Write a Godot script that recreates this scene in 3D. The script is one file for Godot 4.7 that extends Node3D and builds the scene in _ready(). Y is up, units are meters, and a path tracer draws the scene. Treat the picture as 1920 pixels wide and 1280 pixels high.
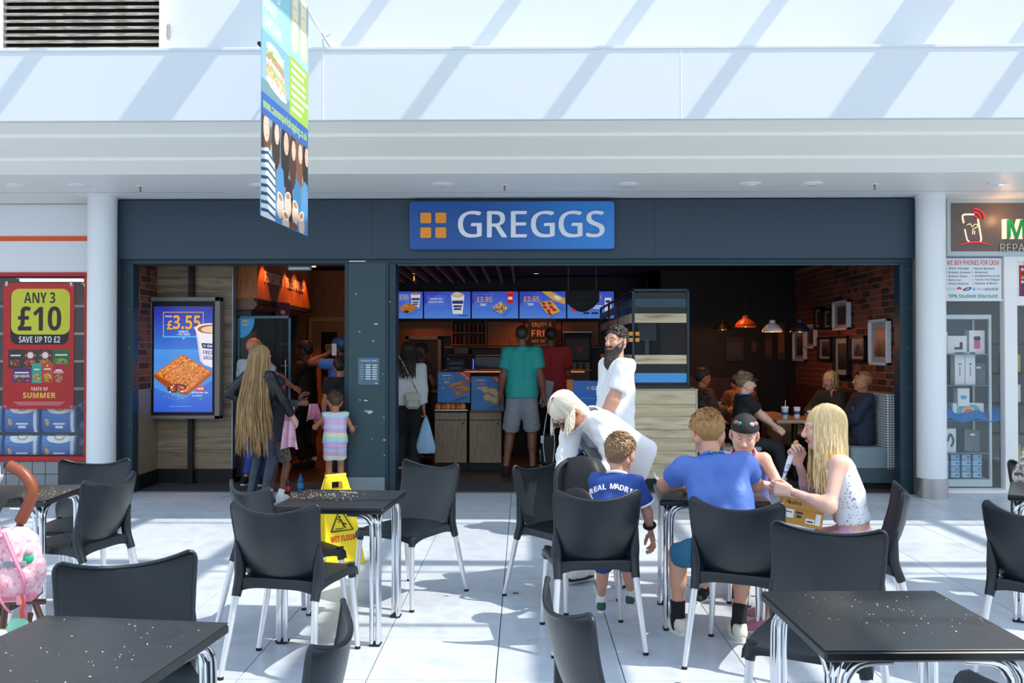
extends Node3D
# A shopping-court café front: camera, light, court structure, shop interior, tables and chairs, people.

var taken := {}
var mats := {}
var shared := {}
var rng := RandomNumberGenerator.new()
var nz := FastNoiseLite.new()

func _ready():
	rng.seed = 7
	nz.seed = 3
	nz.frequency = 1.0
	# --- camera -------------------------------------------------------------
	var cam := Camera3D.new()
	cam.name = "camera"
	cam.position = Vector3(0, 1.518, 0)
	cam.rotation = Vector3(0.011818, 0.013151, 0)
	cam.fov = 42.4004
	cam.near = 0.05
	cam.far = 200.0
	add_child(cam)
	cam.current = true
	# --- sky, exposure ------------------------------------------------------
	var sky_mat := ProceduralSkyMaterial.new()
	sky_mat.sky_top_color = Color(0.83, 0.91, 1.0)
	sky_mat.sky_horizon_color = Color(0.90, 0.955, 1.0)
	sky_mat.ground_horizon_color = Color(0.6, 0.63, 0.66)
	sky_mat.ground_bottom_color = Color(0.5, 0.52, 0.54)
	sky_mat.sun_angle_max = 0.0
	var sky := Sky.new()
	sky.sky_material = sky_mat
	var env := Environment.new()
	env.background_mode = Environment.BG_SKY
	env.sky = sky
	env.background_energy_multiplier = 1.22
	env.tonemap_mode = Environment.TONE_MAPPER_LINEAR
	env.tonemap_exposure = 1.25
	env.sdfgi_enabled = true
	env.ssao_enabled = true
	env.ssil_enabled = true
	var we := WorldEnvironment.new()
	we.name = "world_environment"
	we.environment = env
	add_child(we)
	# --- sun: high on the right, a little in front of the shop ---------------
	var sun := DirectionalLight3D.new()
	sun.name = "sun"
	sun.light_color = Color(1.0, 0.965, 0.91)
	sun.light_energy = 1.32
	sun.light_angular_distance = 0.53
	sun.shadow_enabled = true
	add_child(sun)
	sun.look_at_from_position(Vector3(1.0, 1.389, 0.278) * 20.0, Vector3.ZERO)
	# --- the scene ----------------------------------------------------------
	materials()
	court()
	side_shops()
	cafe_shell()
	cafe_fittings()
	seating()
	hanging_banner()
	furniture()
	small_things()
	people()

# ============================ naming ========================================
func numbered(called: String) -> String:
	var n: int = taken.get(called, 0)
	taken[called] = n + 1
	return called if n == 0 else "%s_%03d" % [called, n]

func thing(called: String, label: String, category: String, at := Vector3.ZERO, turn := 0.0, group := "") -> Node3D:
	var o := Node3D.new()
	o.name = numbered(called)
	add_child(o, true)
	o.position = at
	o.rotation_degrees.y = turn
	tag(o, label, category, group)
	return o

func tag(o: Node, label: String, category: String, group := "") -> Node:
	o.set_meta("label", label)
	o.set_meta("category", category)
	if group != "":
		o.set_meta("group", group)
	return o

func put(called: String, s, m: Material, parent: Node = self, at := Vector3.ZERO, rot := Vector3.ZERO) -> MeshInstance3D:
	var o := MeshInstance3D.new()
	o.name = numbered(called) if parent == self else called
	o.mesh = s.mesh() if s is Shape else s
	o.material_override = m
	parent.add_child(o, true)
	o.position = at
	o.rotation_degrees = rot
	return o

func single(called: String, label: String, category: String, s, m: Material, at := Vector3.ZERO, turn := 0.0, group := "") -> MeshInstance3D:
	var o := put(called, s, m, self, at, Vector3(0, turn, 0))
	tag(o, label, category, group)
	return o

func struct(called: String, s, m: Material, at := Vector3.ZERO) -> MeshInstance3D:
	var o := put(called, s, m, self, at)
	o.set_meta("kind", "structure")
	return o

func again(root: Node3D, label: String, at: Vector3, turn: float, group := "") -> Node3D:
	var r: Node3D = root.duplicate()
	r.name = numbered(str(root.name).rstrip("0123456789_"))
	add_child(r, true)
	r.position = at
	r.rotation_degrees.y = turn
	r.set_meta("label", label)
	if group != "":
		r.set_meta("group", group)
	return r

func nth(k: int) -> String:
	return ["first", "second", "third", "fourth", "fifth", "sixth", "seventh", "eighth", "ninth", "tenth"][k]

# ============================ shapes ========================================
class Shape:
	var v := PackedVector3Array()
	var n := PackedVector3Array()
	var uv := PackedVector2Array()
	var col := PackedColorArray()
	var made: ArrayMesh

	func tri(a: Vector3, b: Vector3, c: Vector3, na: Vector3, nb: Vector3, nc: Vector3, ua := Vector2.ZERO, ub := Vector2.ZERO, uc := Vector2.ZERO) -> void:
		if (b - a).cross(c - a).dot(na + nb + nc) > 0.0:
			v.append_array(PackedVector3Array([a, c, b])); n.append_array(PackedVector3Array([na, nc, nb])); uv.append_array(PackedVector2Array([ua, uc, ub]))
		else:
			v.append_array(PackedVector3Array([a, b, c])); n.append_array(PackedVector3Array([na, nb, nc])); uv.append_array(PackedVector2Array([ua, ub, uc]))

	# flat polygon (convex), facing along «out»
	func face(p: Array, out: Vector3, u: Array = []) -> Shape:
		var nn: Vector3 = (p[1] - p[0]).cross(p[2] - p[0]).normalized()
		if nn.dot(out) < 0.0:
			nn = -nn
		for i in range(1, p.size() - 1):
			if u.is_empty():
				tri(p[0], p[i], p[i + 1], nn, nn, nn)
			else:
				tri(p[0], p[i], p[i + 1], nn, nn, nn, u[0], u[i], u[i + 1])
		return self

	# upright quad facing +z with the whole texture on it, centred at c
	func sheet(c: Vector3, w: float, h: float) -> Shape:
		return face([c + Vector3(-w / 2, h / 2, 0), c + Vector3(w / 2, h / 2, 0), c + Vector3(w / 2, -h / 2, 0), c + Vector3(-w / 2, -h / 2, 0)], Vector3.BACK, [Vector2(0, 0), Vector2(1, 0), Vector2(1, 1), Vector2(0, 1)])

	func box(c: Vector3, s: Vector3, bev := 0.0) -> Shape:
		var h := s * 0.5
		var b := minf(bev, minf(h.x, minf(h.y, h.z)) * 0.9)
		var sg := [-1.0, 1.0]
		for ax in 3:
			var a1 := (ax + 1) % 3
			var a2 := (ax + 2) % 3
			for s0 in sg:
				var q := []
				for e in [[-1, -1], [1, -1], [1, 1], [-1, 1]]:
					var p := Vector3.ZERO
					p[ax] = s0 * h[ax]; p[a1] = e[0] * (h[a1] - b); p[a2] = e[1] * (h[a2] - b)
					q.append(c + p)
				var o := Vector3.ZERO
				o[ax] = s0
				face(q, o)
			if b > 0.0:
				for s1 in sg:
					for s2 in sg:
						var q := []
						for e in [[-1, 0], [1, 0], [1, 1], [-1, 1]]:
							var p := Vector3.ZERO
							p[ax] = e[0] * (h[ax] - b)
							p[a1] = s1 * (h[a1] - (b if e[1] == 1 else 0.0)); p[a2] = s2 * (h[a2] - (0.0 if e[1] == 1 else b))
							q.append(c + p)
						var o := Vector3.ZERO
						o[a1] = s1; o[a2] = s2
						face(q, o)
		if b > 0.0:
			for x in sg:
				for y in sg:
					for z in sg:
						var k := Vector3(x, y, z)
						face([c + k * (h - Vector3(0, b, b)), c + k * (h - Vector3(b, 0, b)), c + k * (h - Vector3(b, b, 0))], k)
		return self

	# axis-aligned box from corner a to corner b
	func span(a: Vector3, b: Vector3, bev := 0.0) -> Shape:
		return box((a + b) * 0.5, (b - a).abs(), bev)

	func tube(path: Array, rad, sides := 10, caps := true, flat := 1.0) -> Shape:
		var rings := []
		var side := Vector3.ZERO
		for i in path.size():
			var t: Vector3 = (path[mini(i + 1, path.size() - 1)] - path[maxi(i - 1, 0)]).normalized()
			if side == Vector3.ZERO:
				side = t.cross(Vector3.UP if absf(t.y) < 0.9 else Vector3.RIGHT).normalized()
			else:
				side = (side - t * side.dot(t)).normalized()
			var up := side.cross(t)
			var r: float = rad[i] if rad is Array else rad
			var ring := []
			for k in sides:
				var a := TAU * k / sides
				var d := side * cos(a) + up * sin(a) * flat
				ring.append([path[i] + d * r, d.normalized()])
			rings.append(ring)
			if caps and (i == 0 or i == path.size() - 1):
				var nn := -t if i == 0 else t
				for k in range(1, sides - 1):
					tri(ring[0][0], ring[k][0], ring[k + 1][0], nn, nn, nn)
		for i in rings.size() - 1:
			for k in sides:
				var a = rings[i][k]; var b = rings[i][(k + 1) % sides]; var c = rings[i + 1][(k + 1) % sides]; var d = rings[i + 1][k]
				var l := float(i) / (rings.size() - 1)
				var l2 := float(i + 1) / (rings.size() - 1)
				var u := float(k) / sides
				var u2 := float(k + 1) / sides
				tri(a[0], b[0], c[0], a[1], b[1], c[1], Vector2(u, l), Vector2(u2, l), Vector2(u2, l2))
				tri(a[0], c[0], d[0], a[1], c[1], d[1], Vector2(u, l), Vector2(u2, l2), Vector2(u, l2))
		return self

	# profile of Vector2(radius, height) turned round the y axis at «at»
	func lathe(prof: Array, segs := 24, at := Vector3.ZERO, sx := 1.0, sz := 1.0) -> Shape:
		for i in prof.size() - 1:
			var p: Vector2 = prof[i]
			var q: Vector2 = prof[i + 1]
			var d := (q - p)
			if d.length() < 1e-6:
				continue
			var nr := Vector2(d.y, -d.x).normalized()
			for k in segs:
				var a := TAU * k / segs
				var b := TAU * (k + 1) / segs
				var ca := Vector3(cos(a) * sx, 0, sin(a) * sz)
				var cb := Vector3(cos(b) * sx, 0, sin(b) * sz)
				var na := (ca * nr.x + Vector3.UP * nr.y).normalized()
				var nb := (cb * nr.x + Vector3.UP * nr.y).normalized()
				var A := at + ca * p.x + Vector3.UP * p.y
				var B := at + cb * p.x + Vector3.UP * p.y
				var C := at + cb * q.x + Vector3.UP * q.y
				var D := at + ca * q.x + Vector3.UP * q.y
				var ua := float(k) / segs
				var ub := float(k + 1) / segs
				var va := 1.0 - float(i) / (prof.size() - 1)
				var vb := 1.0 - float(i + 1) / (prof.size() - 1)
				if p.x > 1e-6:
					tri(A, B, C, na, nb, nb, Vector2(ua, va), Vector2(ub, va), Vector2(ub, vb))
				if q.x > 1e-6:
					tri(A, C, D, na, nb, na, Vector2(ua, va), Vector2(ub, vb), Vector2(ua, vb))
		return self

	# flat outline in x/y pushed from z0 to z1
	func extrude(poly: PackedVector2Array, z0: float, z1: float) -> Shape:
		var ix := Geometry2D.triangulate_polygon(poly)
		var lo := poly[0]
		var hi := poly[0]
		for p in poly:
			lo = lo.min(p); hi = hi.max(p)
		var sz := hi - lo
		for k in range(0, ix.size(), 3):
			var a := poly[ix[k]]; var b := poly[ix[k + 1]]; var c := poly[ix[k + 2]]
			var ua := Vector2((a.x - lo.x) / sz.x, (hi.y - a.y) / sz.y); var ub := Vector2((b.x - lo.x) / sz.x, (hi.y - b.y) / sz.y); var uc := Vector2((c.x - lo.x) / sz.x, (hi.y - c.y) / sz.y)
			tri(Vector3(a.x, a.y, z1), Vector3(b.x, b.y, z1), Vector3(c.x, c.y, z1), Vector3.BACK, Vector3.BACK, Vector3.BACK, ua, ub, uc)
			tri(Vector3(a.x, a.y, z0), Vector3(b.x, b.y, z0), Vector3(c.x, c.y, z0), Vector3.FORWARD, Vector3.FORWARD, Vector3.FORWARD, ua, ub, uc)
		var ccw := not Geometry2D.is_polygon_clockwise(poly)
		for i in poly.size():
			var a := poly[i]
			var b := poly[(i + 1) % poly.size()]
			var o := Vector3(b.y - a.y, a.x - b.x, 0)
			face([Vector3(a.x, a.y, z0), Vector3(b.x, b.y, z0), Vector3(b.x, b.y, z1), Vector3(a.x, a.y, z1)], o if ccw else -o)
		return self

	# grid of points p[j][i] as a smooth sheet
	func grid(p: Array, flip := false, closed := false) -> Shape:
		var h := p.size()
		var w: int = p[0].size()
		var nn := []
		for j in h:
			var row := []
			for i in w:
				var i0 := i - 1 if i > 0 else (w - 1 if closed else 0)
				var i1 := i + 1 if i < w - 1 else (0 if closed else w - 1)
				var dx: Vector3 = p[j][i1] - p[j][i0]
				var dy: Vector3 = p[mini(j + 1, h - 1)][i] - p[maxi(j - 1, 0)][i]
				var q := dx.cross(dy).normalized()
				row.append(-q if flip else q)
			nn.append(row)
		for j in h - 1:
			for i in (w if closed else w - 1):
				var k := (i + 1) % w
				var ua := Vector2(float(i) / (w - 1), float(j) / (h - 1)); var uc := Vector2(float(i + 1) / (w - 1), float(j + 1) / (h - 1))
				tri(p[j][i], p[j][k], p[j + 1][k], nn[j][i], nn[j][k], nn[j + 1][k], ua, Vector2(uc.x, ua.y), uc)
				tri(p[j][i], p[j + 1][k], p[j + 1][i], nn[j][i], nn[j + 1][k], nn[j + 1][i], ua, uc, Vector2(ua.x, uc.y))
		return self

	# closed thick sheet from two grids of the same size
	func slab(a: Array, b: Array) -> Shape:
		var out: Vector3 = a[a.size() / 2][a[0].size() / 2] - b[a.size() / 2][a[0].size() / 2]
		var q: Vector3 = (a[0][1] - a[0][0]).cross(a[1][0] - a[0][0])
		var f := q.dot(out) < 0.0
		grid(a, f)
		grid(b, not f)
		var h := a.size()
		var w: int = a[0].size()
		var mid: Vector3 = a[h / 2][w / 2]
		for i in w - 1:
			face([a[0][i], a[0][i + 1], b[0][i + 1], b[0][i]], a[0][i] - a[1][i])
			face([a[h - 1][i], a[h - 1][i + 1], b[h - 1][i + 1], b[h - 1][i]], a[h - 1][i] - a[h - 2][i])
		for j in h - 1:
			face([a[j][0], a[j + 1][0], b[j + 1][0], b[j][0]], a[j][0] - a[j][1])
			face([a[j][w - 1], a[j + 1][w - 1], b[j + 1][w - 1], b[j][w - 1]], a[j][w - 1] - a[j][w - 2])
		return self

	func ball(c: Vector3, r: Vector3, segs := 14, rows := 9) -> Shape:
		var g := []
		for j in rows + 1:
			var ph := PI * j / rows
			for_row(g, c, r, ph, segs)
		for j in rows:
			for k in segs:
				var a = g[j][k]; var b = g[j][k + 1]; var d = g[j + 1][k]; var e = g[j + 1][k + 1]
				if j > 0:
					tri(a[0], b[0], e[0], a[1], b[1], e[1], a[2], b[2], e[2])
				if j < rows - 1:
					tri(a[0], e[0], d[0], a[1], e[1], d[1], a[2], e[2], d[2])
		return self

	func for_row(g: Array, c: Vector3, r: Vector3, ph: float, segs: int) -> void:
		var row := []
		for k in segs + 1:
			var th := TAU * k / segs
			var d := Vector3(sin(ph) * cos(th), cos(ph), sin(ph) * sin(th))
			row.append([c + d * r, (d / r).normalized(), Vector2(float(k) / segs, ph / PI)])
		g.append(row)

	func add(o: Shape, t := Transform3D()) -> Shape:
		var flip := t.basis.determinant() < 0.0
		for i in o.v.size():
			var j := i if not flip or i % 3 == 0 else (i + 1 if i % 3 == 1 else i - 1)
			v.append(t * o.v[j])
			n.append((t.basis * o.n[j]).normalized())
			uv.append(o.uv[j])
		return self

	func mesh() -> ArrayMesh:
		if made == null:
			var a := []
			a.resize(Mesh.ARRAY_MAX)
			a[Mesh.ARRAY_VERTEX] = v
			a[Mesh.ARRAY_NORMAL] = n
			a[Mesh.ARRAY_TEX_UV] = uv
			if not col.is_empty():
				a[Mesh.ARRAY_COLOR] = col
			made = ArrayMesh.new()
			made.add_surface_from_arrays(Mesh.PRIMITIVE_TRIANGLES, a)
		return made

func rr(w: float, h: float, r: float, k := 5) -> PackedVector2Array:
	var o := PackedVector2Array()
	for c in [[1, 1, 0.0], [-1, 1, 90.0], [-1, -1, 180.0], [1, -1, 270.0]]:
		for i in k + 1:
			var a := deg_to_rad(c[2] + 90.0 * i / k)
			o.append(Vector2(c[0] * (w / 2 - r) + r * cos(a), c[1] * (h / 2 - r) + r * sin(a)))
	return o

func bend(pts: Array, k := 5) -> Array:      # smooth curve through points
	var c := Curve3D.new()
	for i in pts.size():
		var t: Vector3 = (pts[mini(i + 1, pts.size() - 1)] - pts[maxi(i - 1, 0)]) / 6.0
		c.add_point(pts[i], -t, t)
	var o := []
	for i in pts.size() - 1:
		for j in k:
			o.append(c.sample(i, float(j) / k))
	o.append(pts[-1])
	return o

# ============================ lettering ======================================
func font(face: String, bold: bool) -> Font:
	var key := "f" + face + str(bold)
	if not shared.has(key):
		var f := SystemFont.new()
		f.font_names = PackedStringArray([face])
		f.font_weight = 700 if bold else 400
		shared[key] = f
	return shared[key]

func letters(s: String, cap: float, depth: float, bold := true, width := 0.0, face := "Droid Sans") -> TextMesh:
	var t := TextMesh.new()
	t.font = font(face, bold)
	t.text = s
	t.font_size = 64
	t.pixel_size = cap / 46.0
	t.depth = depth
	t.curve_step = 2.0
	return t

# lettering a little bolder than its font: laid twice, side by side
func bold_letters(s: String, cap_: float, depth: float, off: float) -> Shape:
	var t := letters(s, cap_, depth, false)
	var a: Array = t.surface_get_arrays(0)
	var o := Shape.new()
	for k in 2:
		var d := Vector3(off * (k - 0.5), off * 0.4 * (k - 0.5), 0.0006 * k)
		var ix = a[Mesh.ARRAY_INDEX]
		for i in (ix.size() if ix else a[0].size()):
			var q: int = ix[i] if ix else i
			o.v.append(a[0][q] + d); o.n.append(a[1][q]); o.uv.append(Vector2.ZERO)
	return o

# ============================ painted prints =================================
class Canvas:
	var im: Image
	var w: int
	var h: int
	var host
	func _init(ho, ww: int, hh: int, c: Color) -> void:
		host = ho; w = ww; h = hh
		im = Image.create(w, h, false, Image.FORMAT_RGB8)
		im.fill(c)
	func rect(x: float, y: float, ww: float, hh: float, c: Color) -> void:
		im.fill_rect(Rect2i(roundi(x), roundi(y), roundi(ww), roundi(hh)), c)
	func grad(x: float, y: float, ww: float, hh: float, a: Color, b: Color) -> void:
		for j in int(hh):
			im.fill_rect(Rect2i(int(x), int(y) + j, int(ww), 1), a.lerp(b, j / hh))
	func poly(p: PackedVector2Array, c: Color) -> void:
		var lo := h
		var hi := 0
		for q in p:
			lo = mini(lo, floori(q.y)); hi = maxi(hi, ceili(q.y))
		for y in range(maxi(lo, 0), mini(hi, h - 1) + 1):
			var xs := []
			var yy := y + 0.5
			for i in p.size():
				var a := p[i]
				var b := p[(i + 1) % p.size()]
				if (a.y <= yy) != (b.y <= yy):
					xs.append(a.x + (yy - a.y) / (b.y - a.y) * (b.x - a.x))
			xs.sort()
			for i in range(0, xs.size() - 1, 2):
				var x0 := roundi(xs[i])
				var n := roundi(xs[i + 1]) - x0
				if n > 0:
					im.fill_rect(Rect2i(x0, y, n, 1), c)
	func ell(cx: float, cy: float, rx: float, ry: float, c: Color, rot := 0.0) -> void:
		var p := PackedVector2Array()
		for i in 28:
			p.append(Vector2(cx, cy) + Vector2(rx * cos(TAU * i / 28), ry * sin(TAU * i / 28)).rotated(rot))
		poly(p, c)
	func round_rect(x: float, y: float, ww: float, hh: float, r: float, c: Color) -> void:
		var p: PackedVector2Array = host.rr(ww, hh, r)
		for i in p.size():
			p[i] += Vector2(x + ww / 2, y + hh / 2)
		poly(p, c)
	func frame(x: float, y: float, ww: float, hh: float, t: float, c: Color) -> void:
		rect(x, y, ww, t, c); rect(x, y + hh - t, ww, t, c); rect(x, y, t, hh, c); rect(x + ww - t, y, t, hh, c)
	# x,y = centre of the line, cap = height of capitals, ww = forced width (0: natural)
	func text(s: String, x: float, y: float, cap: float, c: Color, ww := 0.0, bold := true, rot := 0.0, face := "Droid Sans") -> void:
		var t: TextMesh = host.letters(s, cap, 0.0, bold, 0.0, face)
		t.curve_step = 4.0
		var a: Array = t.surface_get_arrays(0)
		var vv: PackedVector3Array = a[Mesh.ARRAY_VERTEX]
		var lo := Vector2(1e9, 1e9)
		var hi := -lo
		for q in vv:
			lo = lo.min(Vector2(q.x, q.y)); hi = hi.max(Vector2(q.x, q.y))
		var sx := ww / maxf(hi.x - lo.x, 1e-4) if ww > 0.0 else 1.0
		var mx := (lo.x + hi.x) / 2
		var my := cap * 0.0
		var ix = a[Mesh.ARRAY_INDEX]
		var n: int = ix.size() if ix else vv.size()
		for k in range(0, n, 3):
			var p := PackedVector2Array()
			for j in 3:
				var q := vv[ix[k + j]] if ix else vv[k + j]
				p.append(Vector2(x, y) + Vector2((q.x - mx) * sx, -(q.y - (lo.y + hi.y) / 2)).rotated(rot))
			poly(p, c)
	func specks(x: float, y: float, ww: float, hh: float, count: int, cols: Array, r0: float, r1: float, seed_: int, tilt := 9.0) -> void:
		var g := RandomNumberGenerator.new()
		g.seed = seed_
		for i in count:
			var r := g.randf_range(r0, r1)
			ell(x + g.randf() * ww, y + g.randf() * hh, r, r * g.randf_range(0.4, 1.0), cols[g.randi() % cols.size()], g.randf() * 6.3 if tilt > 6.0 else tilt)
	# textured quad of food: a slab between four corners with stripes of colour
	func crumb_quad(a: Vector2, b: Vector2, c: Vector2, d: Vector2, base: Color, cols: Array, count: int, r0: float, r1: float, seed_: int) -> void:
		poly(PackedVector2Array([a, b, c, d]), base)
		var g := RandomNumberGenerator.new()
		g.seed = seed_
		var ang := (b - a).angle()
		for i in count:
			var u := g.randf_range(0.03, 0.97)
			var t := g.randf_range(0.03, 0.97)
			var q := a.lerp(b, u).lerp(d.lerp(c, u), t)
			var r := g.randf_range(r0, r1)
			ell(q.x, q.y, r, r * 0.45, cols[g.randi() % cols.size()], ang + g.randf_range(-0.5, 0.5))
	func tex() -> ImageTexture:
		return ImageTexture.create_from_image(im)

func H(s: String) -> Color:
	return Color.html(s)

# ============================ materials ======================================
func mat(key: String, hex := "", rough := 0.6, metal := 0.0) -> StandardMaterial3D:
	if mats.has(key):
		return mats[key]
	var m := StandardMaterial3D.new()
	m.resource_name = key
	m.albedo_color = H(hex)
	m.roughness = rough
	m.metallic = metal
	mats[key] = m
	return m

func print_mat(key: String, c: Canvas, rough := 0.5, glow := 0.0) -> StandardMaterial3D:
	var m := mat(key, "ffffff", rough)
	var t := c.tex()
	m.albedo_texture = t
	if glow > 0.0:
		m.albedo_color = H("303030")
		m.emission_enabled = true
		m.emission_texture = t
		m.emission_operator = BaseMaterial3D.EMISSION_OP_MULTIPLY
		m.emission = Color.WHITE
		m.emission_energy_multiplier = glow
	return m

func noise_tex(freq: float, cols: Array, seed_ := 1, size := 256, octaves := 4, kind := FastNoiseLite.TYPE_SIMPLEX_SMOOTH) -> NoiseTexture2D:
	var f := FastNoiseLite.new()
	f.noise_type = kind
	f.seed = seed_
	f.frequency = freq
	f.fractal_octaves = octaves
	var t := NoiseTexture2D.new()
	t.width = size
	t.height = size
	t.seamless = true
	t.noise = f
	var g := Gradient.new()
	var off := PackedFloat32Array()
	var cc := PackedColorArray()
	for i in cols.size():
		off.append(float(i) / (cols.size() - 1))
		cc.append(H(cols[i]))
	g.offsets = off
	g.colors = cc
	t.color_ramp = g
	return t

func tri_mat(key: String, tex: Texture2D, scale: Vector3, rough := 0.6, world := true) -> StandardMaterial3D:
	var m := mat(key, "ffffff", rough)
	m.albedo_texture = tex
	m.uv1_triplanar = true
	m.uv1_world_triplanar = world
	m.uv1_scale = scale
	return m
# ============================ materials list ================================
func materials() -> void:
	mat("white_panel", "e9ecee", 0.75)
	mat("parapet_panel", "d8dde1", 0.75)
	mat("soffit_panel", "eef1ee", 0.45)
	mat("cornice_paint", "f3f3ea", 0.6)
	mat("roof_steel", "e8eaec", 0.5)
	mat("column_paint", "e6eaec", 0.35)
	mat("steel", "b4b4b2", 0.32, 0.85)
	mat("chrome", "dfe2e6", 0.12, 1.0)
	mat("alu", "e4e6e8", 0.38, 0.75)
	mat("fascia", "2e4250", 0.5)
	mat("teal", "193642", 0.45)
	mat("teal_plate", "30494f", 0.5)
	mat("dark", "1c1c1e", 0.6)
	mat("black", "0b0b0c", 0.6)
	mat("charcoal", "17181a", 0.5)
	mat("rubber", "141414", 0.8)
	mat("white", "f2f2f0", 0.6)
	mat("cream_letter", "e9edf2", 0.5)
	mat("orange_square", "f39a2e", 0.4)
	mat("bright_orange", "ea5a26", 0.5)
	mat("red", "c01f22", 0.45)
	mat("louvre_brown", "8d7a66", 0.35, 0.5)
	mat("warm_wood", "b06a34", 0.55)
	mat("cap_screw", "9aa4a8", 0.4, 0.7)
	var g := mat("glass", "e8f4f6", 0.03)
	g.transparency = BaseMaterial3D.TRANSPARENCY_ALPHA
	g.albedo_color.a = 0.04
	g.metallic_specular = 0.22
	var g2 := mat("fridge_glass", "8fa0a8", 0.03)
	g2.metallic_specular = 0.12
	g2.transparency = BaseMaterial3D.TRANSPARENCY_ALPHA
	g2.albedo_color.a = 0.03
	# large pale court tile, faint clouding
	for k in 3:
		tri_mat("tile%d" % k, noise_tex(0.012, [["b2bcc8", "c6ced8", "bac4cf"], ["b6c0cb", "cad2db", "bec8d2"], ["aeb9c5", "c3cbd5", "b7c1cc"]][k], 11 + k), Vector3(0.9, 0.9, 0.9), 0.32)
	mat("grout", "3a3d44", 0.9)
	tri_mat("shop_floor", noise_tex(0.02, ["2f2119", "46322a", "38281f"], 4), Vector3(0.6, 1, 3.0), 0.35)
	mat("mat_floor", "3b3c40", 0.9)
	for k in 4:
		var c: Array = [["6f5f4a", "907c62", "a8947a", "7d6c56"], ["776751", "9a866c", "8c7860", "655642"], ["84735a", "a39074", "7a6850", "948268"], ["685945", "89765c", "9c8a6e", "72624c"]][k]
		tri_mat("plank%d" % k, noise_tex(0.018, c, 21 + k, 256, 5), Vector3(0.22, 2.2, 3.0), 0.55)
	for k in 3:
		tri_mat("pale_plank%d" % k, noise_tex(0.016, [["9f8d6c", "d0be98", "dfd0ae", "b8a680"], ["8d7c5c", "cab996", "d8c8a4", "bfae88"], ["aa9874", "d6c6a0", "c3b28c", "958460"]][k], 31 + k, 256, 5), Vector3(0.25, 2.6, 3.0), 0.5)
	tri_mat("upright_wood", noise_tex(0.02, ["7d6a54", "9f8a70", "88745c", "aa957a"], 41), Vector3(4.0, 0.4, 4.0), 0.5)
	tri_mat("orange_wood", noise_tex(0.02, ["7a4420", "a9652f", "8c5126"], 43), Vector3(5.0, 0.5, 5.0), 0.5)
	tri_mat("table_wood", noise_tex(0.02, ["86694c", "a98a68", "957654"], 44), Vector3(0.6, 4.0, 5.0), 0.4)
	for k in 5:
		tri_mat("brick%d" % k, noise_tex(0.03, [["6e3624", "94523a", "52291e"], ["52281f", "7d402c", "382019"], ["33201d", "472d26", "221715"], ["9c5434", "7d3d28", "ac6643"], ["5e3326", "3a231d", "7a4632"]][k], 51 + k), Vector3(3, 3, 3), 0.85)
	mat("mortar", "85776a", 0.95)
	# moulded chair plastic and table top
	var ch := mat("chair_plastic", "161f27", 0.33)
	ch.normal_enabled = true
	ch.normal_texture = bumps(0.25, 5)
	ch.normal_scale = 0.18
	ch.uv1_triplanar = true
	ch.uv1_scale = Vector3(5, 5, 5)
	var tt := tri_mat("table_top", noise_tex(0.02, ["24282b", "30353a", "292d31"], 61), Vector3(1.6, 2, 6), 0.3, false)
	tt.metallic_specular = 0.5
	mat("table_edge", "17191c", 0.28)

func bumps(freq: float, seed_: int) -> NoiseTexture2D:
	var f := FastNoiseLite.new()
	f.seed = seed_
	f.frequency = freq
	var t := NoiseTexture2D.new()
	t.width = 256
	t.height = 256
	t.seamless = true
	t.as_normal_map = true
	t.bump_strength = 4.0
	t.noise = f
	return t

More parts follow.
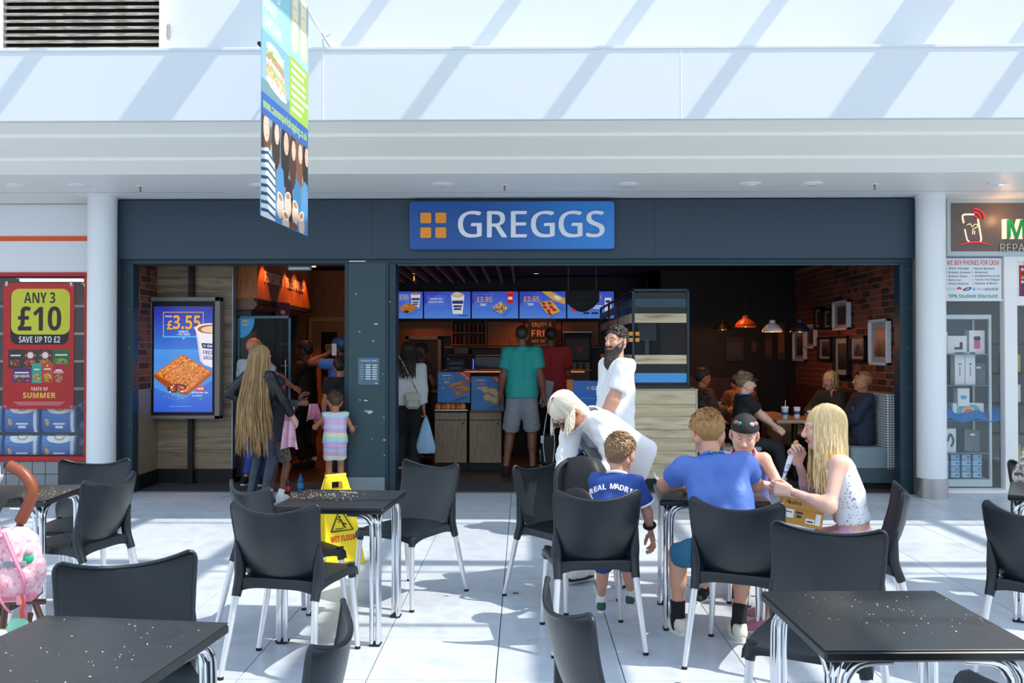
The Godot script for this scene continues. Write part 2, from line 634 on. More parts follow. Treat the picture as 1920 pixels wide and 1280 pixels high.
# ============================ the court =====================================
func court() -> void:
	# floor: a slab with the square tiles laid on it, 0.6 m apart
	var fl := struct("floor", Shape.new().span(Vector3(-9, -0.2, 9), Vector3(9.5, -0.012, -9.49)), mats.grout)
	var tile := Shape.new().box(Vector3.ZERO, Vector3(0.5935, 0.02, 0.595), 0.001)
	for i in range(-11, 10):
		for j in 14:
			var x := -0.130 + 0.5985 * i + 0.3
			var z := -9.49 + 0.3 + 0.6 * j
			if absf(x) > 1.2 + absf(z) * 0.66 and j > 1:
				continue
			put("floor_tile", tile, mats["tile%d" % ((i * 7 + j * 5 + 100 + (i * j) % 2) % 3)], fl, Vector3(x, -0.01, z))
	var rest := Shape.new()
	for i in range(-15, 16):
		for j in 31:
			var x := -0.130 + 0.5985 * i + 0.3
			var z := -9.49 + 0.3 + 0.6 * j
			if i < -11 or i > 9 or j > 13 or (absf(x) > 1.2 + absf(z) * 0.66 and j > 1):
				rest.box(Vector3(x, -0.01, z), Vector3(0.595, 0.02, 0.596))
	put("far_tiles", rest, mats.tile0, fl).set_meta("kind", "stuff")
	# canopy over the shop fronts: parapet, stepped cornice and flat soffit
	var par := struct("wall_parapet", Shape.new().span(Vector3(-9, 3.45, -7.3), Vector3(9.5, 4.05, -7.42), 0.004), mats.parapet_panel)
	for x in [-4.95, -1.673, 1.309, 4.75]:
		put("panel_joint", Shape.new().span(Vector3(x - 0.004, 3.452, -7.298), Vector3(x + 0.004, 4.048, -7.3005)), mats.soffit_panel, par)
	put("parapet_cap", Shape.new().span(Vector3(-9, 4.035, -7.292), Vector3(9.5, 4.062, -7.86), 0.004), mats.parapet_panel, par)
	var prof := PackedVector2Array()
	for q in [[7.34, 3.452], [7.53, 3.396], [7.55, 3.372], [7.88, 3.273], [7.90, 3.25], [8.105, 3.165], [8.105, 3.6], [7.34, 3.6]]:
		prof.append(Vector2(q[0], q[1]))
	var co := Shape.new().extrude(prof, -9.5, 9.0)
	var turned := Shape.new().add(co, Transform3D(Basis(Vector3.UP, PI / 2), Vector3.ZERO))
	struct("trim_cornice", turned, mats.cornice_paint)
	var so := struct("ceiling", Shape.new().span(Vector3(-9, 3.165, -8.1), Vector3(9.5, 3.4, -9.8)), mats.soffit_panel)
	so.name = "ceiling_canopy"
	for q in [[-9.0, -3.1, -9.02], [-2.3, 9.5, -9.06]]:
		put("panel_joint", Shape.new().span(Vector3(q[0], 3.163, q[2]), Vector3(q[1], 3.1655, q[2] + 0.006)), mats.cap_screw, so)
	for x in [-4.7, -2.2, 0.35, 1.75, 3.9]:
		put("panel_joint", Shape.new().span(Vector3(x, 3.1632, -8.12), Vector3(x + 0.005, 3.1655, -9.5)), mats.cornice_paint, so)
	# upper wall behind the parapet, with the louvre on the left
	struct("wall_upper", Shape.new().span(Vector3(-9, 3.4, -7.8), Vector3(9.5, 6.9, -8.1)), mats.parapet_panel)
	louvre()
	# roof of the court: rafters across, purlins along
	var roof := struct("ceiling_roof", Shape.new().span(Vector3(-9, 6.62, -7.7), Vector3(18, 6.9, -7.98)), mats.roof_steel)
	var xs := []
	for k in range(-6, 13):
		xs.append(-3.436 + 1.184 * k)
	var raf := Shape.new().box(Vector3.ZERO, Vector3(0.075, 0.125, 17.2), 0.004)
	for k in xs.size():
		put("rafter", raf, mats.roof_steel, roof, Vector3(xs[k] + 6.5 / 1.389, 6.5, 0.8))
		if posmod(k - 9, 5) == 0:
			put("main_beam", Shape.new().box(Vector3.ZERO, Vector3(0.23, 0.26, 17.2), 0.004), mats.roof_steel, roof, Vector3(xs[k] + 0.165 + 6.5 / 1.389, 6.5, 0.8))
	for q in [[-7.80, 0.03, 0.05], [-6.34, 0.13, 0.2], [-6.08, 0.025, 0.05], [-4.90, 0.04, 0.08], [-3.1, 0.13, 0.2], [-2.8, 0.025, 0.05], [-1.4, 0.04, 0.08], [0.4, 0.13, 0.2]]:
		put("purlin", Shape.new().box(Vector3.ZERO, Vector3(26.0, q[2], q[1])), mats.roof_steel, roof, Vector3(4.5, 6.6, q[0] + 0.2 * 6.6))
	struct("wall_rear", Shape.new().span(Vector3(-9, 0, 9.0), Vector3(9.5, 5.2, 9.3)), mats.white_panel)
	# soffit lamps and sprinklers
	var lamp := Node3D.new()
	var first: Node3D = null
	lamp.free()
	for q in [[-5.005, -8.613, "unlit round flat light in the soffit at the far left", "soffit_light"], [-4.394, -8.621, "tilted round soffit light just left of the white column", "soffit_light"], [-2.607, -8.644, "round soffit light half hidden behind the hanging banner", "soffit_light"], [-0.794, -8.613, "round soffit light above the orange squares of the shop sign", "soffit_light"], [1.028, -8.637, "round soffit light above the right end of the blue sign", "soffit_light"], [2.22, -8.625, "cream domed detector plate in the soffit above the grey fascia", "soffit_light"], [2.821, -8.633, "round soffit light right of the cream detector plate", "soffit_light"], [4.633, -8.63, "tilted round soffit light over the phone repair shop", "soffit_light"]]:
		var o := thing(q[3], q[2], "ceiling light", Vector3(q[0], 3.165, q[1]), 0, "round lights in the soffit")
		var cream: bool = q[2].begins_with("cream") or q[2].begins_with("unlit")
		put("rim", Shape.new().lathe([Vector2(0, -0.004), Vector2(0.06, -0.014), Vector2(0.088, -0.012), Vector2(0.105, -0.004), Vector2(0.105, 0.01)].map(func(p): return p), 28), mats.cornice_paint if cream else mats.white, o, Vector3.ZERO, Vector3(0, 0, 3 if "tilted" in q[2] else 0))
		put("diffuser", Shape.new().lathe([Vector2(0, -0.026), Vector2(0.05, -0.022), Vector2(0.066, -0.012)], 24), mats.cornice_paint if cream else mat("diffuser", "dfe8f2", 0.25), o, Vector3.ZERO, Vector3(0, 0, 3 if "tilted" in q[2] else 0))
	for q in [[-3.812, -8.685, "above the left end of the grey fascia"], [-0.188, -8.676, "above the middle of the blue shop sign"], [3.448, -8.669, "near the right white column"]]:
		var o := thing("sprinkler", "small metal sprinkler head hanging from the soffit " + q[2], "sprinkler", Vector3(q[0], 3.165, q[1]), 0, "soffit sprinklers")
		put("rose", Shape.new().lathe([Vector2(0, -0.006), Vector2(0.035, -0.004), Vector2(0.038, 0)], 16), mats.white, o)
		put("head", Shape.new().lathe([Vector2(0, -0.055), Vector2(0.014, -0.053), Vector2(0.014, -0.05), Vector2(0.004, -0.048), Vector2(0.008, -0.03), Vector2(0.008, 0)], 12), mat("brass", "8b6a4a", 0.35, 0.8), o)
	# columns
	for q in [[-4.475, -9.28, "left"], [4.27, -9.28, "right"]]:
		var c := struct("trim_column_" + q[2], Shape.new().lathe([Vector2(0.146, 0.0), Vector2(0.146, 3.17)], 48, Vector3.ZERO), mats.column_paint, Vector3(q[0], 0, q[1]))
		put("steel_base", Shape.new().lathe([Vector2(0.156, 0.0), Vector2(0.156, 0.205), Vector2(0.146, 0.207)], 48), mats.steel, c)
		put("collar", Shape.new().lathe([Vector2(0.146, 3.13), Vector2(0.1485, 3.132), Vector2(0.1485, 3.138), Vector2(0.146, 3.14)], 48), mats.cornice_paint, c)

func louvre() -> void:
	var o := thing("louvre_vent", "large dusty brown metal louvre vent with white frame above the parapet", "vent", Vector3(-3.93, 4.06, -7.8))
	put("backing", Shape.new().span(Vector3(-0.7, 0, 0.004), Vector3(0.7, 1.4, 0.008)), mats.black, o)
	for s in [-1, 1]:
		put("frame_post", Shape.new().box(Vector3(s * 0.725, 0.7, 0.04), Vector3(0.05, 1.4, 0.08), 0.004), mats.white, o)
	put("hinge_strip", Shape.new().box(Vector3(0.762, 0.32, 0.02), Vector3(0.012, 0.13, 0.03), 0.002), mats.steel, o)
	var sl := Shape.new()
	var p := PackedVector2Array([Vector2(0.0, 0.0), Vector2(0.055, -0.026), Vector2(0.058, -0.006), Vector2(0.052, 0.0), Vector2(0.01, 0.022)])
	sl.extrude(p, -0.7, 0.7)
	var s2 := Shape.new().add(sl, Transform3D(Basis(Vector3.UP, -PI / 2), Vector3.ZERO))
	tri_mat("louvre_slat", noise_tex(0.03, ["b8aea2", "8b7b6a", "cfc8be", "9c8f80"], 71), Vector3(0.5, 6, 6), 0.4)
	for k in 22:
		put("slat", s2, mats.louvre_slat, o, Vector3(0, 0.04 + 0.0613 * k, 0.012))

# ============================ neighbours ====================================
func side_shops() -> void:
	# left: discount shop with a red-framed window
	struct("wall_left_shop", Shape.new().span(Vector3(-8.5, 2.4, -9.7), Vector3(-4.72, 3.2, -9.95)), mats.white_panel)
	struct("trim_1", Shape.new().span(Vector3(-8.5, 2.75, -9.69), Vector3(-4.72, 2.803, -9.702), 0.002), mats.bright_orange)
	struct("trim_2", Shape.new().span(Vector3(-8.5, 3.155, -9.68), Vector3(-4.72, 3.168, -9.702)), mat("tan_trim", "b9aa98", 0.6))
	var riser := struct("wall_left_riser", Shape.new().span(Vector3(-8.5, -0.01, -9.72), Vector3(-4.72, 0.31, -9.95)), mat("riser_grout", "55595c", 0.9))
	var tl := Shape.new().box(Vector3.ZERO, Vector3(0.142, 0.142, 0.02), 0.004)
	for i in 12:
		for j in 2:
			put("wall_tile", tl, mat("riser_tile", "8d9396", 0.3), riser, Vector3(-4.79 - 0.147 * i, 0.088 + 0.147 * j, -9.718))
	var win := struct("window_1", Shape.new().span(Vector3(-8.5, 0.31, -9.68), Vector3(-4.836, 0.362, -9.76), 0.004), mats.red)
	put("window_frame", Shape.new().span(Vector3(-8.5, 2.356, -9.68), Vector3(-4.836, 2.4, -9.76), 0.004), mats.red, win)
	put("window_frame", Shape.new().span(Vector3(-4.868, 0.362, -9.68), Vector3(-4.836, 2.356, -9.76), 0.004), mats.red, win)
	put("window_seal", Shape.new().span(Vector3(-8.5, 0.362, -9.72), Vector3(-4.868, 0.375, -9.74)).span(Vector3(-8.5, 2.343, -9.72), Vector3(-4.868, 2.356, -9.74)), mats.charcoal, win)
	put("pane", Shape.new().span(Vector3(-8.5, 0.365, -9.728), Vector3(-4.868, 2.352, -9.734)), mats.glass, win)
	left_shop_inside()
	poster_any3()
	# right: phone repair shop
	phone_shop()

func left_shop_inside() -> void:
	var room := struct("wall_left_shop_back", Shape.new().span(Vector3(-8.5, -0.01, -12.6), Vector3(-4.75, 2.9, -12.8)), mat("shop_red_wall", "7d3a2a", 0.7))
	struct("wall_left_shop_party", Shape.new().span(Vector3(-4.80, -0.01, -9.78), Vector3(-4.5, 3.2, -15.6)), mat("party_wall", "4a4644", 0.8))
	struct("ceiling_left_shop", Shape.new().span(Vector3(-8.5, 2.5, -9.95), Vector3(-4.8, 2.6, -12.8)), mat("shop_ceiling", "6a6660", 0.8))
	struct("floor_left_shop", Shape.new().span(Vector3(-8.5, -0.2, -9.95), Vector3(-4.8, 0.0, -12.8)), mats.mat_floor)
	var lamp_m := mat("tube_glow", "ffffff", 0.5)
	lamp_m.emission_enabled = true
	lamp_m.emission = H("ffe9d8")
	lamp_m.emission_energy_multiplier = 1.6
	for q in [[-5.62, 2.37, -10.4, "nearest the red window"], [-5.6, 2.42, -11.9, "deepest inside the red shop"]]:
		var o := thing("strip_light", "long white ceiling strip light " + q[3], "ceiling light", Vector3(q[0], q[1], q[2]), 0, "discount shop strip lights")
		put("tube", Shape.new().box(Vector3.ZERO, Vector3(0.75, 0.03, 0.06), 0.008), lamp_m, o)
		put("housing", Shape.new().box(Vector3(0, 0.03, 0), Vector3(0.8, 0.03, 0.09), 0.005), mats.white, o)
		put("hanger", Shape.new().tube([Vector3(0, 0.04, 0), Vector3(0, 2.5 - q[1], 0)], 0.004, 6), mats.steel, o)
		var l := AreaLight3D.new()
		l.area_size = Vector2(0.7, 0.08)
		l.light_energy = 0.7
		l.light_color = Color(1.0, 0.9, 0.8)
		l.shadow_enabled = true
		o.add_child(l)
		l.position = Vector3(0, -0.025, 0)
		l.rotation_degrees.x = -90
	# blue toilet roll packs piled against the window
	var c := Canvas.new(self, 256, 192, H("2f6fb8"))
	c.grad(0, 0, 256, 192, H("3f86d0"), H("1d4f9c"))
	for k in 7:
		c.poly(PackedVector2Array([Vector2(0, 20 + 26 * k), Vector2(120, 34 + 26 * k), Vector2(256, 18 + 26 * k), Vector2(256, 22 + 26 * k), Vector2(120, 39 + 26 * k), Vector2(0, 25 + 26 * k)]), H("275fa8"))
	c.ell(140, 14, 95, 40, H("e3ebf2"))
	c.ell(140, 6, 40, 26, H("c39a4a"))
	c.ell(140, 4, 30, 18, H("e8eef3"))
	c.ell(52, 120, 15, 22, H("d89a3a"))
	c.ell(44, 100, 10, 10, H("e0a848"))
	c.rect(98, 122, 86, 12, H("e4ebf2"))
	c.rect(112, 142, 56, 20, H("dbe5ef"))
	c.rect(222, 0, 20, 192, H("dfe8f0"))
	var pm := print_mat("roll_pack", c, 0.25)
	var places := []
	for i in 3:
		for j in 2:
			places.append([-5.23 - 0.42 * i, 0.43 + 0.33 * j, i, j])
	var where := ["nearest the window frame", "second from the window frame", "third from the window frame"]
	var row := ["bottom pack ", "upper pack "]
	var proto: Node3D = null
	for q in places:
		var lab: String = "plastic wrapped blue toilet roll bale, " + row[q[3]] + where[q[2]]
		if proto == null:
			proto = thing("toilet_roll_pack", lab, "toilet paper", Vector3(q[0], q[1], -9.95), 0, "toilet roll bales in the shop window")
			var s := Shape.new()
			var g := []
			for j in 9:
				var rowp := []
				for i in 13:
					var u := i / 12.0 - 0.5
					var w := j / 8.0 - 0.5
					rowp.append(Vector3(u * 0.39, -w * 0.29, 0.14 - 0.03 * pow(absf(u) * 2.0, 4) - 0.025 * pow(absf(w) * 2, 4) + 0.005 * sin(u * 26.0)))
				g.append(rowp)
			var gb := []
			for rowp in g:
				gb.append(rowp.map(func(p): return Vector3(p.x, p.y, -0.14)))
			s.slab(g, gb)
			put("pack", s, pm, proto)
			put("handle", Shape.new().box(Vector3(0, 0.143, 0.02), Vector3(0.14, 0.012, 0.05), 0.004), mats.white, proto)
		else:
			again(proto, lab, Vector3(q[0], q[1], -9.95), 0.0)
	# two more bales side by side, seen end-on at the right
	for j in 3:
		var s2 := thing("roll_sack", "clear wrapped dark blue roll sack at the right window edge, " + ["lowest", "middle", "topmost"][j] + " of three", "sack", Vector3(-4.97, 0.40 + 0.2 * j, -10.05), 0, "sacks at the window edge")
		put("sack", Shape.new().ball(Vector3(0, 0.09, 0), Vector3(0.1, 0.105, 0.2), 16, 8), mat("sack_blue", "274a78", 0.25), s2)
		put("knot", Shape.new().ball(Vector3(0.02, 0.18, 0.1), Vector3(0.03, 0.03, 0.04), 8, 5), mat("sack_clear", "8fa9c4", 0.2), s2)
	# shelving behind
	var sh := thing("shop_shelving", "tall dark shelving full of red and orange stock behind the poster", "shelf", Vector3(-5.9, 0, -11.6))
	put("back_panel", Shape.new().span(Vector3(-1.6, 0, -0.25), Vector3(1.1, 2.2, -0.22)), mat("shelf_back", "3a2a24", 0.7), sh)
	for k in 6:
		put("shelf", Shape.new().span(Vector3(-1.6, 0.3 + 0.36 * k, -0.22), Vector3(1.1, 0.33 + 0.36 * k, 0.22), 0.003), mat("shelf_edge", "a9a49e", 0.5), sh)
	var cols := ["b5301f", "d8692a", "8a2218", "c9a03a", "3d5a3a", "a33c28", "5a3a6a"]
	var k := 0
	for lv in 5:
		for i in 4:
			var wd := 0.1 + 0.04 * ((i * 3 + lv) % 3)
			var hh := 0.16 + 0.03 * ((i + lv * 2) % 4)
			var bx := put("stock_box", Shape.new().box(Vector3(0, hh / 2, 0), Vector3(wd, hh, 0.2), 0.004), mat("stock" + cols[(i * 2 + lv * 3) % 7], cols[(i * 2 + lv * 3) % 7], 0.4), self, Vector3(-5.9 + 0.95 - 0.2 * i, 0.33 + 0.36 * lv, -11.55))
			tag(bx, "%s carton on the %s dim shelf right of the red poster" % [["first", "second", "third", "fourth"][i], ["lowest", "second", "middle", "fourth", "topmost"][lv]], "carton", "cartons on the discount shop shelves")
	var sg := thing("promo_card", "red hanging card with orange lettering ONE and TED, right of the poster", "sign", Vector3(-5.1, 2.12, -10.6))
	put("card", Shape.new().box(Vector3.ZERO, Vector3(0.3, 0.36, 0.012), 0.003), mats.red, sg)
	put("cord", Shape.new().tube([Vector3(0, 0.17, 0), Vector3(0, 0.385, 0)], 0.003, 6), mats.black, sg)
	put("lettering", letters("ONE", 0.07, 0.004), mat("promo_orange", "e88a3a", 0.5), sg, Vector3(0.02, 0.07, 0.008))
	put("lettering", letters("TED", 0.08, 0.004), mats.promo_orange, sg, Vector3(0.0, -0.06, 0.008))

func poster_any3() -> void:
	var c := Canvas.new(self, 400, 704, H("c4201f"))
	c.grad(0, 0, 400, 704, H("c8221f"), H("b51c1c"))
	c.round_rect(40, 40, 330, 304, 44, H("1a1613"))
	c.round_rect(44, 32, 332, 256, 44, H("d3cf34"))
	c.text("ANY 3", 205, 82, 58, H("22201a"), 176)
	c.text("£10", 205, 198, 132, H("22201a"), 244)
	c.text("SAVE UP TO £2", 205, 316, 34, H("f2f0ea"), 232)
	var k := 0
	for q in [[30, 372, 82, 104, "31302f", "6e3320"], [112, 374, 84, 96, "4a2f28", "8c2f2c"], [196, 372, 84, 100, "3c3a34", "b06a28"], [282, 372, 92, 92, "2b6a34", "7a9a3a"], [54, 474, 104, 82, "51306e", "6a2418"], [164, 448, 54, 112, "3aa090", "cfae50"], [220, 446, 62, 112, "c8471f", "d8a040"], [284, 452, 60, 112, "b01a38", "c88a40"]]:
		c.rect(q[0], q[1], q[2], q[3], H(q[4]))
		c.ell(q[0] + q[2] * 0.5, q[1] + q[3] * 0.72, q[2] * 0.38, q[3] * 0.2, H(q[5]))
		c.specks(q[0] + 10, q[1] + q[3] * 0.58, q[2] - 20, q[3] * 0.3, 26, [H("d8b070"), H("7a3a1c"), H("3f2a18"), H("c86a38")], 2, 5, 90 + k)
		c.rect(q[0] + 12, q[1] + q[3] * 0.28, q[2] - 24, 8, H("efe8da"))
		k += 1
	for q in [[154, 404], [238, 404]]:
		c.ell(q[0], q[1], 26, 26, H("8f2a2a"))
		c.ell(q[0], q[1], 18, 18, H("e9dfd4"))
	c.text("4", 250, 462, 12, H("f4ecd8"), 12)
	c.text("PORK SAUSAGES", 106, 520, 16, H("efe6f2"), 88)
	c.text("BURGERS", 314, 498, 14, H("fbe8ea"), 54)
	c.text("TASTE OF", 206, 592, 18, H("f2ece4"), 96)
	c.text("SUMMER", 206, 628, 30, H("e6d23a"), 184)
	for j in 3:
		c.rect(60 + 12 * j, 664 + 8 * j, 290 - 24 * j, 3, H("e5aaa4"))
	for q in [[14, 12], [386, 14], [14, 690], [386, 692]]:
		c.ell(q[0], q[1], 8, 8, H("7a8a9c"))
	var o := thing("offer_poster", "tall red poster with yellow ANY 3 £10 panel hanging in the window", "poster", Vector3(-5.395, 1.584, -9.722), 0.6)
	put("sheet", Shape.new().sheet(Vector3(0, 0, 0.003), 0.79, 1.4).box(Vector3.ZERO, Vector3(0.79, 1.4, 0.003)), print_mat("any3", c, 0.4), o)
	for s in [-1, 1]:
		put("clip", Shape.new().box(Vector3(s * 0.36, 0.695, 0.004), Vector3(0.03, 0.05, 0.006), 0.002), mats.steel, o)

func phone_shop() -> void:
	struct("wall_right_shop", Shape.new().span(Vector3(4.5, -0.01, -9.75), Vector3(4.57, 3.2, -13.0)), mats.white_panel)
	var sill := struct("trim_3", Shape.new().span(Vector3(4.45, -0.01, -9.5), Vector3(8.5, 0.035, -9.7), 0.004), mats.white)
	# sign box
	var o := thing("repair_sign", "grey lightbox sign with outlined phone, green M and REPAIR lettering", "sign", Vector3(5.9, 2.862, -9.6))
	put("frame", Shape.new().box(Vector3(0, 0, 0), Vector3(2.68, 0.62, 0.12), 0.01), mat("sign_frame", "b9c6cc", 0.4), o)
	var c := Canvas.new(self, 16, 128, H("4a4440"))
	c.grad(0, 0, 16, 44, H("5a4a3e"), H("a0785a"))
	c.grad(0, 44, 16, 84, H("9a7256"), H("47474a"))
	put("face", Shape.new().box(Vector3(0, 0, 0.062), Vector3(2.58, 0.52, 0.004)), mat("sign_face", "6b5f58", 0.35), o)
	var hl := OmniLight3D.new()
	hl.name = "halo_light"
	hl.light_color = Color(1.0, 0.72, 0.45)
	hl.light_energy = 0.035
	hl.light_size = 0.05
	hl.shadow_enabled = true
	o.add_child(hl)
	hl.position = Vector3(-0.78, 0.09, 0.22)
	var lit := mat("sign_tube", "ffe6cc", 0.4)
	lit.emission_enabled = true
	lit.emission = H("ffd9b0")
	lit.emission_energy_multiplier = 0.75
	var z := 0.075
	var pp := func(x, y): return Vector3(4.594 + (x - 1775.0) * 0.00582 - 5.9, 3.067 - (y - 392.0) * 0.00582 - 2.862, z)
	# phone outline of bright tube in the four pieces it is bent from
	put("phone_outline", Shape.new().tube(bend([pp.call(1800, 420), pp.call(1798, 408), pp.call(1802, 404), pp.call(1819, 404)], 4), 0.009, 8), lit, o)
	put("phone_outline", Shape.new().tube([pp.call(1826, 412), pp.call(1832, 448), pp.call(1831, 454)], 0.009, 8), lit, o)
	put("phone_outline", Shape.new().tube(bend([pp.call(1802, 431), pp.call(1806, 450), pp.call(1810, 454)], 4), 0.007, 8), lit, o)
	put("circuit_line", Shape.new().tube([pp.call(1806, 423), pp.call(1812, 421), pp.call(1816, 427), pp.call(1820, 422), pp.call(1825, 422), pp.call(1825, 427), pp.call(1817, 431), pp.call(1816, 440), pp.call(1820, 440), pp.call(1820, 434)], 0.004, 6), lit, o)
	var rd := mat("sign_red", "e83038", 0.4)
	rd.emission_enabled = true
	rd.emission = H("e02830")
	rd.emission_energy_multiplier = 0.5
	for k in 3:
		var pts := []
		for i in 7:
			var a := deg_to_rad(-5.0 + 100.0 * i / 6)
			pts.append(pp.call(1820 + (4 + 7 * k) * cos(a), 411 - (4 + 7 * k) * sin(a)))
		put("signal_arc", Shape.new().tube(pts, 0.009, 8), rd, o)
	var arc := []
	for i in 11:
		arc.append(pp.call(1788 + 66.0 * i / 10, 461 - 6.0 * sin(PI * i / 10)))
	put("red_swoosh", Shape.new().tube(arc, [0.002, 0.004, 0.006, 0.008, 0.009, 0.009, 0.009, 0.008, 0.006, 0.004, 0.002], 8), rd, o)
	var edge := letters("MOBILE", 0.21, 0.03)
	var gm := letters("MOBILE", 0.2, 0.012)
	var wd := gm.get_aabb().size.x
	var p0: Vector3 = pp.call(1874, 432)
	put("letter_return", edge, lit, o, Vector3(p0.x + wd / 2, p0.y, 0.075))
	put("lettering", gm, mat("sign_green", "1f9a4e", 0.4), o, Vector3(p0.x + wd / 2 + 0.012, p0.y, 0.1))
	var rp := letters("REPAIR", 0.085, 0.01, false)
	put("lettering", rp, mat("sign_silver", "b9b6b2", 0.4), o, Vector3(pp.call(1866, 466).x + rp.get_aabb().size.x / 2, pp.call(1866, 466).y, 0.075))
	# poster below
	var q := Canvas.new(self, 512, 360, H("e3ebf0"))
	q.text("WE BUY PHONES FOR CASH", 256, 38, 40, H("d8392b"), 462)
	var a := ["Water Damage", "Broken Screens", "Broken Glass", "Batteries", "Power Buttons"]
	var b := ["Home Buttons", "Antennas", "Headphones Jacks", "Tab & I Pad Repair", "Speaker & More!"]
	for i in 5:
		q.ell(22, 88 + 32 * i, 5, 5, H("8aa04a"))
		q.ell(256, 88 + 32 * i, 5, 5, H("8aa04a"))
		q.text(a[i], 40 + [90, 98, 82, 54, 88][i], 88 + 32 * i, 17, H("4a4e52"), [180, 196, 164, 108, 176][i])
		q.text(b[i], 272 + [88, 58, 112, 112, 100][i], 88 + 32 * i, 17, H("4a4e52"), [176, 116, 224, 224, 200][i])
	q.text("oppo", 56, 262, 18, H("8a9296"), 88, false)
	for k in 7:
		var an := PI + PI * (k + 0.5) / 7
		q.ell(134 + 15 * cos(an), 266 + 15 * sin(an), 9, 4, H("d02a34"), an)
	q.ell(206, 262, 40, 13, H("1c2a3c"), -0.25)
	q.ell(206, 262, 26, 5, H("d8e2ea"), -0.35)
	q.ell(268, 262, 11, 14, H("4a9ad8"))
	q.ell(276, 258, 5, 6, H("e3ebf0"))
	q.text("iPhone", 326, 262, 19, H("6a7a86"), 72, false)
	q.text("SONY", 424, 264, 24, H("2c3440"), 122, true, 0.0, "Droid Serif")
	q.text("10% Student Discount", 256, 320, 30, H("1f7a5c"), 440)
	var po := thing("cash_poster", "white WE BUY PHONES FOR CASH poster above the glass cabinet", "poster", Vector3(4.88, 2.305, -9.62))
	put("sheet", Shape.new().box(Vector3.ZERO, Vector3(0.62, 0.46, 0.01), 0.002).sheet(Vector3(0, 0, 0.0055), 0.62, 0.46), print_mat("cash", q, 0.4), po)
	# shopfront posts and panes
	var w2 := struct("window_2", Shape.new().span(Vector3(5.2, 0.03, -9.58), Vector3(5.34, 2.56, -9.68), 0.006), mats.white)
	put("window_frame", Shape.new().span(Vector3(4.5, 2.07, -9.6), Vector3(5.2, 2.09, -9.66), 0.002), mats.white, w2)
	put("window_frame", Shape.new().span(Vector3(5.34, 2.02, -9.58), Vector3(8.5, 2.12, -9.68), 0.004), mats.white, w2)
	put("window_frame", Shape.new().span(Vector3(5.34, 2.5, -9.58), Vector3(8.5, 2.56, -9.68), 0.004), mats.white, w2)
	put("pane", Shape.new().span(Vector3(4.57, 0.03, -9.63), Vector3(5.2, 2.07, -9.638)), mats.glass, w2)
	put("pane", Shape.new().span(Vector3(5.34, 0.03, -9.63), Vector3(8.5, 2.02, -9.638)), mats.glass, w2)
	struct("wall_right_shop_back", Shape.new().span(Vector3(4.5, -0.01, -12.6), Vector3(8.5, 3.2, -12.8)), mat("phone_wall", "55585a", 0.8))
	struct("ceiling_right_shop", Shape.new().span(Vector3(4.5, 2.55, -9.75), Vector3(8.5, 2.65, -12.8)), mats.white_panel)
	struct("floor_right_shop", Shape.new().span(Vector3(4.5, -0.2, -9.5), Vector3(8.5, 0.0, -12.8)), mats.mat_floor)
	# screen poster with app icons in the top light
	var ph := Canvas.new(self, 128, 256, H("1a2230"))
	ph.round_rect(6, 6, 116, 244, 14, H("c02a34"))
	ph.grad(14, 90, 100, 150, H("b02a3c"), H("3a3a7a"))
	for i in 4:
		for j in 5:
			ph.round_rect(18 + 25 * i, 24 + 34 * j, 19, 19, 5, H(["e8f0f8", "4aa0e0", "30303a", "4ac070", "e8b03a", "d8d8e0"][(i * 3 + j * 2) % 6]))
	var pp2 := thing("phone_print", "poster of a large phone screen with app icons at the right frame edge", "poster", Vector3(5.72, 2.31, -9.645))
	put("board", Shape.new().box(Vector3(0, 0, -0.006), Vector3(0.76, 0.38, 0.01)), mats.white, pp2)
	put("screen_print", Shape.new().sheet(Vector3(-0.24, -0.02, 0.0), 0.17, 0.34), print_mat("phone_print", ph, 0.4), pp2)
	put("lettering", letters("REC", 0.03, 0.002), mats.charcoal, pp2, Vector3(-0.24, 0.17, 0.001))
	phone_cabinet()

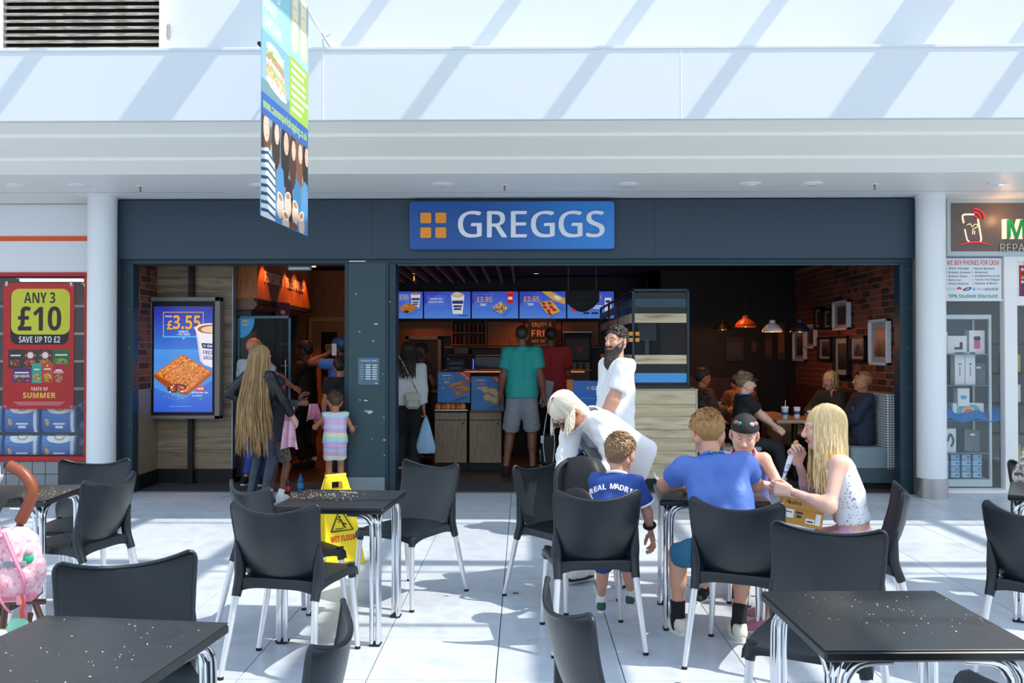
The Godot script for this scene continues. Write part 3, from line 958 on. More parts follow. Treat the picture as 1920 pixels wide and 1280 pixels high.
func phone_cabinet() -> void:
	var o := thing("display_cabinet", "tall glass display cabinet with silver edges behind the phone shop window", "cabinet", Vector3(4.83, 0.05, -9.86))
	var am := mat("cabinet_alu", "bcc8cc", 0.4, 0.3)
	for x in [-0.26, 0.26]:
		for z in [-0.18, 0.18]:
			put("post", Shape.new().box(Vector3(x, 0.92, z), Vector3(0.028, 1.84, 0.028), 0.003), am, o)
	put("plinth", Shape.new().box(Vector3(0, 0.04, 0), Vector3(0.55, 0.08, 0.39), 0.004), am, o)
	put("top_rail", Shape.new().box(Vector3(0, 1.85, 0), Vector3(0.55, 0.05, 0.39), 0.004), am, o)
	put("lining", Shape.new().box(Vector3(0, 0.95, -0.2), Vector3(0.52, 1.8, 0.01)), mat("cabinet_lining", "5d7882", 0.5), o)
	for y in [0.36, 0.72, 1.1, 1.44]:
		put("glass_shelf", Shape.new().box(Vector3(0, y, 0), Vector3(0.5, 0.01, 0.35), 0.002), mat("shelf_glass", "5f8f98", 0.15), o)
	var spot := mat("cab_glow", "fff0dc", 0.4)
	var base := Vector3(4.83, 0.05, -9.8)
	var w := mat("box_white", "e2e4e4", 0.5)
	# cartons, each with its printed gadget
	var list := [[-0.21, 1.445, 0.1, 0.24, "tall white speaker carton at the left of the top shelf", "dark_speaker"], [-0.06, 1.445, 0.22, 0.2, "wide white carton with a black camera on the top shelf", "dark_cam"], [0.16, 1.445, 0.17, 0.26, "white carton with a pink and black speaker on the top shelf", "pink_speaker"], [-0.03, 1.105, 0.11, 0.36, "left of two tall white earphone cartons on the second shelf", "ear"], [0.085, 1.105, 0.11, 0.36, "right of two tall white earphone cartons on the second shelf", "ear"], [0.0, 0.87, 0.13, 0.2, "small white ring print carton standing above the blue cloth", "ring"], [-0.22, 0.725, 0.1, 0.18, "white carton at the left of the third shelf", "ring"], [0.06, 0.725, 0.34, 0.18, "wide white carton with rainbow rings on the third shelf", "rainbow"], [-0.16, 0.365, 0.17, 0.26, "white carton with a teal headset on the fourth shelf", "teal"]]
	for q in list:
		var b := thing("gadget_carton", q[4], "carton", base + Vector3(q[0], q[1], 0.02 if q[1] > 0.8 and q[1] < 1.0 else 0.0), 0, "cartons in the glass cabinet")
		put("carton", Shape.new().box(Vector3(0, q[3] / 2, 0), Vector3(q[2], q[3], 0.1), 0.003), w, b)
		var z := 0.0515
		match q[5]:
			"dark_speaker": put("print", Shape.new().extrude(shift(rr(0.045, 0.13, 0.02), 0, q[3] * 0.45), z, z + 0.0015), mat("print_ink", "25262c", 0.5), b)
			"dark_cam": put("print", Shape.new().extrude(PackedVector2Array([Vector2(-0.03, 0.05), Vector2(0.06, 0.05), Vector2(0.06, 0.13), Vector2(0.03, 0.13), Vector2(0.03, 0.075), Vector2(-0.03, 0.075)]), z, z + 0.0015), mat("print_ink", "25262c", 0.5), b)
			"pink_speaker":
				put("print", Shape.new().extrude(shift(rr(0.07, 0.09, 0.02), 0, 0.1), z, z + 0.0015), mat("print_pink", "d0568a", 0.5), b)
				put("print", Shape.new().extrude(shift(rr(0.075, 0.05, 0.02), 0, 0.17), z, z + 0.002), mat("print_ink", "25262c", 0.5), b)
			"ear":
				put("print", Shape.new().extrude(shift(rr(0.03, 0.012, 0.005), 0, 0.23), z, z + 0.0015), mat("print_ink", "25262c", 0.5), b)
				put("print", Shape.new().extrude(shift(rr(0.006, 0.1, 0.002), 0, 0.15), z, z + 0.0015), mat("print_ink", "25262c", 0.5), b)
			"ring", "rainbow":
				var cl := ["5fb8b0", "6aa0e0", "e8c04a", "e06a5a"]
				for k in (4 if q[5] == "rainbow" else 2):
					var r: float = (0.16 if q[5] == "rainbow" else 0.045) * (1.0 - 0.22 * k)
					put("print", Shape.new().extrude(shift(rr(r * 1.6, minf(r, 0.15 - 0.03 * k), minf(r, 0.15 - 0.03 * k) * 0.48), 0, q[3] / 2), z + 0.001 * k, z + 0.001 * k + 0.001), mat("ringp" + cl[k], cl[k], 0.5), b)
			"teal": put("print", Shape.new().tube(bend([Vector3(0.03, 0.06, z), Vector3(0.055, 0.13, z), Vector3(0.02, 0.2, z), Vector3(-0.01, 0.12, z)], 4), 0.012, 6), mat("print_teal", "2f6a78", 0.5), b)
	for q in [[0.2, 1.105, "dark grey tablet carton leaning on the second shelf"], [0.13, 0.365, "dark grey tablet carton leaning on the fourth shelf"]]:
		var b := thing("tablet_carton", q[2], "carton", base + Vector3(q[0], q[1], -0.03), 0)
		var s := Shape.new().box(Vector3(0, 0.12, 0), Vector3(0.17, 0.24, 0.04), 0.003)
		put("carton", s, mat("carton_grey", "6d7880", 0.5), b, Vector3.ZERO, Vector3(-8, 0, -4))
		put("price_tag", Shape.new().box(Vector3(0, 0.19, 0.03), Vector3(0.05, 0.025, 0.002)), w, b)
	for i in 4:
		for j in 4:
			var b := thing("small_carton", "pale blue small carton in column %s from the left, %s row" % [["first", "second", "third", "fourth"][i], ["bottom", "second", "third", "top"][j]], "carton", base + Vector3(-0.22 + 0.12 * i, 0.09 + 0.065 * j, 0.02), 0, "pale blue cartons in the cabinet base")
			put("carton", Shape.new().box(Vector3(0, 0.031, 0), Vector3(0.095, 0.06, 0.12), 0.002), mat("carton_blue%d" % (j % 2), ["9fc0d8", "8ab0cc"][j % 2], 0.45), b)
			put("print", Shape.new().box(Vector3(0.02, 0.03, 0.0605), Vector3(0.03, 0.02, 0.001)), mat("carton_print", "4a7aa0", 0.5), b)
	var cl := []
	for j in 8:
		var row := []
		for i in 16:
			row.append(Vector3(-0.26 + 0.66 * i / 15.0, 0.86 - 0.0 * j, 0) + Vector3(0, -0.13 * pow(j / 7.0, 1.5) + 0.02 * sin(i * 0.9), 0.16 * j / 7.0 - 0.08 + 0.012 * sin(i * 1.7 + j)))
		cl.append(row)
	var cb := []
	for row in cl:
		cb.append(row.map(func(p): return p - Vector3(0, 0.012, 0.006)))
	single("blue_cloth", "crumpled glossy blue sheet lying on the cabinet's middle shelf", "cloth", Shape.new().slab(cl, cb), mat("blue_sheet", "2f7ac0", 0.25), base + Vector3(0, 0, 0.05))
	# right-hand window stock
	for j in 5:
		var sh := thing("wall_stock_shelf", "narrow shelf of dark accessory packs in the right window, " + ["lowest", "second up", "middle", "fourth up", "topmost"][j], "shelf", Vector3(5.75, 0.25 + 0.34 * j, -10.1), 0, "accessory shelves in the right window")
		put("shelf", Shape.new().box(Vector3(0, 0, 0), Vector3(0.8, 0.015, 0.3), 0.003), mats.dark, sh)
		for i in 2:
			var q := put("accessory_pack", Shape.new().box(Vector3(0, 0.11, 0), Vector3(0.1, 0.22 - 0.02 * (i % 3), 0.05), 0.004), mat("acc" + ["27406a", "c0a030", "a03a3a", "30343a", "2a62a0", "d8d4c8"][(i + j * 2) % 6], ["27406a", "c0a030", "a03a3a", "30343a", "2a62a0", "d8d4c8"][(i + j * 2) % 6], 0.4), self, Vector3(5.43 + 0.12 * i, 0.26 + 0.34 * j, -10.02))
			tag(q, "accessory pack at the %s of the %s shelf in the right window" % [["outer end", "inner side"][i], ["lowest", "second", "middle", "fourth", "topmost"][j]], "pack", "accessory packs in the right window")

func shift(p: PackedVector2Array, x: float, y: float) -> PackedVector2Array:
	var o := PackedVector2Array()
	for q in p:
		o.append(q + Vector2(x, y))
	return o
# ============================ the café =======================================
func brick_wall(parent: Node, x: float, dir: float, z0: float, z1: float, y0: float, y1: float, most: int, seed_: int) -> void:
	# bricks on the plane x, faces turned along dir; runs from z0 (near) back to z1
	var g := RandomNumberGenerator.new()
	g.seed = seed_
	var kinds := {}
	var rest := Shape.new()
	var made := 0
	var list := []
	var rows := int((y1 - y0) / 0.075)
	for j in rows:
		var z := z0 - g.randf() * 0.1
		while z > z1 + 0.05:
			var l := 0.215 if g.randf() < 0.5 else 0.1025
			l = minf(l, z - z1)
			list.append([z - l / 2, y0 + 0.0375 + 0.075 * j, l, g.randi() % 5, g.randf_range(-0.002, 0.003)])
			z -= l + 0.011
	list.sort_custom(func(a, b): return a[0] > b[0])
	for q in list:
		var at := Vector3(x + dir * (q[4] - 0.009), q[1], q[0])
		if made < most and q[2] > 0.03:
			var key := int(q[2] * 1000)
			if not kinds.has(key):
				kinds[key] = Shape.new().box(Vector3.ZERO, Vector3(0.03, 0.064, q[2]), 0.004)
			put("brick", kinds[key], mats["brick%d" % q[3]], parent, at)
			made += 1
		else:
			rest.box(at, Vector3(0.03, 0.064, q[2]), 0.003)
	if not rest.v.is_empty():
		put("far_bricks", rest, mats.brick1, parent).set_meta("kind", "stuff")

func cafe_shell() -> void:
	# fascia and frame
	var fa := struct("wall_fascia", Shape.new().span(Vector3(-4.39, 2.515, -9.40), Vector3(4.17, 3.15, -9.6), 0.004), mats.fascia)
	for x in [-1.628, 1.397]:
		put("panel_joint", Shape.new().span(Vector3(x, 2.52, -9.398), Vector3(x + 0.005, 3.145, -9.401)), mats.teal, fa)
	put("shadow_gap", Shape.new().span(Vector3(-4.39, 3.15, -9.46), Vector3(4.17, 3.166, -9.6)), mats.black, fa)
	var fr := struct("door_1", Shape.new().span(Vector3(-4.37, 2.468, -9.45), Vector3(4.16, 2.52, -9.6), 0.004), mats.teal)
	put("track", Shape.new().span(Vector3(-4.2, 2.455, -9.49), Vector3(4.0, 2.47, -9.56)), mats.charcoal, fr)
	put("head_rail", Shape.new().span(Vector3(-1.36, 2.446, -9.465), Vector3(4.02, 2.469, -9.5), 0.003), mat("teal_light", "28454f", 0.4), fr)
	for q in [[-4.37, -4.22], [4.02, 4.16]]:
		put("jamb", Shape.new().span(Vector3(q[0], 0, -9.45), Vector3(q[1], 2.47, -9.6), 0.004), mats.teal, fr)
		put("jamb_bead", Shape.new().span(Vector3(q[0] + 0.055, 0.01, -9.44), Vector3(q[0] + 0.075, 2.46, -9.46), 0.003), mats.teal, fr)
		for k in 6:
			put("screw", Shape.new().lathe([Vector2(0, 0.004), Vector2(0.005, 0.003), Vector2(0.006, 0)], 8), mats.cap_screw, fr, Vector3(q[1] - 0.045, 0.3 + 0.42 * k, -9.449), Vector3(90, 0, 0))
	var pi := struct("door_2", Shape.new().span(Vector3(-1.888, 0, -9.45), Vector3(-1.482, 2.5, -9.7), 0.003), mats.teal_plate)
	put("side_trim", Shape.new().span(Vector3(-1.93, 0, -9.46), Vector3(-1.889, 2.5, -9.7), 0.003), mats.teal, pi)
	put("side_trim", Shape.new().span(Vector3(-1.481, 0, -9.445), Vector3(-1.452, 2.5, -9.7), 0.003), mats.teal, pi)
	put("sliding_stile", Shape.new().span(Vector3(-1.45, 0, -9.46), Vector3(-1.378, 2.5, -9.7), 0.004), mats.teal, pi)
	put("kick_plate", Shape.new().span(Vector3(-1.885, 0.0, -9.441), Vector3(-1.49, 0.172, -9.451), 0.002), mat("kick_steel", "8f979a", 0.4, 0.6), pi)
	put("head_strip", Shape.new().span(Vector3(-1.88, 2.488, -9.442), Vector3(-1.7, 2.5, -9.451), 0.002), mats.alu, pi)
	var g := RandomNumberGenerator.new()
	g.seed = 5
	var chips := Shape.new()
	for q in [[707, 607, 5], [702, 639, 4], [676, 621, 3], [669, 551, 3], [688, 749, 7], [696, 770, 10], [690, 768, 7], [677, 748, 3], [732, 566, 3], [722, 780, 3], [720, 700, 2], [670, 797, 3], [700, 820, 2], [722, 822, 4], [723, 850, 3]]:
		var p := PackedVector2Array()
		for i in 7:
			var r: float = q[2] * 0.0058 * 0.5 * g.randf_range(0.4, 1.2)
			p.append(Vector2(r * 1.5 * cos(TAU * i / 7), r * 0.7 * sin(TAU * i / 7)))
		chips.extrude(shift(p, -1.888 + (q[0] - 655.0) * 0.0058, 2.497 - (q[1] - 490.0) * 0.0058), -9.4496, -9.4486)
	put("paint_chips", chips, mat("chip", "c9d2d4", 0.8), pi).set_meta("kind", "stuff")
	var c := Canvas.new(self, 160, 200, H("54707e"))
	c.text("OPENING TIMES", 80, 22, 12, H("c9d6dc"), 120)
	for k in 7:
		c.rect(14, 52 + 17 * k, 28, 5, H("9fb2bc"))
		c.rect(58, 51 + 17 * k, 36, 8, H("e6eef2"))
		c.rect(106, 51 + 17 * k, 36, 8, H("d6e2e8"))
	c.ell(90, 4, 24, 10, H("2f6fd0"))
	c.ell(76, 197, 14, 8, H("2f6fd0"))
	c.rect(126, 186, 22, 8, H("c4d2da"))
	single("opening_times_sign", "slate blue OPENING TIMES notice stuck to the scuffed central pillar", "notice", Shape.new().box(Vector3.ZERO, Vector3(0.232, 0.29, 0.003)).sheet(Vector3(0, 0, 0.002), 0.232, 0.29), print_mat("opening", c, 0.4), Vector3(-1.665, 1.31, -9.445))
	var sen := thing("door_sensor", "grey door sensor bar under the header of the left doorway", "sensor", Vector3(-2.45, 2.437, -9.6))
	put("body", Shape.new().box(Vector3.ZERO, Vector3(0.26, 0.055, 0.06), 0.012), mat("sensor_grey", "7d8284", 0.4), sen)
	put("lens", Shape.new().box(Vector3(0, -0.006, 0.031), Vector3(0.22, 0.022, 0.01), 0.004), mat("sensor_lens", "c4ccd0", 0.25), sen)
	# the blue shop sign
	var o := thing("shop_sign", "long rounded blue GREGGS sign with four orange squares on the grey fascia", "sign", Vector3(-0.123, 2.8625, -9.4))
	put("board", Shape.new().extrude(rr(2.174, 0.507, 0.035), 0.0, 0.07), mat("sign_blue", "1f6ac0", 0.35), o)
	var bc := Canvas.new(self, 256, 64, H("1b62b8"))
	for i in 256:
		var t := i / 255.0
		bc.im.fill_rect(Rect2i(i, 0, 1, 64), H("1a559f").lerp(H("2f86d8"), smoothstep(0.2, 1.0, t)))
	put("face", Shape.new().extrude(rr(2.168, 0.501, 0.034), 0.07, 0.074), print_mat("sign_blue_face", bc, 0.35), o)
	put("shadow_frame", Shape.new().extrude(rr(2.2, 0.53, 0.04), -0.004, 0.02), mats.fascia, o)
	for q in [[-1.038, 2.94], [-0.8775, 2.94], [-1.038, 2.783], [-0.8775, 2.783]]:
		put("orange_square", Shape.new().extrude(shift(rr(0.115, 0.112, 0.014), q[0] + 0.123, q[1] - 2.8625), 0.074, 0.088), mats.orange_square, o)
	var tx := bold_letters("GREGGS", 0.262, 0.02, 0.011).mesh()
	var bb := tx.get_aabb()
	var tm := put("lettering", tx, mats.cream_letter, o)
	tm.scale = Vector3(1.552 / bb.size.x, 0.281 / bb.size.y, 1.0)
	tm.position = Vector3(0.081 + 0.123 - bb.get_center().x * tm.scale.x, 2.8715 - 2.8625 - bb.get_center().y * tm.scale.y, 0.084)
	# inside shell
	struct("floor_shop", Shape.new().span(Vector3(-4.6, -0.2, -9.49), Vector3(4.6, 0.0, -15.6)), mats.shop_floor)
	var en := struct("trim_4", Shape.new().span(Vector3(-4.2, -0.05, -9.492), Vector3(4.02, 0.004, -10.25)), mats.mat_floor)
	put("threshold_bar", Shape.new().span(Vector3(-4.2, 0.0, -9.49), Vector3(4.02, 0.008, -9.52), 0.002), mat("bar_tan", "7c6a5c", 0.5), en)
	struct("ceiling_shop", Shape.new().span(Vector3(-4.6, 2.76, -9.6), Vector3(4.6, 3.1, -15.6)), mat("ceiling_black", "0c0b0b", 0.9))
	struct("wall_left", Shape.new().span(Vector3(-4.6, 0, -9.6), Vector3(-4.27, 2.9, -10.2)).span(Vector3(-4.6, 0, -10.2), Vector3(-3.9, 2.9, -15.6)), mats.charcoal)
	struct("wall_back", Shape.new().span(Vector3(-2.2, 0, -14.64), Vector3(2.0, 2.9, -14.9)), mats.charcoal)
	struct("wall_return", Shape.new().span(Vector3(-2.4, 0, -13.4), Vector3(-2.2, 2.9, -14.9)), mats.charcoal)
	struct("wall_back_left", Shape.new().span(Vector3(-3.95, 0, -13.4), Vector3(-2.2, 2.9, -13.6)), mats.orange_wood)
	struct("wall_back_right", Shape.new().span(Vector3(1.95, 0, -13.5), Vector3(4.6, 2.9, -13.8)).span(Vector3(1.95, 0, -13.5), Vector3(2.1, 2.9, -14.9)), mats.black)
	var rw := struct("wall_right", Shape.new().span(Vector3(4.16, 0, -9.6), Vector3(4.5, 2.9, -13.6)), mats.mortar)
	brick_wall(rw, 4.16, -1.0, -9.62, -13.48, 0.98, 2.76, 300, 9)
	var lw := struct("wall_left_brick", Shape.new().span(Vector3(-4.30, 1.09, -9.6), Vector3(-4.258, 2.76, -10.16)), mats.mortar)
	brick_wall(lw, -4.258, 1.0, -9.61, -10.15, 1.1, 2.76, 120, 12)
	var wp := struct("wall_left_panel", Shape.new().span(Vector3(-4.30, 0.16, -9.6), Vector3(-4.245, 1.09, -10.17), 0.003), mats.upright_wood)
	put("grey_cap", Shape.new().span(Vector3(-4.30, 1.085, -9.6), Vector3(-4.24, 1.1, -10.17), 0.003), mats.cap_screw, wp)
	struct("baseboard_left", Shape.new().span(Vector3(-4.30, 0, -9.6), Vector3(-4.235, 0.16, -10.18)).span(Vector3(-4.27, 0, -10.165), Vector3(-3.37, 0.16, -10.3)), mats.black)
	var bp := struct("wall_plank_panel", Shape.new().span(Vector3(-4.27, 0.16, -10.19), Vector3(-3.375, 2.76, -10.3)), mats.dark)
	for k in 14:
		var y := 0.162 + 0.1855 * k
		put("plank", Shape.new().span(Vector3(-4.265, y, -10.172), Vector3(-3.39, y + 0.1835, -10.195), 0.002), mats["plank%d" % ((k * 7 + 1) % 4)], bp)
	put("edge_strip", Shape.new().span(Vector3(-3.388, 0.16, -10.17), Vector3(-3.372, 2.76, -10.3), 0.002), mats.cap_screw, bp)
	struct("trim_5", Shape.new().span(Vector3(-4.27, 2.56, -10.16), Vector3(-3.37, 2.575, -10.19)), mats.black)
	ceiling_bits()

func ceiling_bits() -> void:
	# slatted raft over the serving line
	var raft := thing("timber_raft", "raft of brown timber slats hung under the black ceiling near the menu screens", "raft", Vector3(-1.1, 2.68, -13.0))
	for k in 11:
		put("slat", Shape.new().box(Vector3(-1.05 + 0.2 * k, 0, 0), Vector3(0.035, 0.08, 2.7), 0.003), mat("slat_brown", "7d4c2a", 0.6), raft)
	put("cross_rail", Shape.new().box(Vector3(-0.05, 0.05, 0.9), Vector3(2.2, 0.02, 0.04)).box(Vector3(-0.05, 0.05, -0.8), Vector3(2.2, 0.02, 0.04)), mats.black, raft)
	# small downlights
	var glow := mat("warm_glow", "ffd9b0", 0.4)
	glow.emission_enabled = true
	glow.emission = H("ffb47a")
	glow.emission_energy_multiplier = 2.2
	var spots := [[1.45, -12.2, "above the right end of the menu screens", 0.5], [0.35, -12.6, "between the slats and the collection sign", 0.4], [2.0, -11.6, "over the banded partition", 0.4], [2.6, -12.2, "brightest one before the black back wall", 1.6], [-1.72, -13.9, "over the leftmost menu screen", 1.5], [0.2, -13.9, "above the pizza menu screen", 1.5], [-2.95, -12.0, "in the left doorway", 1.2], [3.0, -10.6, "over the window table", 0.5]]
	for q in spots:
		var o := thing("downlight", "small warm recessed downlight " + q[2], "ceiling light", Vector3(q[0], 2.76, q[1]), 0, "café downlights")
		put("ring", Shape.new().lathe([Vector2(0.045, -0.004), Vector2(0.06, -0.008), Vector2(0.066, 0.0)], 20), mats.dark, o)
		put("lens", Shape.new().lathe([Vector2(0, -0.004), Vector2(0.047, -0.003)], 20), glow, o)
		var l := SpotLight3D.new()
		l.name = "light"
		l.light_color = Color(1.0, 0.62, 0.34)
		l.light_energy = q[3]
		l.spot_angle = 50.0
		l.spot_range = 12.0
		l.light_size = 0.04
		l.shadow_enabled = true
		o.add_child(l, true)
		l.position.y = -0.03
		l.rotation_degrees.x = -90
	var cam := thing("ceiling_camera", "small pale dome camera on the black ceiling beside the collection sign", "camera", Vector3(0.35, 2.76, -11.0))
	put("base", Shape.new().lathe([Vector2(0.06, -0.03), Vector2(0.066, -0.02), Vector2(0.066, 0)], 20), mat("cam_grey", "8a8a88", 0.4), cam)
	put("dome", Shape.new().ball(Vector3(0, -0.035, 0), Vector3(0.05, 0.05, 0.05), 16, 8), mat("cam_dome", "3a3a3c", 0.2), cam)

func menu_canvas(k: int) -> Canvas:
	var c := Canvas.new(self, 320, 184, H("3f6fe0"))
	c.grad(0, 0, 320, 184, H("3f58d8"), H("5a92ee"))
	c.poly(PackedVector2Array([Vector2(0, 0), Vector2(120, 0), Vector2(0, 90)]), H("3a4cc8"))
	var amber := H("f0a23c")
	var w := H("f2f4fa")
	var cup := func(x, y, s):
		c.poly(PackedVector2Array([Vector2(x - 34 * s, y - 44 * s), Vector2(x + 34 * s, y - 44 * s), Vector2(x + 25 * s, y + 50 * s), Vector2(x - 25 * s, y + 50 * s)]), H("f1eef0"))
		c.ell(x, y - 46 * s, 35 * s, 8 * s, H("b98a66"))
		c.rect(x - 28 * s, y - 18 * s, 56 * s, 16 * s, H("2a3a86"))
		c.rect(x - 22 * s, y + 6 * s, 44 * s, 10 * s, H("2a3a86"))
		c.rect(x - 20 * s, y + 20 * s, 38 * s, 10 * s, H("33448e"))
	match k:
		0:
			c.round_rect(132, 16, 94, 50, 6, H("4a8af0")); c.text("£3.55", 180, 38, 28, amber, 84); cup.call(270, 62, 1.0)
			c.poly(PackedVector2Array([Vector2(140, 130), Vector2(220, 90), Vector2(310, 122), Vector2(236, 168)]), H("3f7fe4"))
			c.crumb_quad(Vector2(150, 120), Vector2(212, 74), Vector2(292, 104), Vector2(226, 152), H("b8702c"), [H("d08a40"), H("9a5620"), H("e0a050")], 90, 2, 6, 1)
			c.ell(208, 138, 18, 8, H("3a2018"))
		1:
			c.frame(24, 30, 118, 64, 2, H("7ab0f8")); c.text("CARAMELISED", 82, 50, 13, w, 94); c.text("BISCUIT LATTE", 82, 72, 13, w, 98); cup.call(232, 86, 1.35)
			c.ell(232, 24, 44, 16, H("d9b890")); c.ell(228, 16, 28, 12, H("e8d0ac")); c.poly(PackedVector2Array([Vector2(240, 160), Vector2(310, 158), Vector2(290, 172), Vector2(236, 170)]), H("3a60c8"))
		2:
			c.frame(20, 18, 126, 82, 2, H("6ab0f0")); c.text("£3.95", 86, 54, 36, amber, 106); c.rect(56, 84, 44, 5, w); c.rect(62, 93, 34, 4, w)
			c.poly(PackedVector2Array([Vector2(130, 130), Vector2(190, 70), Vector2(290, 118), Vector2(226, 172)]), H("3a78e0"))
			c.crumb_quad(Vector2(138, 110), Vector2(192, 70), Vector2(254, 104), Vector2(206, 156), H("c79a6a"), [H("e6cfa8"), H("8a5a34"), H("f0e0c4"), H("a87444"), H("6a3c20")], 120, 3, 8, 2)
			c.poly(PackedVector2Array([Vector2(242, 10), Vector2(288, 10), Vector2(282, 82), Vector2(248, 82)]), H("c8202c")); c.rect(250, 36, 30, 20, H("f0e8ea")); c.ell(265, 8, 24, 8, H("d83a40"))
		3:
			c.text("£3.65", 82, 52, 36, amber, 108); c.rect(54, 82, 44, 5, w); c.rect(60, 91, 34, 4, w)
			c.poly(PackedVector2Array([Vector2(120, 110), Vector2(220, 60), Vector2(318, 120), Vector2(220, 182)]), H("3a78e0"))
			c.poly(PackedVector2Array([Vector2(152, 0), Vector2(216, 0), Vector2(318, 50), Vector2(310, 88), Vector2(230, 60)]), H("d8b05a")); c.ell(262, 44, 26, 12, H("f0ead8"), 0.4)
			c.crumb_quad(Vector2(136, 74), Vector2(222, 62), Vector2(284, 136), Vector2(200, 168), H("dca04a"), [H("e8c06a"), H("c8782c"), H("f0d48a")], 110, 2, 6, 3)
			for q in [[166, 84], [206, 80], [176, 108], [218, 106], [200, 132], [238, 124], [208, 152]]:
				c.ell(q[0], q[1], 15, 10, H("b82a20"), 0.3)
		4:
			c.text("£1", 218, 40, 26, amber); c.poly(PackedVector2Array([Vector2(26, 70), Vector2(70, 70), Vector2(62, 140), Vector2(34, 140)]), H("d8404a")); c.poly(PackedVector2Array([Vector2(258, 44), Vector2(302, 44), Vector2(302, 150), Vector2(258, 150)]), H("f0f2f6")); c.rect(264, 60, 32, 18, H("2a3a70"))
			c.rect(182, 96, 60, 7, w); c.rect(178, 110, 62, 7, w); c.round_rect(110, 142, 42, 12, 4, H("14203a")); c.round_rect(166, 142, 46, 12, 4, H("14203a"))
	return c

func cafe_fittings() -> void:
	# five menu screens
	var names := ["leftmost menu screen with £3.55 and a pastry slice", "menu screen of a tall cream topped latte cup", "menu screen with £3.95 and a flaked pastry square", "menu screen with £3.65 and a pepperoni pizza slice", "rightmost menu screen half behind the dark collection sign"]
	for k in 5:
		var o := thing("menu_screen", names[k], "screen", Vector3(-2.047 + 0.7876 * k, 2.292, -14.5), 0, "menu screens over the counter")
		put("casing", Shape.new().box(Vector3(0, 0, -0.03), Vector3(0.785, 0.465, 0.05), 0.006), mats.black, o)
		put("display", Shape.new().sheet(Vector3(0, 0, -0.003), 0.765, 0.445), print_mat("menu%d" % k, menu_canvas(k), 0.3, 0.52), o)
	struct("trim_6", Shape.new().span(Vector3(-2.2, 2.02, -14.5), Vector3(1.5, 2.06, -14.62)), mats.black)
	# back wall: cupboards, shelf, machines
	var cup := thing("wall_cupboards", "orange wood cupboards under the menu screens", "cupboard", Vector3(-0.4, 1.62, -14.55))
	for k in 3:
		put("door", Shape.new().box(Vector3(0.1 + 0.62 * k, 0.2, 0), Vector3(0.6, 0.4, 0.04), 0.004), mats.orange_wood, cup)
	put("carcass", Shape.new().span(Vector3(-0.21, -0.01, -0.06), Vector3(1.66, 0.41, -0.015)), mats.dark, cup)
	put("light_rail", Shape.new().span(Vector3(-0.9, -0.04, -0.06), Vector3(1.66, -0.01, 0.04), 0.003), mats.orange_wood, cup)
	var shf := thing("tub_shelf", "open two tier wall shelf of dark tubs under the menu screens", "shelf", Vector3(-0.9, 1.62, -14.5))
	put("frame", Shape.new().span(Vector3(-0.29, 0, -0.12), Vector3(-0.27, 0.42, 0.06)).span(Vector3(0.27, 0, -0.12), Vector3(0.29, 0.42, 0.06)), mats.orange_wood, shf)
	put("shelf_board", Shape.new().box(Vector3(0, 0.01, -0.03), Vector3(0.56, 0.02, 0.18), 0.003), mats.orange_wood, shf)
	put("shelf_board", Shape.new().box(Vector3(0, 0.21, -0.03), Vector3(0.56, 0.02, 0.18), 0.003), mats.orange_wood, shf)
	for j in 2:
		for k in 7:
			tag(put("tub", Shape.new().lathe([Vector2(0.0, 0.0), Vector2(0.026, 0.0), Vector2(0.03, 0.12), Vector2(0.032, 0.12), Vector2(0.032, 0.135), Vector2(0, 0.137)], 12), mat("tub%d" % (k % 3), ["6e3a20", "4a2a1c", "8a4a26"][k % 3], 0.5), self, Vector3(-1.12 + 0.073 * k, 1.64 + 0.2 * j, -14.5)), "small brown tub on the open wall shelf, %s tier, %s from the left" % [["lower", "upper"][j], nth(k)], "tub", "tubs on the wall shelf")
	var dr := struct("door_3", Shape.new().span(Vector3(-1.9, 0, -14.55), Vector3(-1.42, 1.72, -14.62), 0.003), mat("back_door", "2b2724", 0.5))
	put("door_frame", Shape.new().span(Vector3(-1.95, 0, -14.53), Vector3(-1.9, 1.78, -14.62), 0.003).span(Vector3(-1.42, 0, -14.53), Vector3(-1.36, 1.78, -14.62), 0.003).span(Vector3(-1.95, 1.72, -14.53), Vector3(-1.36, 1.78, -14.62), 0.003), mat("door_frame_grey", "7d7468", 0.5), dr)
	put("door_handle", Shape.new().tube([Vector3(-1.46, 0.95, -14.54), Vector3(-1.46, 0.95, -14.5), Vector3(-1.54, 0.95, -14.5)], 0.009, 8), mats.steel, dr)
	struct("wall_back_wood", Shape.new().span(Vector3(-2.2, 0, -14.6), Vector3(-1.96, 2.02, -14.63)).span(Vector3(-1.35, 1.78, -14.6), Vector3(-1.2, 2.02, -14.63)).span(Vector3(-1.96, 1.78, -14.6), Vector3(-1.35, 2.02, -14.63)), mats.orange_wood)
	var bk := thing("back_counter", "low dark counter along the back wall carrying the oven and drinks machine", "counter", Vector3(-0.1, 0, -14.25))
	put("cabinet", Shape.new().span(Vector3(-1.2, 0, -0.34), Vector3(1.4, 0.87, 0.28), 0.004), mats.charcoal, bk)
	put("worktop", Shape.new().span(Vector3(-1.22, 0.87, -0.35), Vector3(1.42, 0.9, 0.3), 0.004), mats.steel, bk)
	var ov := thing("bake_oven", "dark stacked bakery oven with glass doors behind the counter", "oven", Vector3(-0.35, 0.89, -14.3))
	put("body", Shape.new().box(Vector3(0, 0.34, 0), Vector3(0.95, 0.66, 0.5), 0.01), mats.charcoal, ov)
	put("glass_door", Shape.new().box(Vector3(-0.08, 0.42, 0.255), Vector3(0.7, 0.26, 0.012), 0.004), mat("oven_glass", "10151c", 0.1), ov)
	put("control_panel", Shape.new().box(Vector3(0.39, 0.36, 0.256), Vector3(0.14, 0.5, 0.012), 0.003), mats.steel, ov)
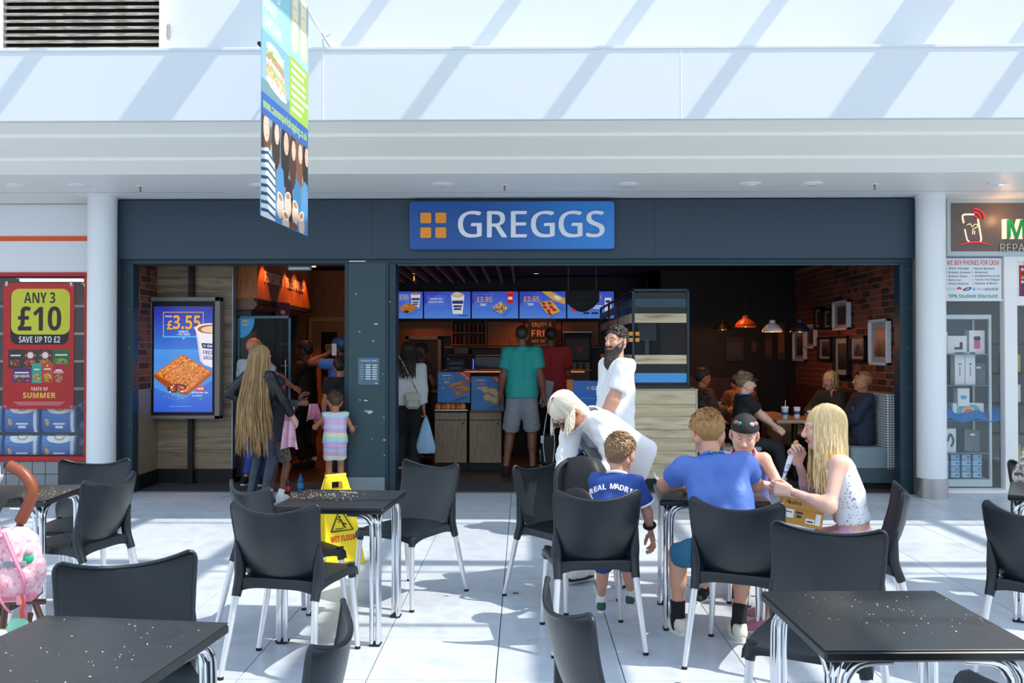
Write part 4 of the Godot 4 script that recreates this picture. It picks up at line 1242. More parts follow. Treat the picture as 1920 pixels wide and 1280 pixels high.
	put("handle", Shape.new().tube([Vector3(-0.4, 0.57, 0.29), Vector3(0.24, 0.57, 0.29)], 0.01, 8), mats.steel, ov)
	var cof := thing("coffee_machine", "black coffee machine with two blue lit side strips behind the counter", "coffee machine", Vector3(-1.0, 0.9, -14.2))
	put("body", Shape.new().box(Vector3(0, 0.3, 0), Vector3(0.42, 0.56, 0.4), 0.015), mats.black, cof)
	put("hopper", Shape.new().box(Vector3(0, 0.64, 0), Vector3(0.26, 0.14, 0.2), 0.02), mat("hopper", "3a2a22", 0.25), cof)
	var bl := mat("blue_strip", "4a5af0", 0.4)
	bl.emission_enabled = true
	bl.emission = H("4a50f0")
	bl.emission_energy_multiplier = 1.0
	for s in [-1, 1]:
		put("light_strip", Shape.new().box(Vector3(s * 0.2, 0.4, 0.205), Vector3(0.02, 0.22, 0.012), 0.004), bl, cof)
	put("drip_tray", Shape.new().box(Vector3(0, 0.05, 0.25), Vector3(0.3, 0.04, 0.14), 0.005), mats.steel, cof)
	put("spout", Shape.new().box(Vector3(0, 0.3, 0.23), Vector3(0.08, 0.08, 0.08), 0.01), mats.steel, cof)
	var dm := thing("drinks_machine", "black cold drinks machine with photo panel and white taps", "drinks machine", Vector3(0.85, 0.9, -14.1))
	put("body", Shape.new().box(Vector3(0, 0.45, 0), Vector3(0.44, 0.92, 0.4), 0.012), mats.black, dm)
	put("top_rail", Shape.new().box(Vector3(0, 0.93, 0.1), Vector3(0.46, 0.02, 0.3), 0.004), mats.steel, dm)
	put("photo_panel", Shape.new().box(Vector3(0, 0.66, 0.203), Vector3(0.36, 0.34, 0.006)), mat("photo_dark", "2a2b30", 0.4), dm)
	put("photo_fruit", Shape.new().extrude(shift(rr(0.1, 0.09, 0.04), 0.04, 0.66), 0.206, 0.209), mat("fruit", "8a4a22", 0.5), dm)
	put("tap_panel", Shape.new().box(Vector3(0, 0.3, 0.203), Vector3(0.38, 0.3, 0.006)), mat("tap_panel", "6f6c68", 0.4), dm)
	for k in 3:
		put("tap", Shape.new().box(Vector3(-0.1 + 0.1 * k, 0.38, 0.23), Vector3(0.03, 0.12, 0.06), 0.006), mats.black, dm)
	var fc := Canvas.new(self, 96, 128, H("1d1a18"))
	fc.text("ENJOY A", 48, 22, 16, H("c98a4a"), 70)
	fc.text("FREE", 48, 54, 26, H("d89a5a"), 74)
	fc.text("HOT DRINK", 48, 84, 13, H("c98a4a"), 70)
	for k in 3:
		fc.rect(18, 98 + 9 * k, 60, 4, H("8a6038"))
	single("free_drink_poster", "dark ENJOY A FREE poster with amber lettering between the two waiting men", "poster", Shape.new().box(Vector3(0, 0, -0.004), Vector3(0.46, 0.56, 0.006)).sheet(Vector3.ZERO, 0.44, 0.54), print_mat("free_drink", fc, 0.5), Vector3(0.3, 1.78, -14.4))
	serving_counter()
	stands()
	island()
	left_wing()
	var cs := thing("collection_sign", "dark shield shaped hanging sign lettered Collection point before the menu screens", "sign", Vector3(0.80, 2.36, -12.0))
	var sh := PackedVector2Array([Vector2(-0.23, 0), Vector2(0.23, 0), Vector2(0.23, -0.15), Vector2(0.15, -0.23), Vector2(0.06, -0.285), Vector2(0, -0.295), Vector2(-0.06, -0.285), Vector2(-0.15, -0.23), Vector2(-0.23, -0.15)])
	put("board", Shape.new().extrude(sh, -0.012, 0.012), mats.charcoal, cs)
	var rim := []
	for p in [sh[2], sh[3], sh[4], sh[5], sh[6], sh[7], sh[8]]:
		rim.append(Vector3(p.x, p.y, 0.012))
	put("edge_trim", Shape.new().tube(rim, 0.006, 6), mat("edge_amber", "5a4020", 0.4), cs)
	put("lettering", letters("Collection", 0.045, 0.004, false), mat("dim_letter", "4a4e54", 0.5), cs, Vector3(0, -0.1, 0.014))
	put("lettering", letters("point", 0.045, 0.004, false), mats.dim_letter, cs, Vector3(0, -0.18, 0.014))
	for s in [-1, 1]:
		put("hanger", Shape.new().tube([Vector3(s * 0.19, 0, 0), Vector3(s * 0.19, 0.4, 0)], 0.004, 6), mats.steel, cs)

func serving_counter() -> void:
	var o := thing("serving_counter", "long dark serving counter with lit glass display case", "counter", Vector3(-0.6, 0, -13.2))
	put("base", Shape.new().span(Vector3(-1.55, 0, -0.35), Vector3(1.6, 0.9, 0.3), 0.006), mat("counter_base", "2a2019", 0.5), o)
	put("worktop", Shape.new().span(Vector3(-1.57, 0.9, -0.37), Vector3(1.62, 0.93, 0.32), 0.004), mats.dark, o)
	put("glass_front", Shape.new().span(Vector3(-0.6, 0.93, 0.28), Vector3(1.6, 1.24, 0.287)), mats.fridge_glass, o)
	put("glass_top", Shape.new().span(Vector3(-0.6, 1.24, -0.3), Vector3(1.6, 1.255, 0.29), 0.002), mats.orange_wood, o)
	put("tray_shelf", Shape.new().span(Vector3(-0.6, 1.08, -0.25), Vector3(1.6, 1.09, 0.2), 0.002), mats.steel, o)
	var lm := mat("case_glow", "ffd8a8", 0.5)
	lm.emission_enabled = true
	lm.emission = H("ffae66")
	lm.emission_energy_multiplier = 0.45
	put("case_lamp", Shape.new().box(Vector3(0.5, 1.225, 0.2), Vector3(2.0, 0.018, 0.03), 0.004), lm, o)
	var l := AreaLight3D.new()
	l.name = "case_light"
	l.area_size = Vector2(2.0, 0.04)
	l.light_color = Color(1.0, 0.62, 0.34)
	l.light_energy = 0.12
	l.shadow_enabled = true
	o.add_child(l)
	l.position = Vector3(0.5, 1.205, 0.2)
	l.rotation_degrees.x = -90
	var bake := Shape.new().ball(Vector3(0, 0.03, 0), Vector3(0.07, 0.035, 0.045), 10, 6)
	for j in 2:
		for k in 7:
			tag(put("pastry", bake, mat("pastry%d" % ((k + j) % 3), ["b5702e", "9a5a24", "c98a44"][(k + j) % 3], 0.6), self, Vector3(-1.05 + 0.2 * k, [0.93, 1.09][j], -13.05 + 0.05 * (k % 2))), "golden baked roll in the lit counter case, %s row, %s from the left" % [["lower", "upper"][j], nth(k)], "pastry", "bakes in the counter case")
	var card := thing("tall_menu_card", "tall narrow navy price card standing on the counter by the coffee machine", "sign", Vector3(-1.0, 0.93, -12.95))
	put("card", Shape.new().box(Vector3(0, 0.24, 0), Vector3(0.26, 0.48, 0.01), 0.002), mat("card_navy", "2a3550", 0.5), card)
	for k in 4:
		put("print_line", Shape.new().box(Vector3(0, 0.42 - 0.07 * k, 0.006), Vector3(0.19, 0.022, 0.002)), mat("card_print", "8090b0", 0.5), card)
	put("print_square", Shape.new().box(Vector3(0.02, 0.09, 0.006), Vector3(0.08, 0.1, 0.002)), mat("card_square", "a89a8a", 0.5), card)

func stands() -> void:
	var list := [[-0.936, "left stand"], [-0.49, "right stand"]]
	for k in 2:
		var o := thing("snack_stand", "low wood effect counter unit with drawer and door, " + ["left", "right"][k] + " of the pair by the queue", "cabinet", Vector3(list[k][0], 0, -11.45), 0, "wood effect counter units")
		put("body", Shape.new().span(Vector3(-0.21, 0.09, -0.3), Vector3(0.21, 0.745, 0.13), 0.004), mats.dark, o)
		put("drawer", Shape.new().span(Vector3(-0.206, 0.645, 0.13), Vector3(0.206, 0.74, 0.148), 0.003), mats.upright_wood, o)
		put("door", Shape.new().span(Vector3(-0.206, 0.095, 0.13), Vector3(0.206, 0.638, 0.148), 0.003), mats.upright_wood, o)
		put("lock", Shape.new().lathe([Vector2(0, 0.006), Vector2(0.009, 0.005), Vector2(0.011, 0)], 12), mats.black, o, Vector3(0.16, 0.6, 0.148), Vector3(90, 0, 0))
		put("plinth", Shape.new().span(Vector3(-0.22, 0, -0.3), Vector3(0.22, 0.09, 0.12)), mats.black, o)
		put("tray", Shape.new().span(Vector3(-0.2, 0.745, -0.25), Vector3(0.2, 0.76, 0.14), 0.003), mats.dark if k == 0 else mats.orange_wood, o)
		var c := Canvas.new(self, 256, 272, H("2f80c8"))
		c.grad(0, 0, 256, 272, H("2a74c0"), H("2f8ad0"))
		c.frame(16, 20, 104, 86, 3, H("7cc0e8"))
		c.text(["£3.80", "£2.60"][k], 70, 58, 26, H("f0952c"), 70)
		c.rect(36, 28, 70, 7, H("dfe8f0"))
		c.rect(44, 84, 50, 5, H("dfe8f0")); c.rect(52, 93, 36, 5, H("dfe8f0"))
		c.poly(PackedVector2Array([Vector2(148, 0), Vector2(256, 0), Vector2(256, 108)]), H("d2323a"))
		c.text("SAVE 25%", 216, 38, 15, H("f8eef0"), 84, true, 0.78)
		if k == 0:
			c.ell(180, 240, 70, 12, H("1f5fa8"), -0.3)
			for q in [[160, 110, 62, 22, -0.3], [190, 140, 52, 22, -0.25], [226, 158, 40, 24, -0.6], [162, 194, 36, 22, 0.35], [110, 132, 26, 20, 0.2]]:
				c.ell(q[0], q[1], q[2], q[3], H("b8662c"), q[4])
				c.ell(q[0] - 4, q[1] - 6, q[2] * 0.8, q[3] * 0.5, H("d08a44"), q[4])
			c.specks(110, 90, 140, 110, 40, [H("8a4a1c"), H("e0a45c")], 2, 5, 7)
			c.poly(PackedVector2Array([Vector2(26, 146), Vector2(44, 132), Vector2(62, 146), Vector2(44, 160)]), H("e08a2c"))
		else:
			c.ell(190, 240, 60, 12, H("1f62ac"), -0.2)
			for q in [[116, 108], [176, 122], [134, 170], [216, 148], [190, 190]]:
				c.ell(q[0], q[1], 40, 30, H("b98a58"), 0.3)
				c.ell(q[0] - 4, q[1] - 5, 33, 23, H("e2c392"), 0.3)
		var p := thing("offer_card", ["blue offer card of stacked sausage rolls standing on the left counter unit", "blue offer card of round sugared doughnuts standing on the right counter unit"][k], "poster", Vector3(list[k][0] + [0.03, 0.02][k], [0.85, 0.765][k], -11.42), 0, "blue offer cards")
		put("card", Shape.new().box(Vector3(0, 0.21, 0), Vector3(0.42, [0.4, 0.45][k], 0.012), 0.002).sheet(Vector3(0, 0.21, 0.0065), 0.42, [0.4, 0.45][k]), print_mat("offer%d" % k, c, 0.4), p, Vector3.ZERO, Vector3(-4, 0, 0))
	var bg := thing("snack_bag_rack", "wire tray on the left counter unit below the sausage roll card", "tray", Vector3(-0.93, 0.76, -11.33))
	put("tray_floor", Shape.new().span(Vector3(-0.21, 0, -0.12), Vector3(0.21, 0.008, 0.06), 0.002), mats.steel, bg)
	put("lip", Shape.new().span(Vector3(-0.21, 0, 0.055), Vector3(0.21, 0.02, 0.06), 0.001), mats.steel, bg)
	var bag := Shape.new().ball(Vector3(0, 0.045, 0), Vector3(0.042, 0.05, 0.02), 10, 7)
	for k in 12:
		tag(put("snack_bag", bag, mat("snack%d" % (k % 3), ["d0692c", "c24a30", "d88a44"][k % 3], 0.25), self, Vector3(-1.11 + 0.066 * (k % 6), 0.768, -11.36 + 0.045 * (k / 6)), Vector3(-12, 0, (k * 37) % 17 - 8)), "small orange foil snack bag, %s row of the tray, %s from the left" % [["back", "front"][k / 6], nth(k % 6)], "snack bag", "orange snack bags")

func island() -> void:
	var o := thing("wood_counter", "wood plank clad till counter end beside the man in white", "counter", Vector3(1.56, 0, -9.75))
	put("carcass", Shape.new().span(Vector3(-0.34, 0.118, -0.6), Vector3(0.345, 1.098, -0.02), 0.003), mats.charcoal, o)
	var hs := [0.118, 0.28, 0.42, 0.565, 0.655, 0.80, 0.94, 1.095]
	for k in 7:
		put("plank", Shape.new().span(Vector3(-0.335, hs[k] + 0.0015, -0.022), Vector3(0.34, hs[k + 1] - 0.0015, 0.0), 0.002), mats["pale_plank%d" % ((k * 5 + 1) % 3)], o)
	put("edge_strip", Shape.new().span(Vector3(0.341, 0.118, -0.6), Vector3(0.362, 1.1, 0.002), 0.002), mat("edge_grey", "a7b0b0", 0.4), o)
	put("worktop", Shape.new().span(Vector3(-0.35, 1.098, -0.62), Vector3(0.365, 1.108, 0.004), 0.002), mats.pale_plank1, o)
	put("plinth", Shape.new().span(Vector3(-0.335, 0, -0.6), Vector3(0.355, 0.118, -0.03)), mat("plinth_navy", "15202a", 0.5), o)
	var b := thing("till_counter", "long dark till counter running back behind the banded partition", "counter", Vector3(1.56, 0, -12.1))
	put("body", Shape.new().span(Vector3(-0.3, 0, -1.6), Vector3(0.3, 1.08, 1.7), 0.004), mat("till_wood", "3a2a20", 0.5), b)
	put("worktop", Shape.new().span(Vector3(-0.34, 1.08, -1.62), Vector3(0.34, 1.11, 1.72), 0.004), mats.dark, b)
	# banded partition on the counter end
	var p := thing("banded_partition", "teal framed glass partition with teal, wood and blue bands above the counter", "partition", Vector3(1.53, 1.108, -9.85))
	for x in [-0.305, 0.305]:
		put("post", Shape.new().box(Vector3(x, 0.555, 0), Vector3(0.028, 1.11, 0.04), 0.003), mats.teal, p)
	put("top_rail", Shape.new().box(Vector3(0, 1.1, 0), Vector3(0.638, 0.028, 0.04), 0.003), mats.teal, p)
	put("bottom_rail", Shape.new().box(Vector3(0, 0.018, 0), Vector3(0.638, 0.036, 0.04), 0.003), mats.teal, p)
	put("pane", Shape.new().box(Vector3(0, 0.56, -0.006), Vector3(0.58, 1.06, 0.006)), mats.fridge_glass, p)
	var py := func(y): return 2.213 - (y - 543.0) * 0.00597 - 1.108
	put("teal_band", Shape.new().span(Vector3(-0.29, py.call(576), -0.003), Vector3(0.29, py.call(560), 0.008), 0.002), mat("band_teal", "2d4b56", 0.5), p)
	put("wood_band", Shape.new().span(Vector3(-0.29, py.call(605), -0.003), Vector3(0.29, py.call(587.6), 0.008), 0.002), mats.pale_plank1, p)
	put("wood_band", Shape.new().span(Vector3(-0.29, py.call(682), -0.003), Vector3(0.29, py.call(665), 0.008), 0.002), mats.pale_plank0, p)
	put("blue_band", Shape.new().span(Vector3(-0.29, py.call(716.7), -0.003), Vector3(0.29, py.call(699), 0.008), 0.002), mat("band_blue", "4f9fe0", 0.45), p)
	for q in [[1182.5, 625.5], [1194.5, 625.5], [1182.5, 637], [1194.5, 637]]:
		put("orange_square", Shape.new().extrude(shift(rr(0.044, 0.044, 0.007), 1.212 + (q[0] - 1185.0) * 0.00597 - 1.53, py.call(q[1])), 0.021, 0.027), mats.orange_square, p)
	var dk := mat("smoke_panel", "0e0f10", 0.25)
	for q in [[560, 548], [587.6, 576], [699, 682]]:
		put("dark_band", Shape.new().span(Vector3(-0.29, py.call(q[0]) + 0.001, -0.003), Vector3(0.29, py.call(q[1]) - 0.001, 0.004)), dk, p)
	# side partition running back
	var s := thing("queue_partition", "long banded glass partition running back from the orange squares to the menu screens", "partition", Vector3(1.212, 1.11, -9.9))
	for z in [-1.3, -2.6, -3.9]:
		put("post", Shape.new().box(Vector3(0, 0.54, z), Vector3(0.03, 1.08, 0.03), 0.003), mats.charcoal, s)
	put("top_rail", Shape.new().span(Vector3(-0.015, 1.075, -3.9), Vector3(0.015, 1.1, -0.02), 0.003), mats.charcoal, s)
	put("pane", Shape.new().span(Vector3(-0.003, 0.02, -3.9), Vector3(0.003, 1.075, -0.02)), mats.fridge_glass, s)
	for q in [[576, 560, "band_teal"], [605, 587.6, "pale_plank2"], [682, 665, "pale_plank2"], [716.7, 699, "band_blue"]]:
		put("band", Shape.new().span(Vector3(-0.008, py.call(q[0]), -3.88), Vector3(0.008, py.call(q[1]), -0.03), 0.002), mats[q[2]], s)
	var nb := thing("notice_board", "dark framed notice seen through the banded partition", "notice", Vector3(1.47, 1.8, -10.5))
	put("frame", Shape.new().box(Vector3(0, 0, 0), Vector3(0.215, 0.29, 0.012), 0.003), mat("notice_frame", "3c3c42", 0.4), nb)
	put("sheet", Shape.new().box(Vector3(0, 0, 0.007), Vector3(0.195, 0.27, 0.003)), mat("notice_sheet", "15171f", 0.4), nb)
	put("stand", Shape.new().box(Vector3(0, -0.42, -0.01), Vector3(0.05, 0.55, 0.015), 0.003).box(Vector3(0, -0.685, 0), Vector3(0.2, 0.012, 0.12), 0.003), mats.notice_frame, nb)
	put("print_line", Shape.new().box(Vector3(0, -0.02, 0.009), Vector3(0.12, 0.02, 0.002)), mat("notice_line", "3a2c24", 0.5), nb)
	# blue board on a wooden upright in front of the till
	var g := thing("queue_board", "blue GREGGS queue board with wooden side behind the man in white", "sign", Vector3(0.9, 0, -10.62))
	put("wood_side", Shape.new().span(Vector3(-0.38, 0, -0.2), Vector3(-0.30, 1.185, 0.02), 0.004), mats.warm_wood, g)
	put("wood_side", Shape.new().span(Vector3(0.28, 0, -0.2), Vector3(0.34, 1.185, 0.02), 0.004), mats.warm_wood, g)
	put("panel", Shape.new().span(Vector3(-0.30, 0.3, -0.03), Vector3(0.28, 1.172, 0.012), 0.003), mat("board_blue", "2d6fc4", 0.45), g)
	for i in 2:
		for j in 2:
			put("orange_square", Shape.new().box(Vector3(-0.134 + 0.022 * i, 1.072 + 0.022 * j, 0.014), Vector3(0.017, 0.017, 0.004)), mats.orange_square, g)
	put("lettering", letters("GREGGS", 0.045, 0.004), mats.cream_letter, g, Vector3(0.035, 1.082, 0.014))
	var fr := []
	for q in [[-0.22, 0.86], [-0.22, 0.96], [0.24, 0.96], [0.24, 0.86]]:
		fr.append(Vector3(q[0], q[1], 0.013))
	put("outline", Shape.new().tube(fr, 0.004, 6), mat("outline_blue", "8cc4ee", 0.4), g)

func left_wing() -> void:
	# portrait advert screen on a black pole
	var c := Canvas.new(self, 340, 612, H("3a6fd0"))
	c.grad(0, 0, 340, 250, H("2a2f9c"), H("3f78d4"))
	c.grad(0, 250, 340, 362, H("4f97e4"), H("3358cc"))
	c.frame(52, 32, 236, 148, 4, H("e0a838"))
	c.rect(52, 172, 236, 8, H("4fb4f0"))
	c.rect(54, 100, 3, 74, H("7ab8f0"))
	c.poly(PackedVector2Array([Vector2(160, 178), Vector2(184, 178), Vector2(172, 196)]), H("4fc0f4"))
	c.text("FROM", 84, 58, 10, H("e8ecf6"))
	c.text("£", 92, 108, 50, H("f2a41c"), 34)
	c.text("3.55", 190, 92, 78, H("f2a41c"), 160)
	c.text("BARBECUE", 172, 146, 12, H("e8ecf6"), 56)
	c.text("+ HOT DRINK", 172, 162, 12, H("e8ecf6"), 76)
	c.poly(PackedVector2Array([Vector2(0, 330), Vector2(130, 258), Vector2(340, 360), Vector2(340, 430), Vector2(170, 540), Vector2(0, 470)]), H("4f8fe0"))
	c.poly(PackedVector2Array([Vector2(0, 470), Vector2(170, 540), Vector2(340, 430), Vector2(340, 452), Vector2(172, 566), Vector2(0, 492)]), H("3a6fcc"))
	c.poly(PackedVector2Array([Vector2(240, 120), Vector2(340, 108), Vector2(340, 356), Vector2(292, 338), Vector2(268, 316)]), H("ece6f0"))
	c.poly(PackedVector2Array([Vector2(240, 120), Vector2(252, 200), Vector2(268, 316), Vector2(284, 330), Vector2(262, 200)]), H("d8cfe4"))
	c.ell(322, 130, 84, 32, H("f4eef2"))
	c.ell(326, 132, 74, 26, H("a3623a"))
	c.ell(332, 134, 58, 19, H("e9c9a6"))
	c.poly(PackedVector2Array([Vector2(276, 212), Vector2(340, 216), Vector2(340, 248), Vector2(282, 242)]), H("2a3a86"))
	c.rect(288, 222, 12, 12, H("d8b04a"))
	c.text("GREGGS", 334, 231, 14, H("f0f0f8"), 50, true, 0.06)
	c.text("FRESH", 322, 268, 22, H("2a3a86"), 74, true, 0.06)
	c.text("GROUND", 330, 298, 22, H("2a3a86"), 84, true, 0.06)
	# the bake
	var a := Vector2(2, 392)
	var b := Vector2(166, 276)
	var d := Vector2(196, 496)
	var e := Vector2(336, 378)
	c.poly(PackedVector2Array([a, b, e, d]), H("c8692a"))
	c.poly(PackedVector2Array([a, d, Vector2(192, 516), Vector2(90, 484), Vector2(0, 412)]), H("9c4a1c"))
	c.poly(PackedVector2Array([d, e, Vector2(334, 398), Vector2(192, 516)]), H("a8541f"))
	c.crumb_quad(a + Vector2(6, 0), b, e - Vector2(6, 0), d, H("cc6c2a"), [H("b0561e"), H("e08a3c"), H("d87a30"), H("9c4818"), H("eeb060")], 420, 3, 9, 5)
	for k in 14:
		var t := 0.08 + 0.062 * k
		var p0 := a.lerp(b, t)
		var p1 := d.lerp(e, t)
		for m in 9:
			var q := p0.lerp(p1, 0.06 + 0.105 * m)
			c.ell(q.x, q.y, 7, 1.8, H("f0b468"), 0.62)
	c.ell(134, 474, 56, 26, H("5a2c16"), -0.1)
	c.specks(88, 452, 96, 44, 60, [H("7a3a1c"), H("3a1c10"), H("d8b080"), H("c8341f"), H("e8d8b8")], 2, 7, 6)
	c.ell(150, 462, 12, 9, H("d02a1c"))
	c.ell(176, 480, 10, 7, H("c82a1c"))
	c.specks(60, 510, 140, 26, 12, [H("c8692a"), H("e0a050")], 1.5, 4, 8)
	c.round_rect(248, 462, 48, 28, 5, H("d8322c"))
	c.text("NEW", 272, 476, 15, H("f8f0f0"), 36)
	c.text("PEPPERONI, RED", 268, 500, 9, H("f0f2f8"), 96)
	c.text("& SPICY", 254, 518, 9, H("f0f2f8"), 56)
	c.poly(PackedVector2Array([Vector2(262, 530), Vector2(284, 530), Vector2(273, 550)]), H("3aa060"))
	c.rect(90, 578, 130, 3, H("6fa8ee"))
	var o := thing("advert_screen", "portrait advert screen of a pastry bake with £3.55 on a black pole", "screen", Vector3(-3.885, 0, -10.0))
	var fm := mat("screen_frame", "7c756c", 0.4, 0.2)
	put("frame", Shape.new().span(Vector3(-0.42, 0.755, -0.09), Vector3(-0.36, 2.145, 0.02), 0.004).span(Vector3(0.365, 0.755, -0.09), Vector3(0.425, 2.145, 0.02), 0.004).span(Vector3(-0.42, 2.095, -0.09), Vector3(0.425, 2.145, 0.02), 0.004).span(Vector3(-0.42, 0.755, -0.09), Vector3(0.425, 0.795, 0.02), 0.004), fm, o)
	put("bezel", Shape.new().span(Vector3(-0.37, 0.79, -0.08), Vector3(0.37, 2.1, 0.004)), mats.black, o)
	put("display", Shape.new().sheet(Vector3(0.0, 1.435, 0.006), 0.67, 1.205), print_mat("advert", c, 0.25, 0.8), o)
	put("pole", Shape.new().box(Vector3(0.045, 1.29, -0.12), Vector3(0.06, 2.58, 0.05), 0.004), mats.black, o)
	put("floor_plate", Shape.new().box(Vector3(0.045, 0.008, -0.12), Vector3(0.12, 0.016, 0.1), 0.003), mats.black, o)
	put("tag", Shape.new().box(Vector3(-0.35, 2.12, 0.022), Vector3(0.045, 0.02, 0.004)), mat("tag_blue", "4a90d8", 0.4), o)
	# open chiller with glass door
	for k in 2:
		var f := thing("chiller", ["near chilled food cabinet with its glass door standing open", "far chilled food cabinet under the wood bulkhead"][k], "fridge", Vector3(-3.5, 0, -10.75 - 1.25 * k), 0, "chillers along the left wall")
		put("body", Shape.new().span(Vector3(-0.4, 0.05, -0.42), Vector3(-0.34, 2.0, 0.42), 0.004).span(Vector3(-0.4, 1.95, -0.42), Vector3(0.3, 2.02, 0.42), 0.004).span(Vector3(-0.4, 0.05, -0.42), Vector3(0.3, 0.4, 0.42), 0.004).span(Vector3(-0.4, 0.05, -0.45), Vector3(0.3, 2.0, -0.42), 0.004), mats.charcoal, f)
		put("side_panel", Shape.new().span(Vector3(-0.4, 0.05, 0.42), Vector3(0.3, 2.0, 0.445), 0.004), mats.charcoal, f)
		put("canopy", Shape.new().extrude(PackedVector2Array([Vector2(-0.3, 0.0), Vector2(0.32, 0.0), Vector2(0.36, 0.06), Vector2(0.3, 0.14), Vector2(0.1, 0.17), Vector2(-0.3, 0.17)]), -0.4, 0.42), mat("canopy_brown", "6a4428", 0.4), f, Vector3(0, 2.02, 0))
		for j in 4:
			put("shelf", Shape.new().span(Vector3(-0.34, 0.72 + 0.3 * j, -0.4), Vector3(0.22, 0.735 + 0.3 * j, 0.4), 0.002), mats.steel, f)
		for j in (4 if k == 0 else 0):
			for i in 3:
				tag(put("chilled_pack", Shape.new().box(Vector3(0, 0.07, 0), Vector3(0.14, 0.14, 0.11), 0.008), mat("chill%d" % ((i * 2 + j) % 4), ["7a3a1c", "a86a2c", "3a4a2a", "8a2a20"][(i * 2 + j) % 4], 0.4), self, Vector3(-3.36, 0.735 + 0.3 * j, -10.76 + 0.15 * i)), "sandwich pack on the near chiller, %s shelf, %s from the back" % [["lowest", "second", "third", "top"][j], nth(i)], "sandwich pack", "packs in the %s chiller" % ["near", "far"][k])
	var d0 := thing("chiller_door", "open glass chiller door with blue sticker and steel handle in the left doorway", "door", Vector3(-3.36, 0.5, -10.3))
	put("frame", Shape.new().span(Vector3(0, 0, -0.015), Vector3(0.028, 1.44, 0.015), 0.003).span(Vector3(0.6, 0, -0.015), Vector3(0.628, 1.44, 0.015), 0.003).span(Vector3(0, 1.41, -0.015), Vector3(0.628, 1.44, 0.015), 0.003).span(Vector3(0, 0, -0.015), Vector3(0.628, 0.03, 0.015), 0.003), mat("door_teal", "3f6473", 0.35), d0)
	put("pane", Shape.new().span(Vector3(0.02, 0.02, -0.004), Vector3(0.61, 1.42, 0.004)), mats.fridge_glass, d0)
	put("handle", Shape.new().tube([Vector3(0.575, 0.6, 0.016), Vector3(0.575, 0.6, 0.04), Vector3(0.575, 0.92, 0.04), Vector3(0.575, 0.92, 0.016)], 0.008, 8), mats.steel, d0)
	var st := PackedVector2Array([Vector2(0.03, 1.41), Vector2(0.03, 1.18)])
	for i in 7:
		st.append(Vector2(0.03, 1.41) + Vector2(0.17 * sin(PI / 2 * i / 6), -0.23 * cos(PI / 2 * i / 6)))
	put("sticker", Shape.new().extrude(st, 0.004, 0.006), mat("sticker_blue", "2aa0d8", 0.4), d0)
	for k in 2:
		put("sticker_print", Shape.new().box(Vector3(0.09, 1.38 - 0.045 * k, 0.007), Vector3(0.07, 0.018, 0.001)), mat("sticker_yellow", "d8b848", 0.4), d0)
	put("blue_panel", Shape.new().span(Vector3(0.27, 0.42, -0.006), Vector3(0.55, 0.77, -0.003)), mat("panel_blue", "17467c", 0.3), d0)
	put("white_card", Shape.new().span(Vector3(0.47, 0.17, 0.005), Vector3(0.585, 0.4, 0.008)), mat("card_white", "ccd6dc", 0.4), d0)
	# wood bulkhead with lettering and three spots
	var bh := thing("wood_bulkhead", "orange wood bulkhead lettered FRESHLY PREPARED with pools of warm light", "bulkhead", Vector3(-3.14, 2.15, -11.65))
	for k in 10:
		put("board", Shape.new().span(Vector3(-0.03, 0.0, 1.3 - 0.262 * (k + 1) + 0.002), Vector3(0.0, 0.6, 1.3 - 0.262 * k), 0.002), mats.orange_wood, bh)
	put("soffit", Shape.new().span(Vector3(-0.7, -0.06, -1.32), Vector3(0.005, 0.0, 1.3), 0.003), mats.black, bh)
	put("end_panel", Shape.new().span(Vector3(-0.7, 0.0, 1.3), Vector3(0.0, 0.6, 1.325), 0.003), mats.orange_wood, bh)
	var tx := letters("FRESHLY PREPARED", 0.13, 0.012, true)
	var tw := tx.get_aabb().size.x
	var tm := put("lettering", tx, mat("coral_letter", "e8a890", 0.5), bh, Vector3(0.008, 0.28, 0.1), Vector3(0, 90, 0))
	tm.scale.x = 1.9 / tw
	for k in 3:
		var l := SpotLight3D.new()
		l.name = "bulkhead_light"
		l.light_color = Color(1.0, 0.56, 0.27)
		l.light_energy = 0.75
		l.spot_angle = 38.0
		l.spot_angle_attenuation = 0.35
		l.spot_range = 6.0
		l.light_size = 0.02
		l.shadow_enabled = true
		bh.add_child(l, true)
		l.position = Vector3(0.14, 0.57, 1.12 - 1.0 * k)
		l.rotation_degrees = Vector3(-90, 0, 0)
		l.rotation_degrees.z = 0.0
		put("spot_lamp", Shape.new().lathe([Vector2(0, 0.0), Vector2(0.03, 0.0), Vector2(0.035, 0.03), Vector2(0, 0.03)], 14), mats.warm_glow, bh, Vector3(0.14, 0.58, 1.12 - 1.0 * k))
	# wooden door at the back
	var wd := struct("door_4", Shape.new().span(Vector3(-3.22, 0, -13.37), Vector3(-2.66, 1.98, -13.4), 0.003), mat("honey_wood", "a05f2a", 0.5))
	put("architrave", Shape.new().span(Vector3(-3.28, 1.98, -13.35), Vector3(-2.6, 2.05, -13.4), 0.004).span(Vector3(-2.66, 0, -13.35), Vector3(-2.6, 1.98, -13.4), 0.004).span(Vector3(-3.28, 0, -13.35), Vector3(-3.22, 1.98, -13.4), 0.004), mat("honey_light", "c98544", 0.5), wd)
	put("vision_panel", Shape.new().span(Vector3(-3.08, 0.95, -13.36), Vector3(-2.84, 1.82, -13.375)), mat("vision_glass", "2a1a12", 0.15), wd)
	put("door_handle", Shape.new().tube([Vector3(-2.74, 0.98, -13.36), Vector3(-2.74, 0.98, -13.32), Vector3(-2.83, 0.98, -13.32)], 0.009, 8), mats.steel, wd)
	var pr := thing("purple_poster", "small purple offer card above the chillers", "poster", Vector3(-3.12, 2.06, -11.35), 80)
